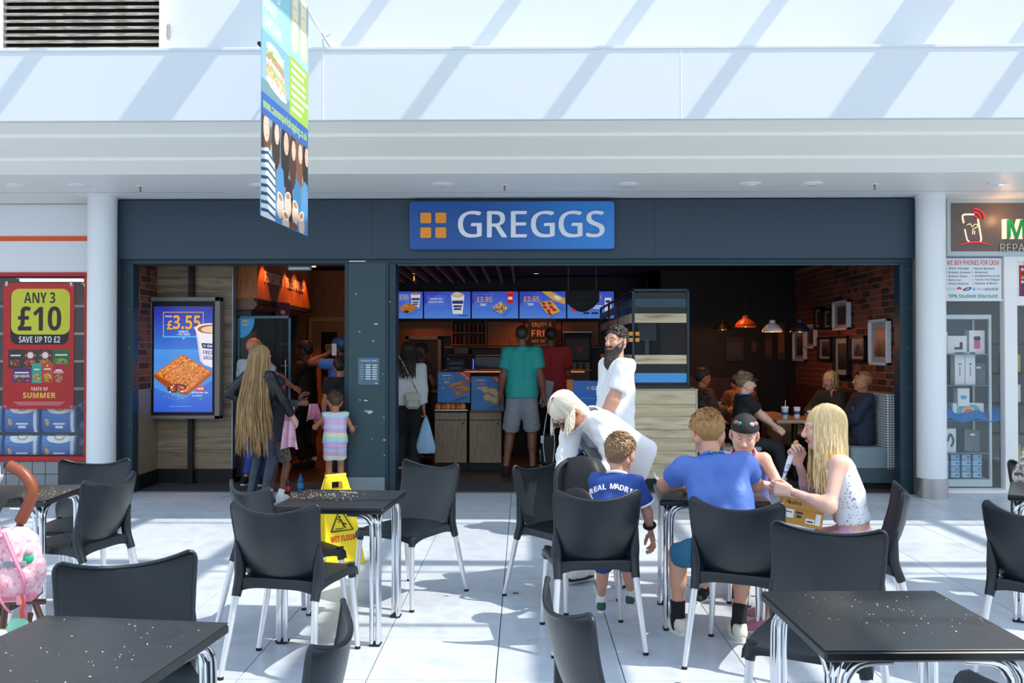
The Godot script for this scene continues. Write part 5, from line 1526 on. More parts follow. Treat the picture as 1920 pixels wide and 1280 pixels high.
	put("card", Shape.new().box(Vector3.ZERO, Vector3(0.42, 0.2, 0.008), 0.002), mat("purple_card", "2f2350", 0.5), pr)
	put("print", Shape.new().box(Vector3(0, -0.03, 0.005), Vector3(0.12, 0.05, 0.002)), mat("purple_print", "b8a0a8", 0.5), pr)

# ============================ café seating ===================================
func seating() -> void:
	# framed pictures on the brick wall: y0,y1,z0(near),z1(far), frame, mat
	var fr := [
		[1.365, 1.895, -9.96, -10.5, "white_frame", "large white framed tower print nearest the doorway on the brick wall", 0],
		[1.80, 2.18, -11.17, -11.72, "white_frame", "white framed print high on the brick wall beside two black frames", 1],
		[1.82, 2.10, -11.78, -12.1, "black_frame", "small black framed print in the top row, next to the white one", 2],
		[1.83, 2.14, -12.17, -12.47, "black_frame", "small black framed print in the top row, farthest from the doorway", 2],
		[1.38, 1.824, -12.9, -13.45, "white_frame", "white framed amber print at the dark corner of the brick wall", 3],
		[1.567, 1.911, -12.44, -12.88, "white_frame", "white framed print between the corner picture and the black frames", 2],
		[1.393, 1.722, -11.8, -12.32, "black_frame", "black framed city print in the lower row, left of the tall black one", 4],
		[1.191, 1.726, -11.18, -11.69, "black_frame", "tall black framed print above the seated couple", 1],
		[1.40, 1.716, -10.63, -11.13, "black_frame", "black framed arch print between the tall black frame and the white tower print", 5]]
	mat("white_frame", "d6dde2", 0.4)
	mat("black_frame", "0f0f11", 0.4)
	mat("mount_card", "9aa2a8", 0.6)
	for q in fr:
		var h: float = q[1] - q[0]
		var w: float = absf(q[3] - q[2])
		var o := thing("picture_frame", q[5], "picture", Vector3(4.14, (q[0] + q[1]) / 2, (q[2] + q[3]) / 2), -90, "pictures on the brick wall")
		var t := 0.032
		put("frame", Shape.new().span(Vector3(-w / 2, -h / 2, 0), Vector3(-w / 2 + t, h / 2, 0.055), 0.003).span(Vector3(w / 2 - t, -h / 2, 0), Vector3(w / 2, h / 2, 0.055), 0.003).span(Vector3(-w / 2, h / 2 - t, 0), Vector3(w / 2, h / 2, 0.055), 0.003).span(Vector3(-w / 2, -h / 2, 0), Vector3(w / 2, -h / 2 + t, 0.055), 0.003), mats[q[4]], o)
		put("mount", Shape.new().box(Vector3(0, 0, 0.018), Vector3(w - t, h - t, 0.012)), mats.mount_card, o)
		var c := Canvas.new(self, 96, 160, H("3a3d46"))
		c.grad(0, 0, 96, 160, H(["6a6570", "4a4d55", "3a3c42", "7a5a40", "5a5e68", "8a9298"][q[6]]), H("2a2c32"))
		match q[6]:
			0:
				c.poly(PackedVector2Array([Vector2(30, 160), Vector2(34, 90), Vector2(42, 80), Vector2(46, 34), Vector2(50, 80), Vector2(58, 92), Vector2(62, 160)]), H("14161c"))
				c.specks(0, 120, 96, 40, 30, [H("8a6a3a"), H("1c1e24"), H("5a4a3a")], 2, 6, 3)
			4:
				for k in 6:
					c.rect(10 + 13 * k, 60 + 9 * (k % 3), 10, 100, H("17191e"))
			5:
				c.poly(PackedVector2Array([Vector2(10, 140), Vector2(34, 40), Vector2(50, 30), Vector2(88, 120), Vector2(88, 150)]), H("1a1e24"))
				for k in 5:
					c.poly(PackedVector2Array([Vector2(40, 40), Vector2(50 + 9 * k, 130), Vector2(53 + 9 * k, 130)]), H("6a747c"))
			_:
				c.rect(14, 110, 70, 50, H("1c1e22"))
				c.rect(30, 70, 24, 60, H("22242a"))
		put("print", Shape.new().sheet(Vector3(0, 0, 0.0255), (w - t) * 0.6, (h - t) * 0.68), print_mat("pic%d_%d" % [q[6], int(h * 100)], c, 0.4), o)
	# bench along the brick wall
	var bm := mat("bench_vinyl", "7f939a", 0.45)
	var hc := Canvas.new(self, 64, 64, H("d2d6d8"))
	for i in 2:
		for j in 2:
			hc.rect(32 * i, 32 * j, 17, 17, H("1d2126"))
			hc.poly(PackedVector2Array([Vector2(32 * i + 17, 32 * j), Vector2(32 * i + 24, 32 * j), Vector2(32 * i + 17, 32 * j + 8)]), H("1d2126"))
			hc.poly(PackedVector2Array([Vector2(32 * i, 32 * j + 17), Vector2(32 * i, 32 * j + 25), Vector2(32 * i + 8, 32 * j + 17)]), H("1d2126"))
	var hm := tri_mat("houndstooth", hc.tex(), Vector3(18, 18, 18), 0.8)
	var b := thing("brick_side_bench", "grey vinyl bench with houndstooth back along the brick wall", "bench", Vector3(3.9, 0, -11.6))
	put("seat", Shape.new().span(Vector3(-0.28, 0.22, -1.85), Vector3(0.12, 0.465, 1.83), 0.02), bm, b)
	put("back", Shape.new().span(Vector3(0.1, 0.22, 1.0), Vector3(0.235, 1.05, 1.83), 0.02), hm, b)
	put("rear_back", Shape.new().span(Vector3(0.1, 0.22, -1.85), Vector3(0.235, 1.05, 0.998), 0.02), mat("brown_vinyl", "3a221a", 0.5), b)
	put("base", Shape.new().span(Vector3(-0.26, 0.07, -1.85), Vector3(0.235, 0.22, 1.82), 0.004), mat("bench_base", "435761", 0.5), b)
	put("plinth", Shape.new().span(Vector3(-0.22, 0, -1.85), Vector3(0.235, 0.075, 1.78)), mats.black, b)
	var b2 := thing("rear_bench", "dark brown upholstered bench under the black back wall", "bench", Vector3(3.0, 0, -13.2))
	put("seat", Shape.new().span(Vector3(-0.95, 0.1, -0.2), Vector3(0.55, 0.46, 0.3), 0.02), mat("brown_vinyl", "3a221a", 0.5), b2)
	put("back", Shape.new().span(Vector3(-0.95, 0.4, -0.26), Vector3(0.55, 1.15, -0.14), 0.02), mats.brown_vinyl, b2)
	# dim posters on the back wall
	for q in [[3.087, 3.368, 1.376, 1.741, "dark framed menu poster on the black back wall, left of the white pendant", "221d1a", "3a2f26"], [3.47, 3.56, 1.5, 1.7, "tiny dark red print beside the framed menu poster", "38201c", "552a22"], [3.668, 3.80, 1.376, 1.80, "narrow dim amber poster on the black back wall", "2c1a12", "5a3420"], [3.87, 3.99, 1.393, 1.96, "tall orange poster at the right of the black back wall", "4a2814", "8a4a22"]]:
		var o := thing("wall_poster", q[4], "poster", Vector3((q[0] + q[1]) / 2, (q[2] + q[3]) / 2, -13.48), 0, "dim posters on the back wall")
		var w: float = q[1] - q[0]
		var h: float = q[3] - q[2]
		put("frame", Shape.new().box(Vector3.ZERO, Vector3(w, h, 0.02), 0.003), mat("pf" + q[5], q[5], 0.5), o)
		put("print", Shape.new().box(Vector3(0, 0, 0.011), Vector3(w * 0.7, h * 0.6, 0.003)), mat("pp" + q[6], q[6], 0.5), o)
	# pendant lamps
	for q in [[2.888, 1.885, -12.8, "17130f", "small black dome pendant lamp, leftmost of the four", 0.13], [3.068, 1.912, -12.2, "c0592c", "copper orange dome pendant lamp", 0.145], [3.266, 1.83, -11.6, "e6ebec", "white dome pendant lamp", 0.13], [3.535, 1.822, -11.3, "1c2630", "dark blue dome pendant lamp nearest the brick wall", 0.125]]:
		var o := thing("pendant_lamp", q[4], "lamp", Vector3(q[0], q[1] - 0.02, q[2]), 0, "dome pendants over the tables")
		var r: float = q[5]
		put("shade", Shape.new().lathe([Vector2(r * 0.97, -0.028), Vector2(r, -0.03), Vector2(r, -0.018), Vector2(r * 0.93, 0.012), Vector2(r * 0.62, 0.06), Vector2(r * 0.36, 0.08), Vector2(r * 0.3, 0.09), Vector2(r * 0.3, 0.12), Vector2(0.012, 0.13)], 28).lathe([Vector2(r * 0.3, 0.07), Vector2(r * 0.6, 0.055), Vector2(r * 0.9, 0.008), Vector2(r * 0.97, -0.028)], 28), mat("pend" + q[3], q[3], 0.35), o)
		put("cord", Shape.new().tube([Vector3(0, 0.12, 0), Vector3(0, 2.76 - q[1] + 0.02, 0)], 0.004, 6), mats.black, o)
		var gl := put("bulb", Shape.new().ball(Vector3(0, 0.005, 0), Vector3(0.03, 0.035, 0.03), 12, 8), mats.warm_glow, o)
		var l := OmniLight3D.new()
		l.name = "light"
		l.light_color = Color(1.0, 0.6, 0.32)
		l.light_energy = 0.06
		l.omni_range = 8.0
		l.light_size = 0.03
		l.shadow_enabled = true
		o.add_child(l, true)
		l.position.y = -0.045
	# tables
	for q in [[3.2, -10.45, 0.62, 0.72, "pale wood café table with drinks, nearest the doorway"], [2.98, -11.2, 0.6, 0.66, "brown wood café table behind the one with drinks"], [2.55, -12.35, 0.7, 0.6, "far left café table strewn with wrappers"]]:
		var o := thing("cafe_table", q[4], "table", Vector3(q[0], 0, q[1]), 0, "indoor café tables")
		put("tabletop", Shape.new().box(Vector3(0, 0.72, 0), Vector3(q[2], 0.04, q[3]), 0.005), mats.table_wood, o)
		put("column", Shape.new().tube([Vector3(0, 0.02, 0), Vector3(0, 0.7, 0)], 0.035, 14), mats.black, o)
		put("foot", Shape.new().box(Vector3(0, 0.01, 0), Vector3(0.42, 0.02, 0.42), 0.006), mats.black, o)
	cafe_chair(Vector3(2.42, 0, -10.02), -90, "wood framed café chair with grey pad under the worker in a visor")
	cafe_chair(Vector3(2.28, 0, -11.3), -70, "wood framed café chair just right of the plank counter")
	cafe_chair(Vector3(2.5, 0, -11.75), 180, "wood framed café chair at the far left table")

func cafe_chair(at: Vector3, turn: float, label: String) -> void:
	var o := thing("cafe_chair", label, "chair", at, turn, "indoor café chairs")
	for x in [-0.19, 0.19]:
		put("leg", Shape.new().box(Vector3(x, 0.21, -0.19), Vector3(0.036, 0.42, 0.036), 0.003), mats.warm_wood, o)
		put("leg", Shape.new().tube([Vector3(x, 0, 0.2), Vector3(x, 0.44, 0.19), Vector3(x, 0.85, 0.25)], [0.017, 0.02, 0.016], 8), mats.warm_wood, o)
	put("apron", Shape.new().span(Vector3(-0.18, 0.36, -0.2), Vector3(0.18, 0.42, -0.17), 0.002).span(Vector3(-0.2, 0.36, -0.18), Vector3(-0.17, 0.42, 0.18), 0.002).span(Vector3(0.17, 0.36, -0.18), Vector3(0.2, 0.42, 0.18), 0.002), mats.warm_wood, o)
	put("seat_pad", Shape.new().box(Vector3(0, 0.44, -0.01), Vector3(0.43, 0.045, 0.43), 0.012), mats.bench_vinyl, o)
	put("back_pad", Shape.new().box(Vector3(0, 0.74, 0.235), Vector3(0.38, 0.2, 0.03), 0.01), mats.bench_vinyl, o)

# ============================ hanging banner =================================
func hanging_banner() -> void:
	var c := Canvas.new(self, 400, 700, H("8cc4d8"))
	# the face seen from the court: left edge is the near edge
	c.grad(0, 0, 400, 700, H("a9d8e4"), H("8fbed2"))
	c.rect(0, 0, 226, 212, H("9fdbe4"))
	c.text("FOOD", 84, 84, 36, H("fbfdfd"), 120)
	c.text("AND", 64, 134, 34, H("fbfdfd"))
	c.text("DRINK", 90, 182, 34, H("fbfdfd"), 136)
	c.grad(0, 212, 226, 170, H("7fb6d2"), H("9cbcc4"))
	c.rect(0, 340, 226, 42, H("6f97a2"))
	c.grad(226, 0, 174, 204, H("8fc2da"), H("a5cde0"))
	for k in 2:
		c.round_rect(244 + 78 * k, -30, 62, 214, 28, H("f0dea8"))
		c.round_rect(254 + 78 * k, -30, 40, 202, 18, H("faf0cc"))
		for m in 5:
			c.ell(274 + 78 * k, 20 + 36 * m, 18, 2.5, H("e0c480"))
	for q in [[104, 250, 70, 20, "efe0c4"], [104, 268, 74, 9, "7fb040"], [106, 280, 76, 10, "d8808a"], [108, 292, 76, 12, "f0e4d0"], [110, 306, 80, 11, "a8c860"], [114, 320, 82, 16, "d8bc90"], [120, 340, 84, 14, "f6f2ea"]]:
		c.ell(q[0], q[1], q[2], q[3], H(q[4]), 0.12)
	c.specks(36, 238, 140, 110, 90, [H("f6f0e0"), H("7fae48"), H("e2909a"), H("c8a070"), H("dcecc0")], 2, 6, 21)
	c.rect(226, 204, 174, 174, H("9ac34a"))
	for k in 7:
		var lx := 240.0
		while lx < 240 + [132, 118, 138, 126, 142, 110, 90][k]:
			c.rect(lx, 216 + 22 * k, 16, 11, H("f0f6e0"))
			lx += 20
	# group of friends over cups: soft, overlapping figures
	c.rect(0, 434, 400, 266, H("6f7f8c"))
	c.specks(0, 430, 400, 140, 60, [H("8f9aa4"), H("5a6670"), H("a9b0b6")], 10, 30, 24)
	for q in [[30, 462, 42, 60, "6a4a3c", "e8c4b0"], [112, 458, 34, 74, "3a2f2c", "e9c6b2"], [190, 466, 38, 100, "2c2625", "dfb8a2"], [256, 470, 34, 90, "4a3630", "e6c0aa"], [318, 466, 34, 80, "7a5240", "e8c4ae"], [380, 462, 34, 90, "2f2826", "e2baa4"]]:
		c.ell(q[0], q[1] + 26, q[2], q[3], H(q[4]))
		c.ell(q[0] + 8, q[1] + 2, q[2] * 0.55, q[2] * 0.85, H(q[5]))
		c.ell(q[0] + 14, q[1] + 20, 6, 2.2, H("c47a70"))
		c.ell(q[0] + 2, q[1] - 8, 3, 1.5, H("8a6a5c"))
		c.ell(q[0] + 18, q[1] - 8, 3, 1.5, H("8a6a5c"))
	c.poly(PackedVector2Array([Vector2(0, 524), Vector2(52, 512), Vector2(104, 546), Vector2(112, 700), Vector2(0, 700)]), H("e6eef2"))
	for k in 8:
		c.poly(PackedVector2Array([Vector2(0, 532 + 21 * k), Vector2(50, 522 + 22 * k), Vector2(108, 540 + 21 * k), Vector2(108, 547 + 21 * k), Vector2(50, 530 + 22 * k), Vector2(0, 541 + 21 * k)]), H("2a5674"))
	for q in [[152, 540, "4f8cc4"], [226, 560, "2f2c30"], [298, 550, "3f7fb8"], [372, 540, "5a96c8"]]:
		c.poly(PackedVector2Array([Vector2(q[0] - 44, 700), Vector2(q[0] - 30, q[1] + 24), Vector2(q[0] - 6, q[1]), Vector2(q[0] + 22, q[1] + 8), Vector2(q[0] + 46, 700)]), H(q[2]))
	for q in [[150, 640, 0.3], [214, 626, -0.2], [280, 640, 0.2], [338, 662, -0.3], [196, 682, 0.1]]:
		c.ell(q[0], q[1] + 12, 30, 34, H("e8c6b0"), q[2])
		c.ell(q[0], q[1] - 12, 25, 14, H("f6f0ea"), q[2])
		c.ell(q[0], q[1] - 13, 18, 9, H("b98a5c"), q[2])
	c.ell(262, 690, 36, 12, H("7a5038"))
	c.rect(0, 376, 400, 58, H("3565b4"))
	c.text("www.cannonparkshopping.co.uk", 200, 406, 24, H("b8d848"), 376)
	var o := thing("hanging_banner", "tall printed food and drink banner hanging edge-on from a rod", "banner", Vector3(-1.71, 4.2, -6.3))
	put("cloth", Shape.new().sheet(Vector3(0, 0, 0.003), 1.04, 1.79).box(Vector3.ZERO, Vector3(1.04, 1.79, 0.004)), print_mat("banner", c, 0.6), o, Vector3(0, -0.885, 0), Vector3(0, 87, 0))
	put("rod", Shape.new().tube([Vector3(0.02, 0.02, 0.7), Vector3(-0.01, 0.02, -1.48)], 0.014, 10), mats.white, o)
	put("stay_wire", Shape.new().tube(bend([Vector3(0, 0.03, -1.0), Vector3(0.02, -0.02, -1.3), Vector3(0.05, 0.03, -1.49)], 5), 0.004, 6), mats.cap_screw, o)
	put("stay_wire", Shape.new().tube(bend([Vector3(-0.05, -0.02, -1.49), Vector3(-0.06, 0.06, -1.4), Vector3(0.0, 0.12, -1.42)], 5), 0.004, 6), mats.cap_screw, o)
	put("wall_plate", Shape.new().box(Vector3(0, 0.02, -1.49), Vector3(0.12, 0.1, 0.02), 0.004), mats.cornice_paint, o)
	for z in [0.42, -0.42]:
		put("clip", Shape.new().box(Vector3(0, 0.005, z), Vector3(0.02, 0.05, 0.03), 0.003), mats.charcoal, o)
	var cl := thing("spot_clamp", "small black clamp fitting on the parapet edge left of the banner", "clamp", Vector3(-2.2, 4.062, -7.34))
	put("arm", Shape.new().box(Vector3(0, 0.035, 0), Vector3(0.05, 0.03, 0.1), 0.006), mats.black, cl)
	put("jaw", Shape.new().box(Vector3(0.012, 0.015, 0.0), Vector3(0.025, 0.03, 0.06), 0.004), mats.black, cl)
# ============================ court furniture ================================
func chair_proto(label: String, at: Vector3, turn: float) -> Node3D:
	var o := thing("bistro_chair", label, "chair", at, turn, "black shell chairs")
	# backrest: a curved shell, corners drawn up
	var a := []
	var b := []
	for j in 15:
		var v := 1.0 - pow(1.0 - j / 14.0, 1.7)
		var ra := []
		var rb := []
		for i in 21:
			var u := i / 10.0 - 1.0
			var hw := lerpf(0.200, 0.226, pow(v, 0.9))
			var near := clampf(1.0 - (1.0 - v) * 0.35 / 0.03, 0.0, 1.0)
			hw -= 0.026 * (1.0 - sqrt(maxf(1.0 - near * near, 0.0)))
			var top := 0.768 + 0.044 * pow(absf(u), 2.2)
			var y := lerpf(0.425 + 0.035 * u * u, top, v)
			var z := lerpf(0.175, 0.285, v) + 0.018 * sin(PI * v) - 0.052 * u * u * (0.75 + 0.25 * v)
			ra.append(Vector3(u * hw, y, z + 0.006))
			rb.append(Vector3(u * hw * 0.985, y + (0.0 if v < 1.0 else -0.001), z - 0.006))
		a.append(ra)
		b.append(rb)
	var sh := Shape.new().slab(a, b)
	# rolled rim along the top and sides
	var rim := []
	for j in range(3, 15):
		rim.append((a[j][0] + b[j][0]) / 2)
	for i in range(1, 20):
		rim.append((a[14][i] + b[14][i]) / 2)
	for j in range(14, 2, -1):
		rim.append((a[j][20] + b[j][20]) / 2)
	sh.tube(rim, 0.0085, 8)
	put("backrest", sh, mats.chair_plastic, o)
	# seat with arched skirt and leg sockets
	var st := []
	var sb := []
	for j in 11:
		var v := j / 10.0
		var ra := []
		var rb := []
		for i in 13:
			var u := i / 6.0 - 1.0
			var hw := lerpf(0.222, 0.196, v)
			var y := 0.452 - 0.014 * (1.0 - u * u) * sin(PI * clampf(v * 1.1, 0, 1)) - 0.02 * pow(1.0 - v, 6.0) - 0.008 * pow(absf(u), 6)
			var z := lerpf(-0.236, 0.205, v) + 0.014 * u * u * (1.0 - v)
			ra.append(Vector3(u * hw, y, z))
			rb.append(Vector3(u * hw, y - 0.012, z))
		st.append(ra)
		sb.append(rb)
	var se := Shape.new().slab(st, sb)
	var edge := []
	for i in 13:
		edge.append([st[0][i], absf(i - 6) / 6.0])
	for j in range(1, 11):
		edge.append([st[j][12], absf(j / 10.0 - 0.5) * 2.0])
	for i in range(11, -1, -1):
		edge.append([st[10][i], absf(i - 6) / 6.0])
	for j in range(9, 0, -1):
		edge.append([st[j][0], absf(j / 10.0 - 0.5) * 2.0])
	var g0 := []
	var g1 := []
	var g2 := []
	for e in edge:
		var p: Vector3 = e[0]
		var out := Vector3(p.x, 0, p.z * 0.9).normalized() * 0.006
		var drop := 0.044 + 0.03 * pow(e[1], 4.0)
		g0.append(p)
		g1.append(p + out + Vector3(0, -0.012, 0))
		g2.append(Vector3(p.x, 0.452 - drop, p.z) + out * 1.6)
	se.grid([g0, g1, g2], true, true)
	for s in [-1, 1]:
		se.tube([Vector3(s * 0.196, 0.44, -0.205), Vector3(s * 0.2, 0.39, -0.208), Vector3(s * 0.202, 0.372, -0.21)], [0.021, 0.0205, 0.02], 12)
		se.tube(bend([Vector3(s * 0.212, 0.62, 0.205), Vector3(s * 0.205, 0.54, 0.19), Vector3(s * 0.200, 0.46, 0.19), Vector3(s * 0.2, 0.365, 0.225)], 4), [0.006, 0.010, 0.014, 0.018, 0.022, 0.025, 0.027, 0.027, 0.026, 0.025, 0.024, 0.023, 0.022], 12)
	put("seat", se, mats.chair_plastic, o)
	for s in [-1, 1]:
		for q in [[Vector3(s * 0.2, 0.40, -0.208), Vector3(s * 0.222, 0.0, -0.235)], [Vector3(s * 0.2, 0.39, 0.22), Vector3(s * 0.232, 0.0, 0.305)]]:
			var leg := put("leg", Shape.new().tube([q[0], q[0].lerp(q[1], 0.5), q[1] + Vector3(0, 0.012, 0)], [0.0165, 0.0155, 0.013], 14), mats.alu, o)
			put("foot_cap", Shape.new().tube([q[1] + Vector3(0, 0.014, 0), q[1]], 0.0145, 12), mats.rubber, leg)
	return o

func table_proto(label: String, at: Vector3, turn: float) -> Node3D:
	var o := thing("bistro_table", label, "table", at, turn, "square black bistro tables")
	put("tabletop", Shape.new().box(Vector3(0, 0.7135, 0), Vector3(0.585, 0.003, 0.585), 0.001), mats.table_top, o)
	put("edge_band", Shape.new().box(Vector3(0, 0.697, 0), Vector3(0.59, 0.032, 0.59), 0.007), mats.table_edge, o)
	put("frame_plate", Shape.new().box(Vector3(0, 0.676, 0), Vector3(0.3, 0.012, 0.3), 0.003), mats.steel, o)
	for sx in [-1, 1]:
		for sz in [-1, 1]:
			var c := Vector3(sx * 0.248, 0, sz * 0.248)
			var lg := Shape.new()
			for d in [Vector3(-sx, 0, 0), Vector3(-sx * 0.7, 0, -sz * 0.7), Vector3(0, 0, -sz)]:
				var f: Vector3 = c + (d * 0.031 if d.length() < 1.01 and (d.x == 0.0 or d.z == 0.0) else Vector3.ZERO) + Vector3(sx * 0.012, 0, sz * 0.012)
				lg.tube(bend([f + Vector3(0, 0.006, 0), f + Vector3(0, 0.3, 0), f + Vector3(0, 0.58, 0), f + Vector3(0, 0.64, 0) + d * 0.012, f + Vector3(0, 0.67, 0) + d * 0.05, f + Vector3(0, 0.676, 0) + d * 0.13], 4), 0.0125, 10)
			var leg := put("leg", lg, mats.chrome, o)
			put("foot_cap", Shape.new().box(c + Vector3(-sx * 0.002, 0.007, -sz * 0.002), Vector3(0.06, 0.014, 0.06), 0.006), mats.rubber, leg)
	return o

func crumbs(where: String, at: Vector3, turn: float, n: int, seed_: int, spread: float, shift_ := Vector3.ZERO) -> void:
	var g := RandomNumberGenerator.new()
	g.seed = seed_
	var s := Shape.new()
	for i in n:
		var p := Vector3(g.randf_range(-0.26, 0.26), 0, g.randf_range(-0.26, 0.26))
		if spread < 1.0:
			p = Vector3(clampf(g.randfn(0, 0.26 * spread), -0.27, 0.27), 0, clampf(g.randfn(0, 0.2 * spread), -0.27, 0.27)) + shift_
			p.x = clampf(p.x, -0.275, 0.275)
			p.z = clampf(p.z, -0.275, 0.275)
		var r := g.randf_range(0.0008, 0.0026)
		s.ball(p + Vector3(0, r * 0.6, 0), Vector3(r * g.randf_range(0.8, 1.7), r * 0.7, r), 6, 4)
	var o := put("crumbs", s, mat("crumb", "d8c8ac", 0.8), self, at + Vector3(0, 0.715, 0), Vector3(0, turn, 0))
	tag(o, "pale pastry crumbs scattered over the " + where, "crumbs")
	o.set_meta("kind", "stuff")

func furniture() -> void:
	var c := chair_proto("black shell chair behind the front left table, facing the camera", Vector3(-1.254, 0, -2.81), -152.1)
	for q in [
		["black shell chair on the near side of the crumb-strewn middle table, back to the camera", -1.115, -4.329, -11.9],
		["black shell chair turned diagonally behind the nearest chair of the middle table", -1.30, -4.86, -44.4],
		["empty black shell chair right of the middle table beside the wet floor sign", -0.72, -5.464, 148.6],
		["black shell chair cut by the bottom edge right of the front left table", -0.744, -2.30, 91.0],
		["black shell chair the boy in the blue football shirt sits on", 0.35, -4.717, 6.0],
		["black shell chair left of the bending woman, holding the black bag", 0.256, -5.427, -138.5],
		["black shell chair seen edge-on at the bottom middle, facing the front right table", 0.352, -2.625, -75.3],
		["black shell chair the young man in the blue T-shirt sits on", 1.107, -4.428, -24.2],
		["black shell chair tucked under the front right table, facing the camera", 1.121, -3.393, 151.2],
		["black shell chair under the blonde girl, turned to the left", 1.741, -4.716, 73.1],
		["black shell chair at the right edge with its back to the camera", 2.505, -4.19, -52.0],
		["black shell chair whose top edge shows in the bottom right corner", 1.17, -2.20, 2.0],
		["black shell chair under the person in the animal print top", 3.37, -5.55, 176.0],
		["black shell chair in front of the red shop window, behind the far left table", -2.795, -5.537, -172.9],
		["black shell chair turned left beside the far left table", -2.575, -5.026, 77.0],
		["black shell chair beyond the young people's table, under the boy in the cap", 1.42, -5.62, 190.0]]:
		again(c, q[0], Vector3(q[1], 0, q[2]), q[3])
	var t := table_proto("square black table at the front left, cut by the frame corner", Vector3(-1.2, 0, -2.353), -6.5)
	for q in [
		["square black table at the front right with crumbs", 1.098, -2.69, 1.5],
		["square black table in the middle left, littered with crumbs and a stirrer", -0.995, -4.83, -4.0],
		["square black table the young people sit round", 1.06, -5.07, -5.0],
		["square black table at the far left behind the stroller", -2.9, -4.99, 5.0],
		["square black table at the right edge before the animal print top", 3.126, -5.106, -30.0]]:
		again(t, q[0], Vector3(q[1], 0, q[2]), q[3])
	crumbs("front left table", Vector3(-1.2, 0, -2.353), -6.5, 46, 1, 2.0)
	crumbs("front right table", Vector3(1.098, 0, -2.69), 1.5, 60, 2, 0.55, Vector3(0.02, 0, -0.02))
	crumbs("middle left table", Vector3(-0.995, 0, -4.83), -4.0, 170, 3, 0.4, Vector3(-0.12, 0, -0.08))
	crumbs("far left table", Vector3(-2.9, 0, -4.99), 5.0, 50, 4, 0.4, Vector3(0.17, 0, 0.0))
	single("wooden_stirrer", "pale wooden stirrer lying among the crumbs on the middle left table", "stirrer", Shape.new().box(Vector3.ZERO, Vector3(0.13, 0.002, 0.007), 0.0008), mat("stirrer", "d9c6a4", 0.7), Vector3(-1.0, 0.7175, -5.02), -28)

# ============================ small things ===================================
func bottle(at: Vector3, label: String, liquid: String, capc: String, lab: String) -> void:
	var o := thing("drink_bottle", label, "bottle", at, 0, "bottles on the floor")
	put("bottle", Shape.new().lathe([Vector2(0, 0.0), Vector2(0.03, 0.001), Vector2(0.033, 0.01), Vector2(0.031, 0.05), Vector2(0.032, 0.06), Vector2(0.032, 0.115), Vector2(0.03, 0.125), Vector2(0.032, 0.14), Vector2(0.026, 0.168), Vector2(0.014, 0.19), Vector2(0.0125, 0.205), Vector2(0, 0.206)], 20), mat("liq" + liquid, liquid, 0.12), o)
	put("bottle_label", Shape.new().lathe([Vector2(0.0325, 0.06), Vector2(0.0335, 0.061), Vector2(0.0335, 0.114), Vector2(0.0325, 0.115)], 20), mat("lab" + lab, lab, 0.4), o)
	put("cap", Shape.new().lathe([Vector2(0.0145, 0.2), Vector2(0.0148, 0.218), Vector2(0.013, 0.221), Vector2(0, 0.221)], 16), mat("cap" + capc, capc, 0.4), o)

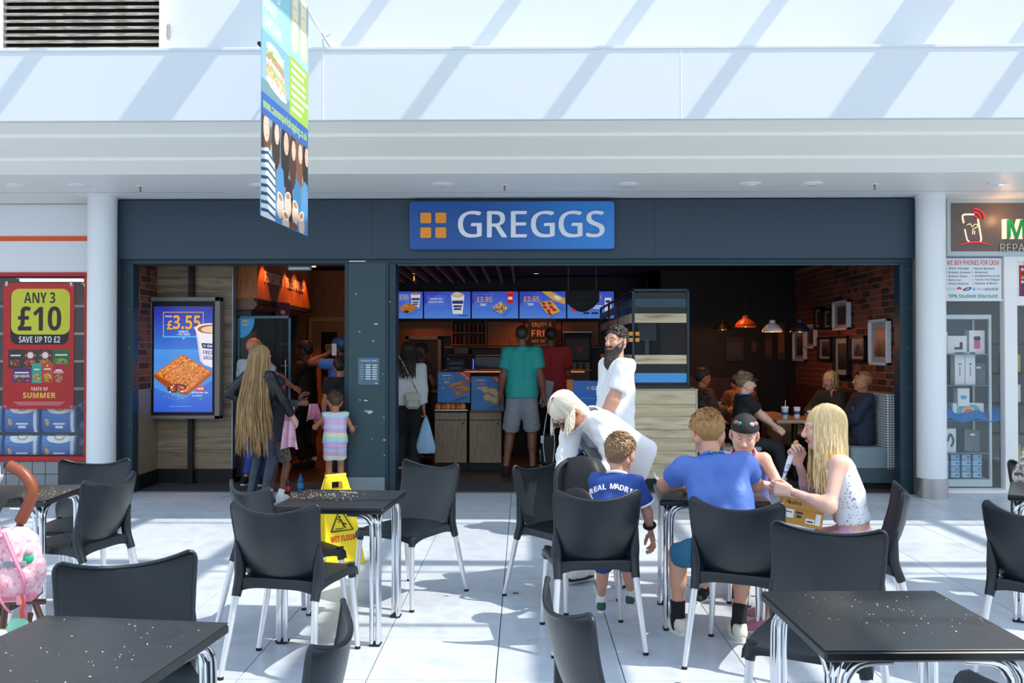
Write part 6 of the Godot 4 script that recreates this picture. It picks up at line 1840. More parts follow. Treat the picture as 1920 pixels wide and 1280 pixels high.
func small_things() -> void:
	bottle(Vector3(-2.479, 0, -9.22), "cola bottle with red cap and red label on the floor by the doorway", "24140f", "d02a30", "c0283a")
	bottle(Vector3(-2.39, 0, -9.42), "blue drink bottle with dark cap on the floor by the doorway", "1d5a8c", "1c3550", "3a8abf")
	wet_sign()
	stroller()
	pink_bag()
	black_bag()
	# things on the young people's table
	var w := thing("pastry_wrapper", "crumpled white wrapper with orange pastry on the young people's table", "wrapper", Vector3(0.86, 0.715, -5.2), 20)
	var a := []
	var b := []
	var g := RandomNumberGenerator.new()
	g.seed = 4
	for j in 7:
		var ra := []
		for i in 9:
			var u := i / 4.0 - 1.0
			var v := j / 3.0 - 1.0
			ra.append(Vector3(u * 0.075, 0.006 + 0.045 * pow(absf(u), 3) * (1.0 if v < 0.4 else 0.3) + 0.04 * pow(absf(v), 4) + g.randf() * 0.008, v * 0.06))
		a.append(ra)
		b.append(ra.map(func(p): return p - Vector3(0, 0.004, 0)))
	put("paper", Shape.new().slab(a, b), mat("paper_white", "eff1f2", 0.7), w)
	put("pastry", Shape.new().ball(Vector3(0.01, 0.025, 0.02), Vector3(0.045, 0.018, 0.03), 12, 7), mat("orange_bake", "d9742a", 0.6), w)
	var tis := single("paper_napkin", "crumpled white napkin on the far left table behind the stroller handle", "napkin", Shape.new().slab(a, b), mats.paper_white, Vector3(-3.12, 0.715, -5.1), 40)
	tis.scale = Vector3(0.9, 1.4, 0.9)
	shoe_box()
	# litter on the floor
	for q in [[-0.05, -5.55, "brown leaf scrap on the floor left of the bag chair", "8a6a3a"], [0.17, -4.32, "green leaf scrap on the bare tiles at the bottom middle", "a3ab5a"], [-0.48, -5.49, "white crumb scrap on the tiles by the empty chair's leg", "e6e2da"], [2.06, -4.52, "white and red paper scrap on the tiles at the right", "c04a54"]]:
		single("floor_scrap", q[2], "litter", Shape.new().slab([[Vector3(-0.02, 0.004, -0.01), Vector3(0.0, 0.007, -0.012), Vector3(0.022, 0.003, -0.004)], [Vector3(-0.018, 0.005, 0.008), Vector3(0.002, 0.009, 0.01), Vector3(0.02, 0.004, 0.012)]], [[Vector3(-0.02, 0.001, -0.01), Vector3(0.0, 0.004, -0.012), Vector3(0.022, 0.001, -0.004)], [Vector3(-0.018, 0.002, 0.008), Vector3(0.002, 0.006, 0.01), Vector3(0.02, 0.001, 0.012)]]), mat("scrap" + q[3], q[3], 0.8), Vector3(q[0], 0, q[1]))
	# drinks on the indoor table
	var cp := [[3.05, -10.32, 0.125, "clear plastic cup with blue band and white straw on the indoor table", "iced"], [3.22, -10.42, 0.13, "tall white paper cup with blue print on the indoor table", "tall"], [3.34, -10.30, 0.105, "white takeaway cup with navy lid on the indoor table", "lid"]]
	for q in cp:
		var o := thing("drink_cup", q[3], "cup", Vector3(q[0], 0.74, q[1]), 0)
		var h: float = q[2]
		put("cup", Shape.new().lathe([Vector2(0, 0.0), Vector2(0.03, 0.0), Vector2(0.041, h), Vector2(0.037, h), Vector2(0.03, 0.01)], 20), mat("cup_clear", "c3d3da", 0.2) if q[4] == "iced" else mats.white, o)
		put("band", Shape.new().lathe([Vector2(0.0345, h * 0.35), Vector2(0.0365, h * 0.36), Vector2(0.0385, h * 0.62), Vector2(0.037, h * 0.63)], 20), mat("cup_blue", "2f5a9c", 0.4), o)
		if q[4] != "tall":
			put("lid", Shape.new().lathe([Vector2(0.043, h - 0.004), Vector2(0.044, h + 0.006), Vector2(0.036, h + 0.018), Vector2(0, h + 0.018)], 20), mats.white if q[4] == "iced" else mat("lid_navy", "22304e", 0.4), o)
		if q[4] == "iced":
			put("straw", Shape.new().tube([Vector3(0, 0.05, 0), Vector3(0.006, h + 0.09, 0)], 0.004, 8), mats.white, o)
	single("snack_wrapper", "yellow and green crumpled snack wrapper on the indoor table", "wrapper", Shape.new().ball(Vector3(0, 0.028, 0), Vector3(0.08, 0.028, 0.045), 10, 6), mat("wrap_yellow", "d0b428", 0.3), Vector3(3.4, 0.74, -10.16), 15)
	for q in [[2.4, "left"], [2.62, "middle"], [2.78, "right"]]:
		single("paper_wrap", "crumpled amber lit food paper on the far left café table, " + q[1] + " of three", "wrapper", Shape.new().ball(Vector3(0, 0.035, 0), Vector3(0.075, 0.04, 0.06), 9, 6), mat("amber_paper", "b5835a", 0.6), Vector3(q[0], 0.74, -12.3), 30 * q[0])

func wet_sign() -> void:
	var o := thing("wet_floor_sign", "yellow folding wet floor sign standing behind the middle left table", "safety sign", Vector3(-1.36, 0, -6.36), 38)
	var ye := mat("sign_yellow", "f2d51c", 0.4)
	for s in [1, -1]:
		var panel := Shape.new().extrude(PackedVector2Array([Vector2(-0.15, 0.0), Vector2(-0.10, 0.0), Vector2(-0.085, 0.03), Vector2(0.085, 0.03), Vector2(0.10, 0.0), Vector2(0.15, 0.0), Vector2(0.098, 0.545), Vector2(-0.098, 0.545)]), -0.007, 0.007)
		panel.extrude(PackedVector2Array([Vector2(-0.098, 0.545), Vector2(-0.045, 0.545), Vector2(-0.04, 0.6), Vector2(0.04, 0.6), Vector2(0.045, 0.545), Vector2(0.098, 0.545), Vector2(0.082, 0.625), Vector2(0.06, 0.645), Vector2(-0.06, 0.645), Vector2(-0.082, 0.625)]), -0.007, 0.007)
		panel.tube([Vector3(-0.145, 0.01, 0.005), Vector3(-0.096, 0.54, 0.005)], 0.009, 8).tube([Vector3(0.145, 0.01, 0.005), Vector3(0.096, 0.54, 0.005)], 0.009, 8)
		var p := put("panel", panel, ye, o, Vector3(0, 0.0, 0.16 * s), Vector3(-14.0, 0 if s > 0 else 180, 0))
		var ink := mat("sign_ink", "1a1a18", 0.5)
		var tri := [Vector3(-0.085, 0.25, 0.01), Vector3(0.085, 0.25, 0.01), Vector3(0.0, 0.41, 0.01)]
		put("warning_triangle", Shape.new().tube([tri[0], tri[1], tri[2], tri[0]], 0.0055, 6), ink, p)
		put("slipping_figure", Shape.new().tube([Vector3(-0.004, 0.33, 0.009), Vector3(0.006, 0.305, 0.009), Vector3(0.036, 0.29, 0.009)], 0.005, 6).tube([Vector3(0.006, 0.305, 0.009), Vector3(0.016, 0.28, 0.009), Vector3(0.03, 0.268, 0.009)], 0.005, 6).tube([Vector3(-0.03, 0.335, 0.009), Vector3(-0.004, 0.33, 0.009), Vector3(-0.02, 0.308, 0.009)], 0.004, 6).ball(Vector3(-0.01, 0.347, 0.009), Vector3(0.009, 0.009, 0.003), 10, 6).tube([Vector3(-0.05, 0.266, 0.009), Vector3(0.01, 0.266, 0.009)], 0.003, 6), ink, p)
		var tx := put("lettering", letters("WET FLOOR", 0.042, 0.003), mat("sign_redtext", "d2382a", 0.5), p, Vector3(0, 0.195, 0.009))
		tx.scale.x = 0.19 / tx.mesh.get_aabb().size.x
	put("hinge", Shape.new().tube([Vector3(-0.08, 0.625, 0), Vector3(0.08, 0.625, 0)], 0.012, 8), ye, o)

func stroller() -> void:
	var o := thing("stroller", "black pushchair with tan leather handles at the left edge", "pushchair", Vector3(-2.045, 0, -3.4), 0)
	var lea := mat("tan_leather", "84452a", 0.4)
	var frame := mat("frame_bronze", "6a4a3e", 0.3, 0.7)
	var fab := mat("fabric_black", "15171b", 0.85)
	# handles: bent tubes ending in padded grips (right one shows)
	for s in [1, -1]:
		var x0: float = 0.075 * s
		put("frame_tube", Shape.new().tube(bend([Vector3(x0 - 0.05, 0.45, 0.0), Vector3(x0, 0.72, 0.03), Vector3(x0 + 0.05, 0.88, 0.05)], 4), 0.013, 10), frame, o)
		put("handle_grip", Shape.new().tube(bend([Vector3(x0 + 0.045, 0.87, 0.05), Vector3(x0 + 0.085, 0.945, 0.06), Vector3(x0 + 0.095, 1.0, 0.06), Vector3(x0 + 0.06, 1.055, 0.06), Vector3(x0 + 0.005, 1.085, 0.06)], 5), 0.0215, 14), lea, o)
		put("grip_end", Shape.new().ball(Vector3(x0 + 0.003, 1.086, 0.06), Vector3(0.019, 0.019, 0.019), 10, 6), mats.charcoal, o)
		put("front_leg", Shape.new().tube([Vector3(x0 * 1.6, 0.62, 0.0), Vector3(x0 * 1.7, 0.1, -0.3)], 0.013, 10), frame, o)
		put("rear_leg", Shape.new().tube([Vector3(x0 * 1.6, 0.5, -0.02), Vector3(x0 * 1.8, 0.1, 0.18)], 0.013, 10), frame, o)
		for z in [-0.32, 0.2]:
			var wh := put("wheel", Shape.new().lathe([Vector2(0.05, -0.016), Vector2(0.078, -0.016), Vector2(0.084, 0.0), Vector2(0.078, 0.016), Vector2(0.05, 0.016)], 24), mats.rubber, o, Vector3(x0 * 1.85, 0.085, z), Vector3(0, 0, 90))
			put("wheel_hub", Shape.new().lathe([Vector2(0, -0.014), Vector2(0.051, -0.012), Vector2(0.051, 0.012), Vector2(0, 0.014)], 20), mats.steel, wh)
	put("cross_bar", Shape.new().tube([Vector3(-0.19, 0.55, 0.0), Vector3(0.19, 0.55, 0.0)], 0.011, 8), frame, o)
	put("seat", Shape.new().box(Vector3(-0.14, 0.5, -0.2), Vector3(0.26, 0.06, 0.34), 0.02).box(Vector3(-0.14, 0.72, -0.03), Vector3(0.26, 0.45, 0.05), 0.02), fab, o)
	var g := []
	var g2 := []
	for j in 9:
		var a := PI * 0.62 * j / 8.0 - 0.1
		var r := 0.25 + 0.008 * absf(sin(a * 7.0))
		var row := []
		var row2 := []
		for i in 13:
			var u := i / 6.0 - 1.0
			var sag := 1.0 - 0.1 * pow(absf(u), 3)
			row.append(Vector3(-0.13 + 0.15 * u, 0.70 + r * sag * sin(a + 0.25) * 1.05, -0.08 + r * sag * cos(a + 0.25) * 0.75))
			row2.append(Vector3(-0.13 + 0.14 * u, 0.70 + (r - 0.012) * sag * sin(a + 0.25) * 1.05, -0.08 + (r - 0.012) * sag * cos(a + 0.25) * 0.75))
		g.append(row)
		g2.append(row2)
	put("hood", Shape.new().slab(g, g2), fab, o)

func pink_bag() -> void:
	var o := thing("pink_backpack", "small pink patterned child's backpack hanging from the pushchair", "backpack", Vector3(-1.905, 0.595, -3.28), 14)
	var c := Canvas.new(self, 128, 128, H("f0c3cd"))
	c.specks(0, 0, 128, 128, 70, [H("e9a3b2"), H("f7dde2"), H("d8849c"), H("f4d2d8")], 3, 9, 31)
	c.specks(0, 0, 128, 128, 8, [H("d84a5a"), H("9ac8b0")], 2, 4, 32)
	var pm := tri_mat("pink_print", c.tex(), Vector3(6, 6, 6), 0.6, false)
	var pk := mat("pink_strap", "e58aa6", 0.6)
	var body := Shape.new()
	var rows := []
	for q in [[0.0, 0.085, 0.05], [0.02, 0.105, 0.062], [0.1, 0.112, 0.068], [0.2, 0.105, 0.062], [0.27, 0.088, 0.05], [0.305, 0.05, 0.03], [0.312, 0.006, 0.006]]:
		var row := []
		for i in 24:
			var a := TAU * i / 24
			var sx := signf(cos(a)) * pow(absf(cos(a)), 0.7)
			var sz := signf(sin(a)) * pow(absf(sin(a)), 0.7)
			row.append(Vector3(q[1] * sx, q[0], q[2] * sz))
		rows.append(row)
	body.grid(rows, true, true)
	put("body", body, pm, o)
	put("base_panel", Shape.new().box(Vector3(0, 0.02, 0), Vector3(0.2, 0.05, 0.125), 0.02), pk, o)
	put("front_pocket", Shape.new().ball(Vector3(0.02, 0.09, 0.055), Vector3(0.075, 0.065, 0.03), 14, 8), pm, o)
	put("pocket_zip", Shape.new().box(Vector3(0.0, 0.165, 0.068), Vector3(0.13, 0.022, 0.008), 0.003), mat("zip_grey", "8d99a6", 0.5), o)
	put("side_pocket", Shape.new().ball(Vector3(0.105, 0.12, 0.01), Vector3(0.025, 0.06, 0.04), 10, 7), pm, o)
	put("green_patch", Shape.new().ball(Vector3(0.07, 0.185, 0.058), Vector3(0.022, 0.024, 0.012), 10, 6), mat("patch_green", "2fae80", 0.5), o)
	put("pompom", Shape.new().ball(Vector3(0.075, 0.215, 0.06), Vector3(0.016, 0.016, 0.014), 10, 6), mat("pompom", "f0a8c0", 0.8), o)
	put("shoulder_strap", Shape.new().tube(bend([Vector3(-0.05, 0.3, 0.05), Vector3(-0.085, 0.22, 0.07), Vector3(-0.06, 0.1, 0.09), Vector3(-0.02, 0.0, 0.085), Vector3(0.01, -0.04, 0.08)], 5), 0.014, 8, true, 0.35), pk, o)
	put("shoulder_strap", Shape.new().tube(bend([Vector3(-0.03, 0.3, 0.05), Vector3(0.02, 0.2, 0.085), Vector3(0.06, 0.1, 0.09), Vector3(0.055, 0.03, 0.09)], 5), 0.011, 8, true, 0.35), pk, o)
	put("hang_loop", Shape.new().tube(bend([Vector3(-0.05, 0.29, 0.02), Vector3(-0.07, 0.35, 0.02), Vector3(-0.1, 0.40, 0.03)], 4), 0.016, 8, true, 0.4), pk, o)
	put("buckle", Shape.new().box(Vector3(0.052, 0.015, 0.092), Vector3(0.036, 0.04, 0.012), 0.005), mat("buckle_pink", "f0a5bb", 0.35), o)
	put("hanging_strap", Shape.new().box(Vector3(0.06, -0.07, 0.085), Vector3(0.03, 0.13, 0.004), 0.001), pk, o)
	o.scale = Vector3.ONE * 0.86
	var kr := thing("key_charm", "green fluffy ball charm on an orange clip under the pink backpack", "keyring", Vector3(-1.84, 0.50, -3.21))
	put("clip", Shape.new().tube(bend([Vector3(0, 0.13, 0), Vector3(0.008, 0.1, 0), Vector3(-0.003, 0.07, 0), Vector3(0.002, 0.04, 0)], 4), 0.005, 8), mat("clip_orange", "f05a24", 0.4), kr)
	put("ball", Shape.new().ball(Vector3(-0.01, 0.01, 0), Vector3(0.038, 0.036, 0.036), 16, 10), mat("charm_green", "8fd0b0", 0.9), kr)

func black_bag() -> void:
	var o := thing("black_rucksack", "black rucksack standing on the chair between the woman and the boy", "rucksack", Vector3(0.36, 0.452, -5.32), -30)
	var rows := []
	for q in [[0.0, 0.13, 0.09], [0.05, 0.155, 0.11], [0.2, 0.165, 0.11], [0.34, 0.15, 0.09], [0.42, 0.1, 0.06], [0.445, 0.01, 0.01]]:
		var row := []
		for i in 24:
			var a := TAU * i / 24
			row.append(Vector3(q[1] * signf(cos(a)) * pow(absf(cos(a)), 0.6), q[0], q[2] * signf(sin(a)) * pow(absf(sin(a)), 0.6)))
		rows.append(row)
	put("body", Shape.new().grid(rows, true, true), mat("nylon_black", "101216", 0.55), o)
	put("front_pocket", Shape.new().ball(Vector3(0, 0.15, 0.1), Vector3(0.13, 0.12, 0.035), 14, 8), mats.nylon_black, o)
	put("strap", Shape.new().tube(bend([Vector3(-0.08, 0.42, 0.02), Vector3(-0.12, 0.36, 0.11), Vector3(-0.12, 0.2, 0.13), Vector3(-0.1, 0.06, 0.12)], 5), 0.024, 8, true, 0.3), mat("strap_grey", "2c333b", 0.6), o)
	put("grab_loop", Shape.new().tube(bend([Vector3(-0.04, 0.43, 0), Vector3(0, 0.475, 0), Vector3(0.04, 0.43, 0)], 5), 0.009, 8), mats.nylon_black, o)

func shoe_box() -> void:
	var o := thing("shoe_box", "tan cardboard shoe box with dark logo and white labels on the blonde girl's lap", "box", Vector3(1.50, 0.60, -4.83), -14)
	var c := mat("kraft_orange", "c8923f", 0.7)
	put("tray", Shape.new().box(Vector3(0, 0.055, 0), Vector3(0.215, 0.11, 0.3), 0.002), c, o, Vector3.ZERO, Vector3(0, 0, -9))
	var lid := put("lid", Shape.new().box(Vector3(0, 0.115, 0), Vector3(0.224, 0.056, 0.31), 0.003), mat("kraft_lid", "cf9a48", 0.7), o, Vector3.ZERO, Vector3(0, 0, -9))
	put("lid_top", Shape.new().box(Vector3(0, 0.1435, 0), Vector3(0.21, 0.002, 0.3)), mat("lid_blue", "3a5ac0", 0.5), lid)
	put("lettering", letters("asics", 0.02, 0.001), mat("logo_navy", "2a2a44", 0.5), lid, Vector3(-0.045, 0.115, 0.1555))
	put("logo_swirl", Shape.new().tube(bend([Vector3(-0.088, 0.108, 0.1555), Vector3(-0.08, 0.125, 0.1555), Vector3(-0.07, 0.12, 0.1555), Vector3(-0.08, 0.107, 0.1555)], 4), 0.002, 6), mats.logo_navy, lid)
	for q in [[-0.07, 0.055, 0.055, 0.045], [0.082, 0.045, 0.026, 0.06], [0.043, 0.03, 0.045, 0.026]]:
		put("size_label", Shape.new().box(Vector3(q[0], q[1], 0.1505), Vector3(q[2], q[3], 0.001)), mats.white, o, Vector3.ZERO, Vector3(0, 0, -9))
	for q in [[-0.07, 0.062, 0.035, 0.005], [-0.015, 0.065, 0.035, 0.01], [-0.015, 0.045, 0.025, 0.014], [0.043, 0.028, 0.03, 0.008]]:
		put("print_line", Shape.new().box(Vector3(q[0], q[1], 0.1512), Vector3(q[2], q[3], 0.001)), mats.logo_navy, o, Vector3.ZERO, Vector3(0, 0, -9))
# ============================ bodies as one smooth surface ====================
# parts: [a, b, ra, rb] tapered limbs, or [centre, Vector3 radii, Basis] ellipsoids; a fifth/fourth entry holds cuts [[point, normal], ...]
func blend(parts: Array, cell: float, k: float, cuts: Array = [], minus: Array = []) -> Shape:
	var lo := Vector3(1e9, 1e9, 1e9)
	var hi := -lo
	for p in parts:
		if p[1] is Vector3 and p.size() > 3 and not p[2] is Basis:
			var m := maxf(p[2], p[3])
			var e := Vector3(m, m, m)
			lo = lo.min(p[0] - e).min(p[1] - e); hi = hi.max(p[0] + e).max(p[1] + e)
		else:
			var m: float = p[1][p[1].max_axis_index()]
			var e := Vector3(m, m, m)
			lo = lo.min(p[0] - e); hi = hi.max(p[0] + e)
	lo -= Vector3.ONE * cell * 2.5
	hi += Vector3.ONE * cell * 2.5
	var nx := int((hi.x - lo.x) / cell) + 1
	var ny := int((hi.y - lo.y) / cell) + 1
	var nq := int((hi.z - lo.z) / cell) + 1
	var f := PackedFloat32Array()
	f.resize(nx * ny * nq)
	f.fill(9.0)
	var band := cell * 2.2 + k
	for p in parts:
		var capsule: bool = not p[2] is Basis
		var a: Vector3 = p[0]
		var b: Vector3 = p[1] if capsule else p[0]
		var ra := 0.0
		var rb := 0.0
		var rad := Vector3.ONE
		var inv := Basis()
		var mn: Vector3
		var mx: Vector3
		var own: Array = []
		if capsule:
			ra = p[2]; rb = p[3]
			var m := maxf(ra, rb) + band
			mn = a.min(b) - Vector3.ONE * m; mx = a.max(b) + Vector3.ONE * m
			if p.size() > 4: own = p[4]
		else:
			rad = p[1]
			inv = (p[2] as Basis).inverse()
			var m := rad[rad.max_axis_index()] + band
			mn = a - Vector3.ONE * m; mx = a + Vector3.ONE * m
			if p.size() > 3: own = p[3]
		var i0 := maxi(0, int((mn.x - lo.x) / cell)); var i1 := mini(nx - 1, int((mx.x - lo.x) / cell) + 1)
		var j0 := maxi(0, int((mn.y - lo.y) / cell)); var j1 := mini(ny - 1, int((mx.y - lo.y) / cell) + 1)
		var k0 := maxi(0, int((mn.z - lo.z) / cell)); var k1 := mini(nq - 1, int((mx.z - lo.z) / cell) + 1)
		var ba := b - a
		var bb := maxf(ba.length_squared(), 1e-9)
		var dr := rb - ra
		var rmin := minf(rad.x, minf(rad.y, rad.z))
		var cut := not own.is_empty()
		for kk in range(k0, k1 + 1):
			for j in range(j0, j1 + 1):
				var at := (kk * ny + j) * nx
				var pos := Vector3(lo.x + i0 * cell, lo.y + j * cell, lo.z + kk * cell)
				for i in range(i0, i1 + 1):
					var d: float
					if capsule:
						var pa := pos - a
						var t := clampf(pa.dot(ba) / bb, 0.0, 1.0)
						d = (pa - ba * t).length() - ra - dr * t
					else:
						var q := inv * (pos - a)
						var l := (q / rad).length()
						d = (l - 1.0) * rmin if l < 0.5 else l * (l - 1.0) / maxf((q / (rad * rad)).length(), 1e-6)
					if d < band:
						if cut:
							for c in own:
								d = maxf(d, (pos - c[0]).dot(c[1]))
						var o := f[at + i]
						var h := k - absf(o - d)
						f[at + i] = minf(o, d) - (h * h / (4.0 * k) if h > 0.0 else 0.0)
					pos.x += cell
	if not cuts.is_empty() or not minus.is_empty():
		for kk in nq:
			for j in ny:
				var at := (kk * ny + j) * nx
				var pos := Vector3(lo.x, lo.y + j * cell, lo.z + kk * cell)
				for i in nx:
					var v := f[at + i]
					if v < 0.06:
						for c in cuts:
							v = maxf(v, (pos - c[0]).dot(c[1]))
						for m in minus:
							v = maxf(v, m[1] - (pos - m[0]).length())
						f[at + i] = v
					pos.x += cell
	# surface nets
	var idx := PackedInt32Array()
	idx.resize(nx * ny * nq)
	idx.fill(-1)
	var vs := PackedVector3Array()
	var sx := 1
	var sy := nx
	var sz := nx * ny
	var corner := [0, sx, sy, sx + sy, sz, sx + sz, sy + sz, sx + sy + sz]
	var lim := cell * 1.8
	for kk in nq - 1:
		for j in ny - 1:
			var at := (kk * ny + j) * nx
			for i in nx - 1:
				var c0 := f[at + i]
				if c0 > lim or c0 < -lim:
					continue
				var sum := Vector3.ZERO
				var cnt := 0
				var neg := 0
				var v := [c0, f[at + i + sx], f[at + i + sy], f[at + i + sx + sy], f[at + i + sz], f[at + i + sx + sz], f[at + i + sy + sz], f[at + i + sx + sy + sz]]
				for c in 8:
					if v[c] < 0.0: neg += 1
				if neg == 0 or neg == 8:
					continue
				for e in EDGES:
					var va: float = v[e[0]]
					var vb: float = v[e[1]]
					if (va < 0.0) != (vb < 0.0):
						sum += (CORN[e[0]] as Vector3).lerp(CORN[e[1]], va / (va - vb))
						cnt += 1
				idx[at + i] = vs.size()
				vs.append(lo + (Vector3(i, j, kk) + sum / cnt) * cell)
	var nn := PackedVector3Array()
	nn.resize(vs.size())
	var tris := PackedInt32Array()
	for kk in range(1, nq - 1):
		for j in range(1, ny - 1):
			var at := (kk * ny + j) * nx
			for i in range(1, nx - 1):
				var q := at + i
				var c0 := f[q]
				if c0 > lim or c0 < -lim:
					continue
				var inside := c0 < 0.0
				for ax in 3:
					var st: int = [sx, sy, sz][ax]
					if (f[q + st] < 0.0) == inside:
						continue
					var s1: int = [sy, sz, sx][ax]
					var s2: int = [sz, sx, sy][ax]
					var A := idx[q]; var B := idx[q - s1]; var C := idx[q - s1 - s2]; var D := idx[q - s2]
					if A < 0 or B < 0 or C < 0 or D < 0:
						continue
					if inside:
						tris.append_array(PackedInt32Array([A, C, B, A, D, C]))
					else:
						tris.append_array(PackedInt32Array([A, B, C, A, C, D]))
	for t in range(0, tris.size(), 3):
		var n := (vs[tris[t + 2]] - vs[tris[t]]).cross(vs[tris[t + 1]] - vs[tris[t]])
		for m in 3:
			nn[tris[t + m]] += n
	var s := Shape.new()
	s.v.resize(tris.size())
	s.n.resize(tris.size())
	s.uv.resize(tris.size())
	for t in tris.size():
		s.v[t] = vs[tris[t]]
		s.n[t] = nn[tris[t]].normalized()
	return s

const CORN := [Vector3(0, 0, 0), Vector3(1, 0, 0), Vector3(0, 1, 0), Vector3(1, 1, 0), Vector3(0, 0, 1), Vector3(1, 0, 1), Vector3(0, 1, 1), Vector3(1, 1, 1)]
const EDGES := [[0, 1], [2, 3], [4, 5], [6, 7], [0, 2], [1, 3], [4, 6], [5, 7], [0, 4], [1, 5], [2, 6], [3, 7]]

# small folds in cloth: push vertices along their normals
func wrinkle(s: Shape, amp: float, freq: float, stretch := Vector3.ONE) -> Shape:
	for i in s.v.size():
		var p := s.v[i] * freq * stretch
		s.v[i] += s.n[i] * amp * nz.get_noise_3d(p.x, p.y, p.z)
	# normals again from the moved faces, shared between equal places
	var acc := {}
	for t in range(0, s.v.size(), 3):
		var n := (s.v[t + 2] - s.v[t]).cross(s.v[t + 1] - s.v[t])
		for m in 3:
			var key := Vector3i((s.v[t + m] * 4000.0).round())
			acc[key] = acc.get(key, Vector3.ZERO) + n
	for i in s.v.size():
		s.n[i] = (acc[Vector3i((s.v[i] * 4000.0).round())] as Vector3).normalized()
	return s

func head_shape(child: bool) -> Shape:
	var key := "head" + str(child)
	if not shared.has(key):
		var b := Basis()
		var w := 1.06 if child else 1.0
		var parts := [
			[Vector3(0, 0.028, 0.012), Vector3(0.075 * w, 0.087, 0.097), b],
			[Vector3(0, -0.03, -0.022), Vector3(0.062 * w, 0.082, 0.070), b],
			[Vector3(0, -0.095, -0.062), Vector3(0, -0.085, -0.04), 0.020, 0.03],
			[Vector3(-0.03, -0.07, -0.03), Vector3(-0.055, -0.035, 0.02), 0.026, 0.024],
			[Vector3(0.03, -0.07, -0.03), Vector3(0.055, -0.035, 0.02), 0.026, 0.024],
			[Vector3(-0.034, -0.022, -0.068), Vector3(0.020, 0.024, 0.018), b],
			[Vector3(0.034, -0.022, -0.068), Vector3(0.020, 0.024, 0.018), b],
			[Vector3(-0.045, 0.024, -0.075), Vector3(0.045, 0.024, -0.075), 0.012, 0.012],
			[Vector3(0, -0.07, -0.02), Vector3(0, -0.13, 0.02), 0.05, 0.048]]
		var fine := blend(parts, 0.0052, 0.016, [], [[Vector3(-0.031, 0.006, -0.104), 0.019], [Vector3(0.031, 0.006, -0.104), 0.019]])
		var nose := [[Vector3(0, 0.006, -0.090), Vector3(0, -0.030, -0.108), 0.009, 0.0125], [Vector3(-0.010, -0.034, -0.098), Vector3(0.010, -0.034, -0.098), 0.0085, 0.0085], [Vector3(0, -0.03, -0.085), Vector3(0, -0.034, -0.1), 0.014, 0.012]]
		fine.add(blend(nose, 0.0036, 0.01))
		for s in [-1.0, 1.0]:
			fine.add(blend([[Vector3(s * 0.079 * w, -0.002, 0.012), Vector3(0.011, 0.031, 0.019), Basis(Vector3.UP, -0.35 * s)], [Vector3(s * 0.076 * w, -0.028, 0.006), Vector3(0.008, 0.01, 0.009), b]], 0.0042, 0.008, [], [[Vector3(s * 0.093 * w, 0.002, 0.002), 0.0095]]))
		shared[key] = fine
	return shared[key]

func lips_shape() -> Shape:
	if not shared.has("lips"):
		shared["lips"] = blend([[Vector3(-0.021, -0.0635, -0.088), Vector3(0, -0.0605, -0.0945), 0.0035, 0.006], [Vector3(0.021, -0.0635, -0.088), Vector3(0, -0.0605, -0.0945), 0.0035, 0.006], [Vector3(-0.016, -0.069, -0.089), Vector3(0.016, -0.069, -0.089), 0.0055, 0.0055]], 0.0036, 0.004)
	return shared["lips"]

# right hand hanging down -y from the wrist, thumb forward (-z), palm inward (-x)
func hand_shape(curl: float) -> Shape:
	var key := "hand%.2f" % curl
	if not shared.has(key):
		var parts := []
		for q in [[-0.026, 0.0], [-0.009, 0.004], [0.009, 0.004], [0.026, 0.0]]:
			parts.append([Vector3(0.002, -0.012, q[0] * 0.7), Vector3(0.004, -0.082 - q[1], q[0]), 0.0155, 0.0125])
		var fz := [-0.031, -0.0105, 0.0105, 0.030]
		var fl := [0.070, 0.079, 0.073, 0.057]
		var out := blend(parts, 0.0046, 0.010)
		for i in 4:
			var p := Vector3(0.004, -0.082 - (0.004 if i == 1 or i == 2 else 0.0), fz[i] * 0.88)
			var a := curl * (0.8 + 0.08 * i)
			var fp := []
			for k in 3:
				var l: float = fl[i] * [0.46, 0.30, 0.24][k]
				var d := Vector3(-sin(a), -cos(a), (fz[i] - fz[i] * 0.88) * 4.0 * (1.0 - curl * 0.5)).normalized()
				var q := p + d * l
				fp.append([p, q, [0.0092, 0.0083, 0.0076][k], [0.0083, 0.0076, 0.0066][k]])
				p = q
				a += curl * [1.0, 0.8, 0.0][k]
			out.add(blend(fp, 0.0044, 0.003))
		var t0 := Vector3(-0.002, -0.022, -0.022)
		var t1 := Vector3(-0.016 - 0.01 * curl, -0.052, -0.046 + 0.006 * curl)
		var t2 := Vector3(-0.030 - 0.012 * curl, -0.080, -0.046 + 0.012 * curl)
		var t3 := Vector3(-0.040 - 0.008 * curl, -0.100, -0.038 + 0.014 * curl)
		out.add(blend([[t0, t1, 0.016, 0.0118], [t1, t2, 0.0115, 0.0098], [t2, t3, 0.0098, 0.008]], 0.0044, 0.006))
		shared[key] = out
	return shared[key]

func shoe_upper() -> Shape:
	if not shared.has("shoe"):
		shared["shoe"] = blend([[Vector3(0, 0.045, 0.055), Vector3(0, 0.085, 0.045), 0.036, 0.040], [Vector3(0, 0.045, 0.05), Vector3(0, 0.045, -0.04), 0.036, 0.040], [Vector3(0, 0.075, 0.02), Vector3(0, 0.05, -0.07), 0.036, 0.034], [Vector3(-0.006, 0.036, -0.04), Vector3(-0.004, 0.034, -0.125), 0.040, 0.036]], 0.009, 0.03, [[Vector3(0, 0.018, 0), Vector3(0, -1, 0)], [Vector3(0, 0.105, 0.04), Vector3(0, 1, 0.15).normalized()]])
	return shared["shoe"]

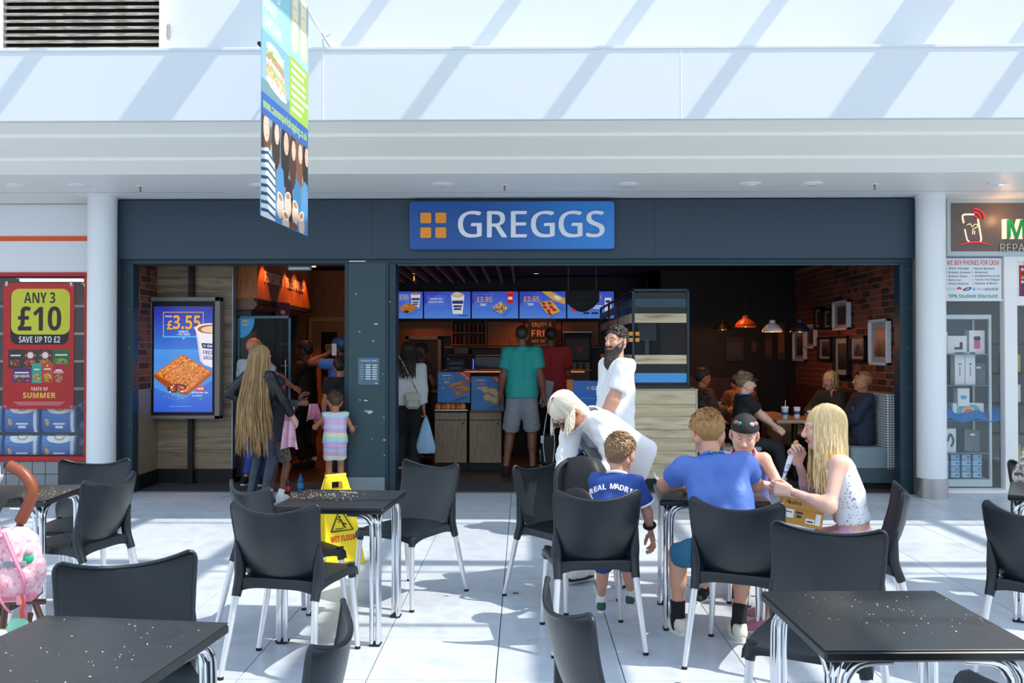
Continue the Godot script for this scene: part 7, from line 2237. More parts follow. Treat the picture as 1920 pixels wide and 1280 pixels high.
func shoe_sole() -> Shape:
	if not shared.has("sole"):
		var p := PackedVector2Array()
		for i in 30:
			var a := TAU * i / 30
			var z := sin(a)
			var w := 0.041 if z > 0.0 else lerpf(0.041, 0.046, -z)
			p.append(Vector2(cos(a) * w * (1.0 - 0.12 * exp(-pow((z - 0.25) * 4.0, 2))), -(z * (0.098 if z > 0 else 0.166) - 0.0)))
		var e := Shape.new().extrude(p, 0.0, 0.026)
		shared["sole"] = Shape.new().add(e, Transform3D(Basis(Vector3.RIGHT, Vector3(0, 0, -1), Vector3(0, 1, 0)), Vector3.ZERO))
	return shared["sole"]

func elbow(a: Vector3, b: Vector3, l1: float, l2: float, pole: Vector3) -> Vector3:
	var d := b - a
	var l := clampf(d.length(), absf(l1 - l2) + 0.001, l1 + l2 - 0.001)
	var dir := d.normalized()
	var x := (l1 * l1 - l2 * l2 + l * l) / (2.0 * l)
	var h := sqrt(maxf(l1 * l1 - x * x, 0.0))
	var side := (pole - dir * pole.dot(dir)).normalized()
	return a + dir * x + side * h

func frame_of(dir: Vector3, thumb: Vector3) -> Basis:
	var y := -dir.normalized()
	var z := -(thumb - dir.normalized() * thumb.dot(dir.normalized())).normalized()
	return Basis(y.cross(z), y, z)

# A person. Local frame: forward -z, right +x, floor y = 0.  o: see people().
func human(label: String, at: Vector3, turn: float, o: Dictionary) -> Node3D:
	var root := thing("person", label, "person", at, turn, o.get("group", ""))
	var h: float = o.h
	var s: float = o.get("s", h / 1.75)
	var hs: float = o.get("hs", 0.55 + 0.45 * h / 1.75)
	var fat: float = o.get("fat", 1.0)
	var wide: float = o.get("wide", 1.0)
	var cell: float = o.get("cell", 0.017)
	var P: Vector3 = o.get("pelvis", Vector3(0, 0.925 * s, 0))
	var up: Vector3 = o.get("spine", Vector3(0, 1, 0)).normalized()
	var up2: Vector3 = o.get("spine2", up).normalized()
	var ax: Vector3 = o.get("axis", Vector3(1, 0, 0))
	var hax: Vector3 = o.get("hips", Vector3(1, 0, 0))
	ax = (ax - up2 * ax.dot(up2)).normalized()
	var C := P + up * 0.27 * s
	var N := C + up2 * 0.27 * s
	var fw := ax.cross(up2)            # back direction
	var rot: Vector3 = o.get("face", Vector3.ZERO)
	var hb := Basis.from_euler(Vector3(deg_to_rad(rot.x), deg_to_rad(rot.y), deg_to_rad(rot.z)))
	var hc := N + up2 * 0.045 * s + hb.y * 0.10 * hs + hb.z * (-0.022 * hs)
	if o.has("head_at"): hc = o.head_at
	var inv := Transform3D(Basis(Vector3.UP, deg_to_rad(turn)), at).affine_inverse()
	for key in ["hl", "hr", "fl", "fr"]:       # targets given as places in the court
		if o.has(key + "w"): o[key] = inv * (o[key + "w"] as Vector3)
	var skin: Material = o.skin
	var body := []
	var torso := []
	var sw := 0.168 * s * wide
	var S := {}
	for q in [-1.0, 1.0]:
		S[q] = N - up2 * 0.055 * s + ax * q * sw
		torso.append([P + hax * q * 0.072 * s * fat, C + ax * q * 0.070 * s * wide, 0.102 * s * fat, 0.094 * s * (0.4 + 0.6 * fat)])
		torso.append([C + ax * q * 0.070 * s * wide, N - up2 * 0.11 * s + ax * q * 0.085 * s * wide, 0.094 * s * (0.4 + 0.6 * fat), 0.088 * s])
		torso.append([N - up2 * 0.075 * s + ax * q * 0.07 * s, S[q] - ax * q * 0.012 * s, 0.066 * s, 0.056 * s])
	if o.get("bust", 0.0) > 0.0:
		for q in [-1.0, 1.0]:
			torso.append([C + up2 * 0.07 * s - fw * 0.075 * s + ax * q * 0.055 * s, C + up2 * 0.06 * s - fw * 0.08 * s + ax * q * 0.056 * s, 0.05 * s, 0.05 * s])
	if o.get("belly", 0.0) > 0.0:
		torso.append([P + up * 0.1 * s - fw * 0.04 * s, C - up * 0.02 * s - fw * 0.035 * s, o.belly * s, o.belly * s * 0.85])
	body.append_array(torso)
	body.append([N - up2 * 0.03 * s, hc - hb.y * 0.06 * hs + hb.z * 0.02 * hs, 0.054 * s, 0.049 * hs])
	var arms := []
	var la := 0.285 * s
	var lf := 0.255 * s
	var hands := Shape.new()
	var joints := {}
	for q in [-1.0, 1.0]:
		var key := "hl" if q < 0 else "hr"
		var W: Vector3 = o.get(key, Vector3(q * 0.24 * s, 0.80 * s, -0.02))
		var pole: Vector3 = o.get("el" if q < 0 else "er", Vector3(q * 0.5, -0.2, 1.0))
		var E := elbow(S[q], W, la, lf, pole)
		if E.distance_to(W) > lf:
			W = E + (W - E).normalized() * lf
		var m: float = o.get("arm", 1.0)
		arms.append([S[q], E, 0.050 * s * m, 0.040 * s * m])
		arms.append([E, W, 0.041 * s * m, 0.0275 * s * m])
		arms.append([E.lerp(W, 0.05), E.lerp(W, 0.35), 0.040 * s * m, 0.040 * s * m])
		joints[key] = [S[q], E, W]
		var hd: Vector3 = o.get(key + "d", (W - E).normalized())
		var th: Vector3 = o.get(key + "t", Vector3(-q * 0.2, 0.1, -1.0))
		var fr := frame_of(hd, th)
		if q < 0:
			fr = Basis(-fr.x, fr.y, fr.z)
		hands.add(hand_shape(o.get(key + "c", 0.45)), Transform3D(Basis(fr.x * hs, fr.y * hs, fr.z * hs), W))
	body.append_array(arms)
	var legs := []
	var pants := []
	var lt := 0.435 * s
	var ls := 0.42 * s
	var frac: float = o.bottom[1]
	var loose: float = o.bottom[2]
	for q in [-1.0, 1.0]:
		var A: Vector3 = o.get("fl" if q < 0 else "fr", Vector3(q * 0.09 * s, 0.0, 0.02))
		var ank := A + Vector3(0, 0.085 * s, 0)
		var hip: Vector3 = P - up * 0.03 * s + hax * q * 0.082 * s * fat
		var K := elbow(hip, ank, lt, ls, o.get("kl" if q < 0 else "kr", Vector3(q * 0.1, 0, -1)))
		if K.distance_to(ank) > ls * 1.02:
			ank = K + (ank - K).normalized() * ls
		legs.append([hip, K, 0.078 * s * fat, 0.054 * s])
		legs.append([K, ank, 0.052 * s, 0.036 * s])
		legs.append([K.lerp(ank, 0.15) + Vector3(0, 0, 0.012 * s), K.lerp(ank, 0.42) + Vector3(0, 0, 0.012 * s), 0.05 * s, 0.046 * s])
		joints["l" + str(q)] = [hip, K, ank]
		if frac > 1.0:
			pants.append([hip, K, (0.082 * fat + loose) * s, (0.056 + loose) * s])
			var e: Vector3 = K.lerp(ank, frac - 1.0)
			pants.append([K, ank, (0.055 + loose) * s, (0.040 + loose) * s, [[e, (ank - K).normalized()]]])
			pants.append([K.lerp(ank, 0.12) + Vector3(0, 0, 0.012 * s), K.lerp(ank, 0.45) + Vector3(0, 0, 0.012 * s), (0.052 + loose) * s, (0.048 + loose) * s])
		else:
			var e: Vector3 = hip.lerp(K, frac)
			pants.append([hip, K, (0.084 * fat + loose) * s, (0.066 + loose * 1.3) * s, [[e, (K - hip).normalized()]]])
		if o.has("shoes"):
			var yaw: float = o.get("toe", 0.0) + q * -8.0
			var fb := Basis(Vector3.UP, deg_to_rad(yaw)).scaled(Vector3.ONE * s * 0.98)
			if o.has("ft" + ("l" if q < 0 else "r")): fb = fb * Basis(Vector3.RIGHT, deg_to_rad(o["ft" + ("l" if q < 0 else "r")]))
			var sh := put("shoe", shoe_upper(), o.shoes[0], root)
			sh.transform = Transform3D(fb, ank - Vector3(0, 0.085 * s, 0) + Vector3(0, 0.0, -0.01))
			put("sole", shoe_sole(), o.shoes[1], sh)
			if o.has("socks"):
				var top: float = o.socks[1]
				put("sock", blend([[ank.lerp(K, top), ank, 0.047 * s, 0.043 * s], [ank, ank - Vector3(0, 0.04 * s, 0), 0.043 * s, 0.043 * s]], 0.009, 0.02, [[ank.lerp(K, top), (K - ank).normalized()]]), o.socks[0], root)
	body.append_array(legs)
	var bs := blend(body, cell, 0.035 * s)
	bs.add(head_shape(h < 1.5), Transform3D(Basis(hb.x * hs, hb.y * hs, hb.z * hs), hc))
	bs.add(hands)
	put("body", bs, skin, root)
	# trousers, shorts or skirt
	pants.append([P + hax * -0.06 * s * fat, P + up * 0.07 * s + hax * -0.06 * s * fat, 0.115 * s * fat, 0.108 * s * fat])
	pants.append([P + hax * 0.06 * s * fat, P + up * 0.07 * s + hax * 0.06 * s * fat, 0.115 * s * fat, 0.108 * s * fat])
	put(o.bottom[3] if o.bottom.size() > 3 else "trousers", wrinkle(blend(pants, cell, 0.03 * s, [[P + up * 0.10 * s, up]]), o.get("fold", 0.006), 14.0), o.bottom[0], root)
	# shirt
	var t: Array = o.top
	var grow: float = t[3] if t.size() > 3 else 0.012
	var shirt := []
	for b in torso:
		shirt.append([b[0], b[1], b[2] + grow, b[3] + grow])
	var hem: float = t[2]
	if t[1] > 0.0:
		shirt.append([N - up2 * 0.07 * s, N + up2 * 0.03 * s, 0.064 * s + grow, 0.052 * s + grow])
	for q in [-1.0, 1.0]:
		shirt.append([P - up * (hem + 0.05) * s + hax * q * 0.07 * s * fat, P + up * 0.1 * s + hax * q * 0.07 * s * fat, 0.112 * s * fat + grow, 0.102 * s * fat + grow])
		var j: Array = joints["hl" if q < 0 else "hr"]
		var sl: float = t[1]
		if sl > 0.0:
			var g2 := grow + 0.006
			if sl <= 1.0:
				shirt.append([j[0], j[1], 0.054 * s + g2, 0.046 * s + g2 * 1.3, [[(j[0] as Vector3).lerp(j[1], sl), (j[1] - j[0]).normalized()]]])
			else:
				shirt.append([j[0], j[1], 0.052 * s + g2, 0.043 * s + g2])
				shirt.append([j[1], j[2], 0.043 * s + g2, 0.034 * s + g2 * 0.8, [[(j[1] as Vector3).lerp(j[2], sl - 1.0), (j[2] - j[1]).normalized()]]])
	var cuts := [[P - up * hem * s, -up], [N + up2 * o.get("collar", 0.012) * s, (up2 - fw * -0.0).normalized()]]
	if t[1] <= 0.0:
		for q in [-1.0, 1.0]:
			cuts.append([S[q] - ax * q * 0.03 * s, (ax * q * 0.76 + up2 * 0.65).normalized()])
	if o.has("neckline"):
		cuts.append([N - fw * 0.05 * s - up2 * o.neckline * s, (up2 * 0.8 - fw).normalized()])
	put(o.get("top_name", "shirt"), wrinkle(blend(shirt, cell * 0.9, 0.032 * s, cuts), o.get("fold", 0.006), 11.0, Vector3(1, 0.6, 1)), t[0], root)
	# face
	var ht := Transform3D(Basis(hb.x * hs, hb.y * hs, hb.z * hs), hc)
	if o.get("face_on", true):
		for q in [-1.0, 1.0]:
			var ey := put("eye", Shape.new().ball(Vector3.ZERO, Vector3(0.0125, 0.0095, 0.0115), 12, 8), mat("eye_white", "ddd6d0", 0.25), root)
			ey.transform = ht * Transform3D(Basis(), Vector3(q * 0.031, 0.006, -0.079))
			put("iris", Shape.new().ball(Vector3(-q * 0.001, 0, -0.0085), Vector3(0.0058, 0.0058, 0.0038), 10, 6), mat("iris_dark", "2a211c", 0.2), ey)
			put("eyelid", Shape.new().ball(Vector3(0, 0.0046, 0.0008), Vector3(0.0142, 0.0088 if not o.has("lids") else 0.0135, 0.0128), 12, 8), skin, ey, Vector3.ZERO, Vector3(-8, 0, 0))
			var br := put("eyebrow", Shape.new().tube(bend([Vector3(q * 0.016, 0.023, -0.0895), Vector3(q * 0.034, 0.029, -0.086), Vector3(q * 0.05, 0.022, -0.074)], 3), 0.0036, 6), o.get("brow", o.hair[1]), root)
			br.transform = ht
		var lp := put("lips", lips_shape(), o.get("lip", mat("lip", "b5716a", 0.5)), root)
		lp.transform = ht
	hair(root, ht, o.hair, o)
	joints["head"] = ht
	joints["N"] = N
	joints["P"] = P
	joints["up"] = up2
	joints["back"] = fw
	joints["ax"] = ax
	pose[root] = joints
	return root

var pose := {}

func hair(root: Node3D, ht: Transform3D, st: Array, o: Dictionary) -> void:
	var m: Material = st[1]
	var b := Basis()
	match st[0]:
		"none":
			return
		"short", "crop", "bob", "curly":
			var t: float = {"short": 0.020, "crop": 0.007, "bob": 0.024, "curly": 0.010}[st[0]]
			var parts := [[Vector3(0, 0.034, 0.016), Vector3(0.077 + t * 0.55, 0.089 + t * 0.7, 0.097 + t * 0.55), b]]
			var cuts := [[Vector3(0, 0.076, -0.086), Vector3(0, -0.60, -0.80).normalized()], [Vector3(0, -0.052, 0.06), Vector3(0, -1, -0.25).normalized()]]
			if st[0] == "bob":
				parts.append([Vector3(-0.06, 0.03, 0.02), Vector3(-0.066, -0.085, 0.0), 0.034, 0.03])
				parts.append([Vector3(0.06, 0.03, 0.02), Vector3(0.066, -0.085, 0.0), 0.034, 0.03])
				parts.append([Vector3(0, 0.03, 0.05), Vector3(0, -0.08, 0.05), 0.07, 0.055])
				cuts = [[Vector3(0, 0.036, -0.095), Vector3(0, -0.35, -0.93).normalized()], [Vector3(0, -0.098, 0.0), Vector3(0, -1, 0)]]
			else:
				for q in [-1.0, 1.0]:
					cuts.append([Vector3(q * 0.055, -0.004, 0.008), Vector3(q * 0.75, -0.62, -0.30).normalized()])
			var s := blend(parts, 0.006, 0.02, cuts)
			if st[0] != "crop":
				for i in s.v.size():
					var p := s.v[i]
					var d := nz.get_noise_3d(p.x * 60.0, p.y * 26.0, p.z * 60.0) + 0.5 * nz.get_noise_3d(p.x * 140.0, p.y * 50.0, p.z * 140.0)
					s.v[i] += s.n[i] * (0.011 if st[0] != "bob" else 0.0035) * d * smoothstep(-0.06, 0.05, p.y)
				wrinkle(s, 0.0, 1.0)
			if st[0] == "short" or st[0] == "curly":
				var g := RandomNumberGenerator.new()
				g.seed = 11
				for i in (150 if st[0] == "short" else 130):
					var ph := acos(g.randf_range(0.12, 1.0))
					var a := g.randf_range(-PI, PI)
					var d := Vector3(sin(ph) * sin(a), cos(ph), sin(ph) * cos(a))
					var q := Vector3(0, 0.034, 0.016) + d * Vector3(0.078 + t * 0.6, 0.089 + t * 0.85, 0.098 + t * 0.6)
					if q.z < -0.05 and q.y < 0.092:
						continue
					if st[0] == "curly":
						s.ball(q, Vector3.ONE * g.randf_range(0.008, 0.014), 7, 5)
					else:
						var w := (Vector3(g.randf_range(-0.6, 0.6), -0.5, -0.7 if q.y > 0.07 else 0.3) - d * d.dot(Vector3(0, -0.5, -0.3))).normalized()
						s.tube([q - w * 0.012 - d * 0.004, q + w * 0.006 + d * 0.003, q + w * 0.028 - d * 0.002], [0.004, 0.0055, 0.0012], 5, false, 0.6)
			put("hair", s, m, root).transform = ht
		"long":
			# st: kind, material, material 2, length below the crown, spread, backward sweep
			var cap := blend([[Vector3(0, 0.034, 0.018), Vector3(0.087, 0.094, 0.104), b], [Vector3(0, 0.0, 0.05), Vector3(0, -0.1, 0.06), 0.075, 0.06]], 0.007, 0.02, [[Vector3(0, 0.05, -0.088), Vector3(0, -0.5, -0.86).normalized()]])
			put("hair", cap, m, root).transform = ht
			var g := RandomNumberGenerator.new()
			g.seed = int(st[3] * 1000) + 5
			var len_: float = st[3]
			var inv := ht.basis.orthonormalized().inverse()
			var down := inv * Vector3.DOWN
			var back: Vector3 = inv * (st[5] as Vector3)
			for layer in 2:
				var strands := Shape.new()
				for i in st[6]:
					var a := g.randf_range(-2.35, 2.35)      # round the head from the back
					var scalp := []
					for kq in 4:
						var ph := deg_to_rad(6.0 + 27.0 * kq)
						scalp.append(Vector3(0.092 * sin(ph) * sin(a), 0.034 + 0.099 * cos(ph), 0.018 + 0.108 * sin(ph) * cos(a)))
					var side: Vector3 = scalp[3]
					var l := len_ * g.randf_range(0.74, 1.05) * (0.86 if absf(a) > 1.7 else 1.0)
					var pts := scalp.duplicate()
					var spread: float = st[4]
					var n := 6
					for k in range(1, n + 1):
						var t := float(k) / n
						var fall := side + down * (l * t) + back * (0.16 * minf(t * 1.6, 1.0)) * (0.6 + 0.4 * cos(a))
						fall.x += sin(a) * spread * t * 0.5 - side.x * 0.25 * t
						fall += Vector3(0.010 * sin(t * 9.0 + i * 1.3), 0, 0.010 * cos(t * 8.0 + i * 2.1)) * t
						pts.append(fall)
					var path := bend(pts, 2)
					var rad := []
					for k in path.size():
						var t := float(k) / (path.size() - 1)
						rad.append(lerpf(0.0075, 0.0052, t) * (0.35 if k == path.size() - 1 else 1.0))
					strands.tube(path, rad, 5, false, 0.6)
				put("hair_strands", strands, m if layer == 0 else st[2], root).transform = ht
# ============================ people =========================================
func skin_mat(key: String, hex: String) -> StandardMaterial3D:
	var m := mat(key, hex, 0.5)
	m.subsurf_scatter_enabled = true
	m.subsurf_scatter_strength = 0.06
	return m

func hair_mat(key: String, cols: Array, seed_: int, sc := Vector3(26, 3, 26)) -> StandardMaterial3D:
	return tri_mat(key, noise_tex(0.03, cols, seed_, 128, 3), sc, 0.45, false)

func people() -> void:
	var pale := skin_mat("skin_pale", "e2b29d")
	var fair := skin_mat("skin_fair", "d59d83")
	var tan := skin_mat("skin_tan", "b97a5a")
	var brown := skin_mat("skin_brown", "7a4a32")
	var blonde := hair_mat("hair_blonde", ["b98a4c", "e6c88c", "d0a566", "f0dcae"], 1)
	var blonde2 := hair_mat("hair_blonde_light", ["d8b272", "f2dfb4", "e4c48a"], 2)
	var ash := hair_mat("hair_ash", ["5c4429", "93744b", "745736", "a88a60"], 3)
	var ash2 := hair_mat("hair_ash_light", ["826440", "b59566", "987748"], 4)
	var plat := hair_mat("hair_platinum", ["cdb89c", "eee2d0", "dccab0"], 5)
	var ginger := hair_mat("hair_ginger", ["6e4a28", "b98a52", "8f6436", "cda66a"], 6)
	var mouse := hair_mat("hair_mouse", ["5a4430", "9a7c58", "745a3e", "b08e64"], 7)
	var dark := hair_mat("hair_dark", ["1c1816", "3a322d", "262019"], 8)
	var black := mat("cloth_black", "121316", 0.8)
	var navy := mat("cloth_navy", "1d2a3c", 0.8)
	var wht := mat("cloth_white", "f1f2f4", 0.8)
	var ws := mat("sole_white", "e4e2da", 0.6)
	# --- the young people's table -------------------------------------------
	var blue := mat("jersey_blue", "4a70bf", 0.55)
	var lad := human("young man in a royal blue T-shirt seated with his back to the camera", Vector3(1.04, 0, -4.47), 4, {"h": 1.50, "hs": 1.0, "wide": 1.10, "cell": 0.0145, "skin": fair, "pelvis": Vector3(0, 0.545, 0.02), "spine": Vector3(-0.10, 1, -0.42), "spine2": Vector3(-0.08, 1, -0.55), "face": Vector3(-22, -6, 2),
		"hlw": Vector3(0.90, 0.755, -4.98), "hrw": Vector3(1.13, 0.755, -4.98), "hlt": Vector3(0, 1, 0), "hrt": Vector3(0, 1, 0), "el": Vector3(-1.4, -0.3, 0.1), "er": Vector3(1.3, -0.4, 0.2), "hlc": 0.7, "hrc": 0.7,
		"flw": Vector3(0.835, 0, -4.79), "frw": Vector3(1.14, 0.0, -4.70), "kl": Vector3(-0.4, 1, -1), "kr": Vector3(0.4, 1, -1), "toe": 8.0,
		"top": [blue, 0.52, 0.0, 0.014], "bottom": [tri_mat("shorts_teal", noise_tex(0.05, ["1c4a68", "2f7a98", "1f5f80", "245a70"], 61), Vector3(5, 5, 5), 0.7, false), 0.92, 0.018, "shorts"], "shoes": [mat("clog_cream", "e2ddcc", 0.6), mats.sole_white], "socks": [black, 0.30], "hair": ["short", ginger], "face_on": false, "collar": 0.03})
	var j: Dictionary = pose[lad]
	put("collar", Shape.new().tube(ring(j.N + j.up * 0.012, j.up, 0.064, 20), 0.009, 8), blue, lad)
	var at: Vector3 = j.N + j.back * 0.071 + j.up * 0.012
	put("collar_mark", Shape.new().tube([at + Vector3(-0.022, -0.007, 0.004), at + Vector3(-0.008, 0.006, 0.004), at + Vector3(-0.008, -0.007, 0.004)], 0.003, 6).tube([at + Vector3(0.008, 0.007, 0.004), at + Vector3(0.008, -0.007, 0.004), at + Vector3(0.022, 0.006, 0.004)], 0.003, 6).tube([at + Vector3(-0.008, 0, 0.004), at + Vector3(0.008, 0, 0.004)], 0.0025, 6), mat("mark_yellow", "e8c83a", 0.5), lad)
	var fb := mat("football_blue", "1f4598", 0.6)
	var boy := human("young boy in a blue lettered football shirt seated with his back to the camera", Vector3(0.48, 0, -4.72), -14, {"h": 1.05, "hs": 0.92, "cell": 0.0135, "skin": fair, "pelvis": Vector3(0, 0.535, 0.0), "spine": Vector3(0.0, 1, -0.28), "spine2": Vector3(0.02, 1, -0.40), "face": Vector3(-8, -16, -3),
		"hlw": Vector3(0.50, 0.62, -5.10), "hrw": Vector3(0.70, 0.52, -4.86), "er": Vector3(0.6, -0.3, 0.6),
		"flw": Vector3(0.44, 0, -5.05), "frw": Vector3(0.625, 0.015, -5.08), "kl": Vector3(0, 1, -1), "kr": Vector3(0, 1, -1),
		"top": [fb, 0.72, 0.10, 0.017], "bottom": [mat("shorts_white_blue", "27418c", 0.7), 0.9, 0.02, "shorts"], "shoes": [mat("trainer_green", "2a5a50", 0.6), ws], "socks": [wht, 0.26], "hair": ["short", mouse], "face_on": false})
	j = pose[boy]
	put("collar", Shape.new().tube(ring(j.N + j.up * 0.012, j.up, 0.052, 20), 0.009, 8), wht, boy)
	for q in ["hl", "hr"]:
		var a: Array = j[q]
		var d: Vector3 = (a[1] - a[0]).normalized()
		put("cuff", Shape.new().tube(ring((a[0] as Vector3).lerp(a[1], 0.73), d, 0.059, 18), 0.006, 6), wht, boy)
	put("wristband", Shape.new().tube(ring((j.hr[1] as Vector3).lerp(j.hr[2], 0.62), (j.hr[2] - j.hr[1]).normalized(), 0.029, 16), 0.009, 6), black, boy)
	var word := "REAL MADRID"
	for i in word.length():
		if word[i] == " ":
			continue
		var u := (i - 5.0) / 5.0
		var p: Vector3 = j.N - j.up * (0.085 + 0.028 * u * u) + j.ax * u * 0.118 + j.back * (0.112 - 0.03 * u * u)
		var lb := Basis(j.ax, j.up, j.back) * Basis(Vector3.UP, u * 0.45) * Basis(Vector3.BACK, -u * 0.30)
		var lm := put("lettering", letters(word[i], 0.029, 0.006), wht, boy)
		lm.transform = Transform3D(lb, p)
	var cap_kid := human("boy in a backwards black cap and purple basketball vest facing the table", Vector3(1.41, 0, -5.6), 160, {"h": 1.30, "hs": 0.95, "cell": 0.0145, "skin": pale, "pelvis": Vector3(0, 0.53, 0.0), "spine": Vector3(0.0, 1, -0.35), "spine2": Vector3(0.0, 1, -0.55), "face": Vector3(-15, 6, 4),
		"hlw": Vector3(1.38, 0.745, -5.30), "hrw": Vector3(1.22, 0.745, -5.32), "el": Vector3(-0.8, -0.4, 0.4), "flw": Vector3(1.30, 0, -5.50), "frw": Vector3(1.10, 0, -5.44), "kl": Vector3(0, 1, -1), "kr": Vector3(0, 1, -1),
		"top": [mat("vest_purple", "5a62a8", 0.6), 0.0, 0.1, 0.013], "top_name": "vest", "bottom": [black, 0.95, 0.02, "shorts"], "shoes": [black, ws], "lids": true, "hair": ["crop", ginger], "lip": mat("lip_pale", "d99a90", 0.5)})
	j = pose[cap_kid]
	put("neck_trim", Shape.new().tube(ring(j.N + j.up * 0.004, (j.up * 0.9 - j.back * 0.3).normalized(), 0.066, 20), 0.008, 6), mats.red, cap_kid)
	put("neck_trim", Shape.new().tube(ring(j.N - j.up * 0.012, (j.up * 0.9 - j.back * 0.3).normalized(), 0.078, 20), 0.006, 6), wht, cap_kid)
	for q in ["hl", "hr"]:
		var sg := 1.0 if q == "hr" else -1.0
		put("arm_trim", Shape.new().tube(ring(j[q][0] - j.ax * sg * 0.03 - j.up * 0.012, (j.ax * sg * 0.76 + j.up * 0.65).normalized(), 0.058, 18), 0.006, 6), mats.red, cap_kid)
	cap(j.head, true)
	# blonde girl
	var fl := Canvas.new(self, 128, 128, H("eef0f5"))
	fl.specks(0, 0, 128, 128, 46, [H("4a5068"), H("8088a0"), H("5c6078")], 2.0, 4.2, 17)
	var girl := human("blonde girl with long straight hair and a floral white vest, eating in profile", Vector3(1.745, 0, -4.72), 80, {"h": 1.46, "hs": 0.98, "cell": 0.0135, "skin": pale, "pelvis": Vector3(0, 0.545, 0.02), "spine": Vector3(0.0, 1, -0.20), "spine2": Vector3(0.0, 1, -0.36), "face": Vector3(-4, 4, 0), "wide": 0.88, "fat": 0.86, "bust": 1.0, "arm": 0.94,
		"hlw": Vector3(1.41, 0.785, -4.66), "el": Vector3(-0.7, -1.2, -0.1), "hld": Vector3(0.1, 0.15, -1), "hlt": Vector3(0.1, 1, -0.2), "hlc": 0.9,
		"hrw": Vector3(1.505, 0.905, -4.84), "er": Vector3(0.3, -1.0, -0.3), "hrd": Vector3(-0.1, 1.0, -0.35), "hrt": Vector3(0.3, 0.5, 0.9), "hrc": 1.0,
		"flw": Vector3(1.33, 0, -4.80), "frw": Vector3(1.40, 0, -5.02), "kl": Vector3(0, 1, -0.6), "kr": Vector3(0, 1, -0.6),
		"top": [tri_mat("floral_vest", fl.tex(), Vector3(6, 6, 6), 0.8, false), 0.0, -0.09, 0.009], "top_name": "vest", "bottom": [mat("satin_pink", "e6b3cc", 0.3), 0.55, 0.03, "shorts"], "shoes": [mat("trainer_pink", "c77a92", 0.6), ws], "hair": ["long", blonde, blonde2, 0.44, 0.05, Vector3(0.0, 0, 0.0), 170], "fold": 0.008})
	held_bake()
	# --- standing in the court ------------------------------------------------
	var pt := Canvas.new(self, 128, 128, H("c5ced4"))
	pt.specks(0, 0, 128, 128, 170, [H("7d93a4"), H("5a7288"), H("e8edf0"), H("96a6b2")], 1.5, 4.5, 19)
	var wm := human("platinum haired woman in an open white shirt and sunglasses bending over a chair", Vector3(0.66, 0, -5.86), 128, {"h": 1.56, "hs": 1.0, "cell": 0.0145, "skin": tan, "pelvis": Vector3(0, 0.83, 0.03), "spine": Vector3(0.0, 0.66, -0.75), "spine2": Vector3(0.0, 0.46, -1.0), "face": Vector3(-58, 10, -8), "bust": 1.0,
		"hrw": Vector3(0.235, 0.66, -5.47), "hlw": Vector3(0.42, 0.70, -5.34), "er": Vector3(0.4, 0.0, 0.4), "el": Vector3(-0.3, 0.1, 0.5), "flw": Vector3(0.68, 0, -5.78), "frw": Vector3(0.40, 0, -5.83), "toe": 10.0,
		"top": [tri_mat("print_top", pt.tex(), Vector3(5, 5, 5), 0.8, false), 0.0, 0.05, 0.008], "top_name": "printed_top", "bottom": [wht, 1.9, 0.022, "trousers"], "shoes": [mat("trainer_white", "e6e4e0", 0.6), mats.charcoal], "hair": ["long", plat, hair_mat("hair_platinum_light", ["e2d2ba", "f8efe2"], 15), 0.15, 0.03, Vector3(0, 0, 0.0), 170]})
	open_shirt(wm, wht)
	j = pose[wm]
	glasses(wm, j.head, mat("lens_dark", "15171a", 0.1), Vector3(0, 0.004, -0.1))
	var bm := human("bearded man with curly dark hair in a white T-shirt, body in profile", Vector3(0.755, 0, -7.35), 92, {"h": 1.74, "hs": 1.02, "wide": 1.12, "fat": 1.2, "belly": 0.10, "cell": 0.016, "skin": fair, "spine": Vector3(0, 1, 0.05), "face": Vector3(4, 42, 0), "arm": 1.18,
		"hl": Vector3(-0.22, 0.80, -0.20), "hr": Vector3(0.26, 0.82, -0.1), "el": Vector3(-0.6, 0, 0.8), "top": [wht, 0.74, 0.06, 0.022], "bottom": [mat("shorts_blue", "2f5aa8", 0.7), 0.95, 0.024, "shorts"], "shoes": [wht, ws], "hair": ["curly", dark], "fold": 0.010, "axis": Vector3(1, 0, -0.25)})
	beard(bm, pose[bm].head, dark)
	# --- by the left doorway --------------------------------------------------
	human("girl with very long light brown hair to her thighs in a dark tracksuit", Vector3(-2.62, 0, -8.67), -22, {"h": 1.58, "hs": 0.98, "cell": 0.016, "skin": pale, "face": Vector3(-4, -14, 0), "fat": 0.94, "wide": 0.9,
		"hl": Vector3(-0.19, 0.98, -0.10), "el": Vector3(-1.0, 0.1, 0.5), "hr": Vector3(0.22, 0.86, -0.26), "er": Vector3(0.5, -0.2, 0.9), "top": [mat("track_black", "17191d", 0.35), 1.9, 0.02, 0.010], "bottom": [mat("legging_navy", "1f2d40", 0.4), 1.95, 0.006, "leggings"], "shoes": [black, ws], "hair": ["long", ash, ash2, 0.98, 0.26, Vector3(0, 0, 0.9), 170]})
	human("bald man in a pale grey T-shirt and blue trousers reaching into the chiller", Vector3(-3.08, 0, -9.98), -35, {"h": 1.70, "skin": tan, "cell": 0.02, "hr": Vector3(0.18, 1.1, -0.45), "hl": Vector3(-0.22, 0.85, -0.05), "top": [mat("tee_grey", "aab4be", 0.8), 0.55, 0.06, 0.02], "bottom": [mat("trouser_blue", "2f48a0", 0.8), 1.9, 0.02], "shoes": [black, ws], "hair": ["none", dark]})
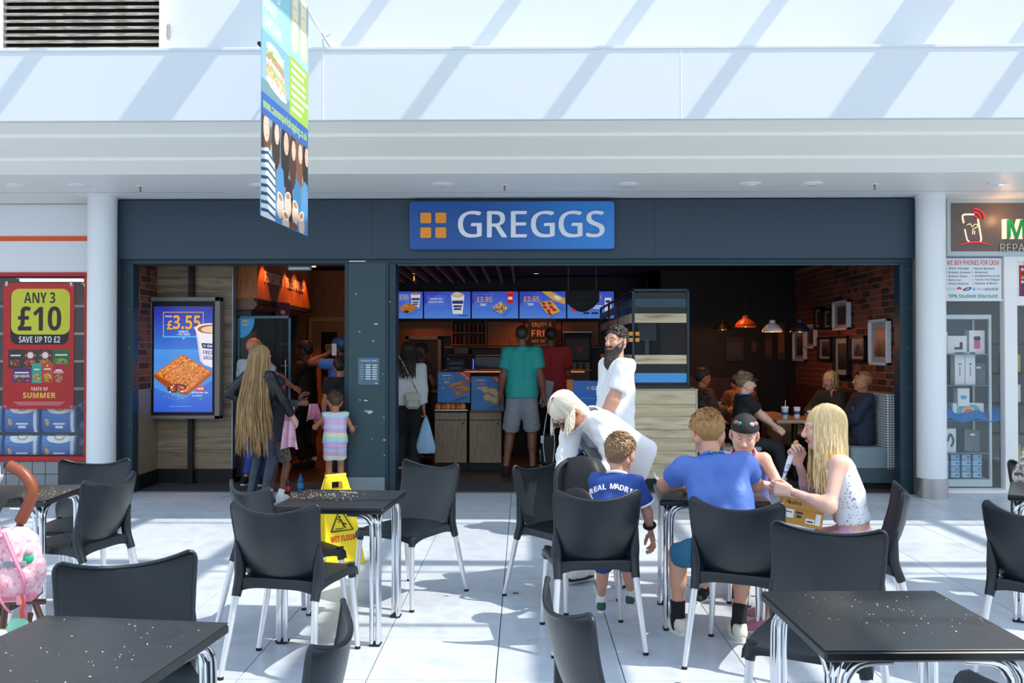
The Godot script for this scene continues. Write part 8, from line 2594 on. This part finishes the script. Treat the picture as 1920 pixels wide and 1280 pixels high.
	var kid := human("child with white socks half hidden behind the long haired girl, holding a pink towel", Vector3(-2.54, 0, -9.0), -20, {"h": 1.22, "hs": 0.95, "skin": brown, "cell": 0.018, "hr": Vector3(0.13, 1.02, -0.22), "hrd": Vector3(0.1, 0.6, -0.8), "hl": Vector3(-0.15, 0.6, 0), "fr": Vector3(0.06, 0, 0.0), "top": [mat("tee_dusk", "3a3a44", 0.8), 0.6, 0.06, 0.014], "bottom": [leopard("leopard_tan", "7a6a5a", "1c1a18"), 0.8, 0.02, "shorts"], "shoes": [mat("shoe_pale", "dfe3ea", 0.6), ws], "socks": [wht, 0.2], "hair": ["short", dark]})
	towel("towel_pink", "pink and white towel hanging from the hidden child's arm", Vector3(-2.36, 0.56, -8.88), 0.17, 0.40, -10)
	var rb := Canvas.new(self, 32, 256, H("e8c8e0"))
	var bands := ["bfe0f4", "f0b4e4", "f6f2c0", "b4f0dc", "cfc8f4", "f6bce0"]
	for i in 24:
		for x in 32:
			rb.im.fill_rect(Rect2i(x, int(i * 10.67 + 3.0 * sin(TAU * x / 32.0)) , 1, 12), H(bands[i % 6]))
	var tod := human("small child in a rainbow striped vest and shorts standing at the central pillar", Vector3(-1.99, 0, -9.28), 14, {"h": 1.10, "hs": 0.90, "s": 0.60, "skin": tan, "cell": 0.013, "face": Vector3(-6, 8, 0), "hl": Vector3(-0.20, 0.70, -0.20), "hld": Vector3(0.2, 0.5, -0.8), "hr": Vector3(0.18, 0.62, -0.16), "el": Vector3(-0.8, -0.8, 0.2), "fat": 1.1, "top": [tri_mat("rainbow", rb.tex(), Vector3(1.0, 1.0, 1.0), 0.8, false), 0.02, 0.0, 0.014], "top_name": "vest", "bottom": [mats.rainbow, 0.62, 0.024, "shorts"], "shoes": [wht, ws], "hair": ["short", hair_mat("hair_brown", ["3a2618", "5c4028", "4a3220"], 12)], "face_on": false})
	towel("towel_rose", "small rose pink towel in the striped child's left hand", Vector3(-2.26, 0.80, -9.44), 0.16, 0.16, 30)
	var pw := human("woman in a blue cap and blue top on the phone inside the left doorway", Vector3(-2.30, 0, -11.0), 70, {"h": 1.70, "skin": brown, "cell": 0.02, "hl": Vector3(-0.10, 1.50, -0.10), "hld": Vector3(0.1, 1, 0.2), "el": Vector3(-0.7, -0.8, -0.3), "hlc": 1.0, "hr": Vector3(0.2, 0.9, -0.2), "top": [mat("top_blue", "4a7ac0", 0.8), 0.6, 0.06, 0.016], "bottom": [black, 1.9, 0.02], "shoes": [black, ws], "hair": ["short", dark]})
	cap(pose[pw].head, false, "cap_blue", "3f66a8", "blue baseball cap on the woman holding a phone", pw)
	single("mobile_phone", "pale mobile phone held to the ear of the woman in the blue cap", "phone", Shape.new().box(Vector3.ZERO, Vector3(0.012, 0.15, 0.07), 0.005), mat("phone_pale", "cfd8e0", 0.3), pw.to_global((pose[pw].head as Transform3D) * Vector3(-0.102, -0.02, 0.0)), 70)
	human("child in a black T-shirt facing away behind the striped child", Vector3(-2.16, 0, -10.35), 5, {"h": 1.45, "skin": tan, "cell": 0.02, "top": [black, 0.6, 0.06, 0.016], "bottom": [black, 1.9, 0.02], "shoes": [black, ws], "hair": ["short", dark], "face_on": false})
	var hk := human("small child in an orange peaked cap and white trainers deep in the left doorway", Vector3(-2.97, 0, -12.3), 160, {"h": 0.98, "hs": 0.88, "s": 0.54, "skin": brown, "cell": 0.02, "top": [black, 0.7, 0.05, 0.012], "bottom": [black, 1.9, 0.02], "shoes": [mat("trainer_white", "e6e4e0", 0.6), ws], "hair": ["crop", dark]})
	cap(pose[hk].head, false, "cap_orange", "d08a24", "orange cap on the small child deep in the left doorway", hk)
	human("dark haired person in black browsing beside the far chiller", Vector3(-2.85, 0, -11.5), 80, {"h": 1.66, "skin": brown, "cell": 0.022, "hl": Vector3(-0.1, 1.05, -0.35), "hr": Vector3(0.1, 1.05, -0.35), "top": [black, 1.8, 0.06, 0.02], "bottom": [black, 1.9, 0.02], "shoes": [black, black], "hair": ["short", dark]})
	# --- queue inside ---------------------------------------------------------
	var lw := human("black haired woman in a white top with a cream shoulder bag at the counter doorway", Vector3(-1.42, 0, -10.75), 8, {"h": 1.64, "skin": tan, "cell": 0.018, "hr": Vector3(0.20, 0.72, -0.02), "hrc": 1.1, "hl": Vector3(-0.12, 1.0, -0.2), "top": [mat("top_offwhite", "d5d8d6", 0.8), 1.7, 0.0, 0.02], "bottom": [black, 1.9, 0.03], "shoes": [black, black], "hair": ["long", dark, dark, 0.36, 0.08, Vector3(0, 0, 0.6), 90], "face_on": false})
	shoulder_bag()
	carrier_bag()
	human("dark haired woman in a brown top facing right behind the cream shoulder bag", Vector3(-1.40, 0, -12.0), -60, {"h": 1.64, "skin": brown, "cell": 0.022, "hl": Vector3(-0.1, 1.15, -0.3), "hr": Vector3(0.15, 1.1, -0.3), "top": [mat("top_brown", "3c2420", 0.8), 0.5, 0.05, 0.018], "bottom": [black, 1.9, 0.02], "shoes": [black, black], "hair": ["bob", dark]})
	var tm := human("tall young man in a teal T-shirt and grey shorts waiting with his back turned", Vector3(-0.02, 0, -10.85), -3, {"h": 1.88, "hs": 1.0, "wide": 0.94, "fat": 0.9, "skin": brown, "cell": 0.0165, "hr": Vector3(0.29, 0.84, -0.02), "hrc": 1.2, "hl": Vector3(-0.29, 0.86, -0.04), "er": Vector3(0.4, 0, 1), "fl": Vector3(-0.20, 0, -0.02), "fr": Vector3(0.13, 0, -0.06), "top": [mat("tee_teal", "1f9a92", 0.7), 0.68, 0.04, 0.02], "bottom": [mat("shorts_grey", "8d9298", 0.8), 0.95, 0.025, "shorts"], "shoes": [black, black], "hair": ["crop", dark], "face_on": false, "fold": 0.008, "spine": Vector3(0.0, 1, 0.0)})
	drawstring_bag()
	human("man in a red T-shirt and black shorts standing beyond the teal T-shirt", Vector3(0.36, 0, -11.7), 12, {"h": 1.88, "hs": 1.0, "skin": brown, "cell": 0.019, "wide": 1.06, "hl": Vector3(-0.20, 1.05, -0.10), "hr": Vector3(0.27, 0.95, -0.1), "hlc": 1.1, "top": [mat("tee_red", "a8262a", 0.75), 0.68, 0.06, 0.024], "bottom": [black, 1.05, 0.04, "shorts"], "shoes": [black, ws], "socks": [wht, 0.3], "hair": ["crop", dark], "face_on": false})
	single("paper_bag", "grey white folded paper bag held between the teal and red T-shirts", "paper bag", Shape.new().box(Vector3.ZERO, Vector3(0.13, 0.33, 0.04), 0.006), mat("paper_grey", "b8bcc0", 0.7), Vector3(0.30, 0.98, -11.50), 10).rotation_degrees.z = -14
	# --- seated inside --------------------------------------------------------
	var ew := human("café worker in a navy visor and black polo with blue collar, seated in profile", Vector3(2.50, 0, -10.03), -88, {"h": 1.55, "skin": pale, "cell": 0.0165, "pelvis": Vector3(0, 0.55, 0.02), "spine": Vector3(0, 1, -0.05), "face": Vector3(0, -2, 0), "hl": Vector3(-0.06, 0.62, -0.42), "hr": Vector3(0.10, 0.62, -0.40), "hlc": 0.8, "hrc": 0.8, "hlt": Vector3(0, 1, 0), "hrt": Vector3(0, 1, 0), "fl": Vector3(-0.12, 0, -0.45), "fr": Vector3(0.12, 0, -0.42), "kl": Vector3(0, 1, -1), "kr": Vector3(0, 1, -1), "top": [black, 0.62, 0.1, 0.016], "bottom": [mat("trouser_dark", "191b22", 0.8), 1.9, 0.02], "shoes": [black, black], "hair": ["short", hair_mat("hair_dirty", ["4a3a28", "8a7250", "6a5438"], 14)]})
	j = pose[ew]
	put("collar", Shape.new().tube(ring(j.N + j.up * 0.004, j.up, 0.062, 18), 0.013, 6), mat("collar_blue", "2a5aa8", 0.7), ew)
	put("hair_bun", Shape.new().ball((j.head as Transform3D) * Vector3(0, 0.115, 0.055), Vector3(0.05, 0.04, 0.05), 12, 8), mats.hair_dirty, ew)
	cap(j.head, false, "visor_navy", "1c2436", "navy visor on the seated café worker", ew, true)
	var sm := human("older man in a navy sweatshirt seated on the wall bench looking left", Vector3(3.86, 0, -10.14), 86, {"h": 1.58, "hs": 1.0, "wide": 1.12, "fat": 1.15, "skin": tan, "cell": 0.0165, "pelvis": Vector3(0, 0.555, 0.0), "spine": Vector3(0, 1, 0.06), "face": Vector3(8, 4, 0), "hl": Vector3(0.02, 0.70, -0.24), "hr": Vector3(-0.02, 0.68, -0.26), "hlc": 0.9, "hrc": 0.9, "el": Vector3(-0.8, -0.4, 0.3), "er": Vector3(0.8, -0.4, 0.3), "fl": Vector3(-0.12, 0, -0.42), "fr": Vector3(0.12, 0, -0.42), "kl": Vector3(0, 1, -1), "kr": Vector3(0, 1, -1), "top": [navy, 1.85, 0.1, 0.022], "bottom": [black, 1.9, 0.02], "shoes": [black, black], "hair": ["none", mat("grey_brow", "6a6058", 0.7)]})
	glasses(sm, pose[sm].head, mats.black, Vector3(0, 0.075, -0.075))
	put("chest_logo", Shape.new().box(Vector3(-0.12, 0.88, -0.125), Vector3(0.03, 0.035, 0.004)), mats.cap_screw, sm, Vector3.ZERO, Vector3(0, 0, 0))
	human("fringed blonde woman in an olive jacket leaning her cheek on her hand", Vector3(3.83, 0, -10.95), 112, {"h": 1.56, "skin": fair, "cell": 0.018, "pelvis": Vector3(0, 0.55, 0.0), "spine": Vector3(0, 1, -0.08), "face": Vector3(-4, 22, 6), "hl": Vector3(-0.12, 0.95, -0.10), "hld": Vector3(0.2, 1, 0.15), "el": Vector3(-0.4, -1, -0.6), "hlc": 0.9, "hr": Vector3(0.1, 0.72, -0.3), "er": Vector3(0.8, -0.4, 0.3), "fl": Vector3(-0.12, 0, -0.42), "fr": Vector3(0.12, 0, -0.42), "kl": Vector3(0, 1, -1), "kr": Vector3(0, 1, -1), "top": [mat("jacket_olive", "33332c", 0.85), 1.85, 0.1, 0.03], "top_name": "jacket", "bottom": [black, 1.9, 0.02], "shoes": [black, black], "hair": ["long", blonde, ash, 0.15, 0.03, Vector3(0, 0, 0.0), 70]})
	human("person in a brown flecked jacket seated just right of the plank counter", Vector3(2.24, 0, -11.35), -70, {"h": 1.62, "skin": tan, "cell": 0.02, "pelvis": Vector3(0, 0.55, 0.0), "spine": Vector3(0, 1, -0.1), "hl": Vector3(-0.1, 0.76, -0.35), "hr": Vector3(0.1, 0.76, -0.35), "fl": Vector3(-0.12, 0, -0.42), "fr": Vector3(0.12, 0, -0.42), "kl": Vector3(0, 1, -1), "kr": Vector3(0, 1, -1), "top": [leopard("fleck_brown", "6a4a38", "17110e"), 1.85, 0.1, 0.026], "top_name": "jacket", "bottom": [black, 1.9, 0.02], "shoes": [black, black], "hair": ["short", dark]})
	human("person in a leopard jacket seated at the rear bench behind the worker in the visor", Vector3(2.98, 0, -11.85), 10, {"h": 1.60, "skin": tan, "cell": 0.02, "pelvis": Vector3(0, 0.52, 0.0), "spine": Vector3(0, 1, -0.35), "spine2": Vector3(0, 1, -0.6), "face": Vector3(-30, 0, 0), "hl": Vector3(-0.15, 0.76, -0.45), "hr": Vector3(0.15, 0.76, -0.45), "fl": Vector3(-0.12, 0, -0.42), "fr": Vector3(0.12, 0, -0.42), "kl": Vector3(0, 1, -1), "kr": Vector3(0, 1, -1), "top": [leopard("leopard_gold", "8a6038", "17110e"), 1.85, 0.1, 0.03], "top_name": "jacket", "bottom": [black, 1.9, 0.02], "shoes": [black, black], "hair": ["short", dark], "face_on": false})
	# --- right edge -----------------------------------------------------------
	human("person in a black and white animal print top cut by the right edge", Vector3(3.40, 0, -5.60), 176, {"h": 1.56, "skin": fair, "cell": 0.016, "pelvis": Vector3(0, 0.54, 0.0), "spine": Vector3(0, 1, -0.1), "hl": Vector3(-0.18, 0.74, -0.28), "hr": Vector3(0.18, 0.74, -0.28), "fl": Vector3(-0.12, 0, -0.38), "fr": Vector3(0.12, 0, -0.38), "kl": Vector3(0, 1, -1), "kr": Vector3(0, 1, -1), "top": [leopard("animal_mono", "d9cfc8", "17151a"), 1.8, 0.1, 0.022], "bottom": [black, 1.9, 0.02], "shoes": [black, ws], "hair": ["bob", dark]})

func ring(c: Vector3, axis: Vector3, r: float, n: int) -> Array:
	var u := axis.cross(Vector3.RIGHT if absf(axis.x) < 0.8 else Vector3.UP).normalized()
	var w := axis.cross(u).normalized()
	var o := []
	for i in n + 1:
		o.append(c + u * r * cos(TAU * i / n) + w * r * sin(TAU * i / n))
	return o

func leopard(key: String, a: String, b: String) -> StandardMaterial3D:
	var f := noise_tex(0.05, [b, b, a, a, b], key.length(), 128, 2, FastNoiseLite.TYPE_PERLIN)
	return tri_mat(key, f, Vector3(5, 5, 5), 0.8, false)

func cap(ht: Transform3D, backwards: bool, key := "cap_black", hex := "1c1e22", label := "", who: Node3D = null, visor := false) -> void:
	# a cap is a thing of its own, sitting on a head
	if who == null:
		for r in pose:
			if pose[r].head == ht: who = r
		label = "black baseball cap with red and green motifs worn backwards by the boy in the vest"
	var o := thing("visor" if visor else "cap", label, "cap")
	o.transform = who.transform * ht * Transform3D(Basis(Vector3.UP, PI if backwards else 0.0), Vector3(0, 0, 0.012 if backwards else 0.0)) * Transform3D(Basis(Vector3.RIGHT, -0.12 if backwards else 0.04), Vector3(0, 0.004, 0))
	var m := mat(key, hex, 0.75)
	if visor:
		put("band", blend([[Vector3(0, 0.034, 0.014), Vector3(0.087, 0.098, 0.109), Basis()]], 0.006, 0.01, [[Vector3(0, 0.078, 0), Vector3(0, 1, 0.1).normalized()], [Vector3(0, 0.040, 0), Vector3(0, -1, 0)]]), m, o)
	else:
		put("crown", blend([[Vector3(0, 0.036, 0.014), Vector3(0.090, 0.102, 0.112), Basis()]], 0.006, 0.01, [[Vector3(0, 0.040, 0), Vector3(0, -1, -0.08).normalized()]]), m, o)
		put("button", Shape.new().ball(Vector3(0, 0.139, 0.014), Vector3(0.008, 0.005, 0.008), 8, 5), m, o)
	var a := []
	var b := []
	for j in 5:
		var ra := []
		for i in 11:
			var u := i / 5.0 - 1.0
			var v := j / 4.0
			ra.append(Vector3(u * 0.078 * (1.0 - 0.25 * v * v), 0.046 - 0.018 * u * u - 0.014 * v, -0.088 + 0.05 * u * u - v * 0.070 * (1.0 - 0.55 * u * u)))
		a.append(ra)
		b.append(ra.map(func(p): return p - Vector3(0, 0.004, 0)))
	put("peak", Shape.new().slab(a, b), mat("peak_pinkgrey", "b49a96", 0.8) if backwards else m, o)
	if backwards:
		for q in [[0.55, "e0e0e0"], [0.95, "e49a9a"], [-0.5, "3f9a6a"], [-0.85, "d0605a"]]:
			var d := Vector3(sin(q[0]) * 0.9, 0.55, cos(q[0]) * 0.95).normalized()
			put("motif", Shape.new().ball(Vector3(0, 0.036, 0.014) + d * Vector3(0.091, 0.103, 0.113), Vector3(0.016, 0.014, 0.010), 8, 5), mat("motif" + q[1], q[1], 0.7), o)
		put("back_gap_hair", Shape.new().ball(Vector3(0, 0.062, -0.088), Vector3(0.03, 0.02, 0.012), 10, 6), mats.hair_ginger, o)

func glasses(who: Node3D, ht: Transform3D, m: Material, at: Vector3) -> void:
	var o := thing("glasses", "dark glasses on the " + ("bending woman's face" if at.y < 0.03 else "bald seated man's forehead"), "glasses")
	o.transform = who.transform * ht
	for q in [-1.0, 1.0]:
		put("lens", Shape.new().ball(at + Vector3(q * 0.033, 0, 0.0), Vector3(0.028, 0.021, 0.006), 14, 8), m, o)
		put("temple", Shape.new().tube([at + Vector3(q * 0.062, 0.006, 0.004), at + Vector3(q * 0.085, 0.008, 0.05), at + Vector3(q * 0.086, 0.0, 0.115)], 0.003, 6), mat("temple_white", "e6e6e6", 0.3) if at.y < 0.03 else m, o)
	put("bridge", Shape.new().tube([at + Vector3(-0.012, 0.006, -0.002), at + Vector3(0.012, 0.006, -0.002)], 0.0025, 6), m, o)

func beard(who: Node3D, ht: Transform3D, m: Material) -> void:
	var s := blend([[Vector3(0, -0.108, -0.05), Vector3(0, -0.19, -0.075), 0.044, 0.042], [Vector3(-0.045, -0.055, -0.035), Vector3(-0.02, -0.15, -0.06), 0.034, 0.036], [Vector3(0.045, -0.055, -0.035), Vector3(0.02, -0.15, -0.06), 0.034, 0.036], [Vector3(-0.066, -0.01, 0.0), Vector3(-0.05, -0.06, -0.03), 0.014, 0.03], [Vector3(0.066, -0.01, 0.0), Vector3(0.05, -0.06, -0.03), 0.014, 0.03], [Vector3(0, -0.17, -0.075), Vector3(0, -0.225, -0.07), 0.038, 0.02], [Vector3(-0.026, -0.05, -0.088), Vector3(0.026, -0.05, -0.088), 0.009, 0.009]], 0.0065, 0.02)
	for i in s.v.size():
		var p := s.v[i]
		s.v[i] += s.n[i] * 0.006 * nz.get_noise_3d(p.x * 90, p.y * 40, p.z * 90)
	wrinkle(s, 0.0, 1.0)
	put("beard", s, m, who).transform = ht

func open_shirt(who: Node3D, m: Material) -> void:
	# loose white shirt worn open over the printed top: back, sides and sleeves, front gap left open
	var j: Dictionary = pose[who]
	var N: Vector3 = j.N
	var P: Vector3 = j.P
	var up: Vector3 = (N - P).normalized()
	var bk: Vector3 = (j.back - up * (j.back as Vector3).dot(up)).normalized()
	var ax: Vector3 = j.ax
	var a := []
	var b := []
	for r in 12:
		var t := r / 11.0
		var c := P.lerp(N, t * 1.02 - 0.10) + bk * 0.01
		var ra := []
		var rb := []
		for i in 21:
			var an := lerpf(-2.55, 2.55, i / 20.0)
			var flare := 1.0 + 0.16 * (1.0 - t) * absf(sin(an)) + 0.05 * sin(an * 5.0 + t * 4.0) * (1.0 - t)
			var w := lerpf(0.185, 0.165, t) * flare * lerpf(1.0, 0.72, smoothstep(0.75, 1.0, t))
			var dp := lerpf(0.16, 0.135, t) * flare * lerpf(1.0, 0.85, smoothstep(0.75, 1.0, t))
			var p := c + ax * sin(an) * w + bk * cos(an) * dp
			if absf(an) > 1.7:
				p += Vector3.DOWN * 0.10 * (absf(an) - 1.7) * (1.0 - t)
			ra.append(p)
			rb.append(p - (ax * sin(an) + bk * cos(an)) * 0.008)
		a.append(ra)
		b.append(rb)
	put("open_shirt", Shape.new().slab(a, b), m, who)
	for q in ["hl", "hr"]:
		var l: Array = j[q]
		var sgn := -1.0 if q == "hl" else 1.0
		put("sleeve", wrinkle(blend([[N - up * 0.045 - ax * sgn * -0.05, l[0] - up * 0.005, 0.072, 0.078], [l[0] - ax * sgn * 0.03, l[1], 0.078, 0.062], [l[1], l[2], 0.062, 0.05, [[(l[1] as Vector3).lerp(l[2], 0.9), (l[2] - l[1]).normalized()]]]], 0.014, 0.03), 0.012, 12.0), m, who)
	put("collar", Shape.new().tube(ring(N + up * 0.015, up, 0.07, 18), 0.014, 6), m, who)

func towel(called: String, label: String, at: Vector3, w: float, h: float, turn: float) -> void:
	var a := []
	var b := []
	for j in 13:
		var ra := []
		for i in 13:
			var u := i / 12.0 - 0.5
			var v := j / 12.0
			ra.append(Vector3(u * w * (0.55 + 0.5 * v), h * (1.0 - v) - 0.05 * absf(u) * v, 0.025 * sin(u * 14.0 + v * 2.0) * (0.4 + v) + 0.02 * sin(v * 3.0)))
		a.append(ra)
		b.append(ra.map(func(p): return p - Vector3(0, 0, 0.008)))
	var m := tri_mat(called, noise_tex(0.02, ["e890b4", "f6d6e2", "e070a0"] if called == "towel_pink" else ["d88aa4", "e8a4ba"], 77, 128), Vector3(3, 3, 3), 0.9, false)
	single("towel", label, "towel", Shape.new().slab(a, b), m, at, turn)

func held_bake() -> void:
	var o := thing("paper_sleeve", "white and blue printed paper sleeve with a pasty held by the blonde girl", "food wrapper", Vector3(1.488, 1.005, -4.85))
	var dir := Vector3(-0.075, -0.185, 0.02)
	var bs := frame_of(dir, Vector3(0, 0, 1))
	o.basis = bs
	var c := Canvas.new(self, 128, 128, H("eef1f5"))
	for k in 4:
		c.text("GREGGS", 32 + 64 * (k % 2), 22 + 32 * k, 13, H("2f6cb8"), 54)
	c.rect(0, 4, 128, 7, H("4a86c8")); c.rect(0, 68, 128, 7, H("4a86c8"))
	var rows := []
	for q in [[0.0, 0.030, 0.017], [-0.06, 0.028, 0.016], [-0.12, 0.023, 0.012], [-0.165, 0.020, 0.006], [-0.195, 0.022, 0.003], [-0.2, 0.002, 0.001]]:
		var row := []
		for i in 18:
			var a := TAU * i / 18
			row.append(Vector3(q[2] * cos(a), q[0] + 0.004 * sin(a * 3.0), q[1] * sin(a)))
		rows.append(row)
	put("sleeve", Shape.new().grid(rows, false, true), print_mat("sleeve_print", c, 0.6), o)
	put("pasty", Shape.new().ball(Vector3(0, 0.008, 0), Vector3(0.014, 0.024, 0.026), 12, 8), mat("pasty", "c98f4a", 0.6), o)

func shoulder_bag() -> void:
	var o := thing("shoulder_bag", "cream handbag on a patterned strap at the black haired woman's hip", "handbag", Vector3(-1.33, 0.82, -10.58), 8)
	put("bag", Shape.new().box(Vector3(0, 0.11, 0), Vector3(0.17, 0.2, 0.07), 0.03), mat("bag_cream", "b9b3a6", 0.5), o)
	put("flap", Shape.new().box(Vector3(0, 0.16, 0.036), Vector3(0.165, 0.09, 0.008), 0.004), mats.bag_cream, o)
	put("strap", Shape.new().tube(bend([Vector3(0.06, 0.2, 0), Vector3(-0.02, 0.36, 0.03), Vector3(-0.13, 0.58, 0.02), Vector3(-0.18, 0.66, -0.08)], 5), 0.018, 8, true, 0.3), leopard("strap_print", "cfc4b4", "3a2a24"), o)

func carrier_bag() -> void:
	var o := thing("carrier_bag", "white and blue plastic carrier with a purple print hanging from her hand", "carrier bag", Vector3(-1.20, 0.28, -10.78), 0)
	var rows := []
	for q in [[0.0, 0.11, 0.05], [0.06, 0.125, 0.06], [0.2, 0.09, 0.05], [0.34, 0.05, 0.03], [0.44, 0.015, 0.012], [0.46, 0.004, 0.004]]:
		var row := []
		for i in 20:
			var a := TAU * i / 20
			row.append(Vector3(q[1] * cos(a) + 0.006 * sin(a * 5), q[0], q[2] * sin(a) + 0.006 * cos(a * 4)))
		rows.append(row)
	var c := Canvas.new(self, 128, 128, H("9fc6e4"))
	c.poly(PackedVector2Array([Vector2(70, 0), Vector2(128, 0), Vector2(128, 128), Vector2(64, 128)]), H("3f3a9a"))
	c.ell(96, 40, 14, 12, H("d03a34")); c.ell(84, 84, 10, 9, H("9ac83a")); c.rect(30, 100, 34, 20, H("3fa0d8"))
	put("bag", Shape.new().grid(rows, true, true), print_mat("carrier", c, 0.35), o)

func drawstring_bag() -> void:
	var o := thing("drawstring_bag", "black drawstring bag with white cords hanging from the teal T-shirt man's hand", "bag", Vector3(0.31, 0.12, -10.80), 0)
	put("bag", Shape.new().box(Vector3(0.0, 0.2, 0), Vector3(0.2, 0.4, 0.08), 0.035), mats.nylon_black, o)
	for q in [-1.0, 1.0]:
		put("cord", Shape.new().tube(bend([Vector3(0.0, 0.74, 0.0), Vector3(q * 0.04, 0.56, 0.03), Vector3(q * 0.07, 0.3, 0.05), Vector3(q * 0.05, 0.06, 0.045)], 5), 0.006, 6), mat("cord_white", "c9ccd0", 0.7), o)
	put("motif", Shape.new().box(Vector3(-0.085, 0.33, 0.041), Vector3(0.03, 0.09, 0.002)), mats.cord_white, o)
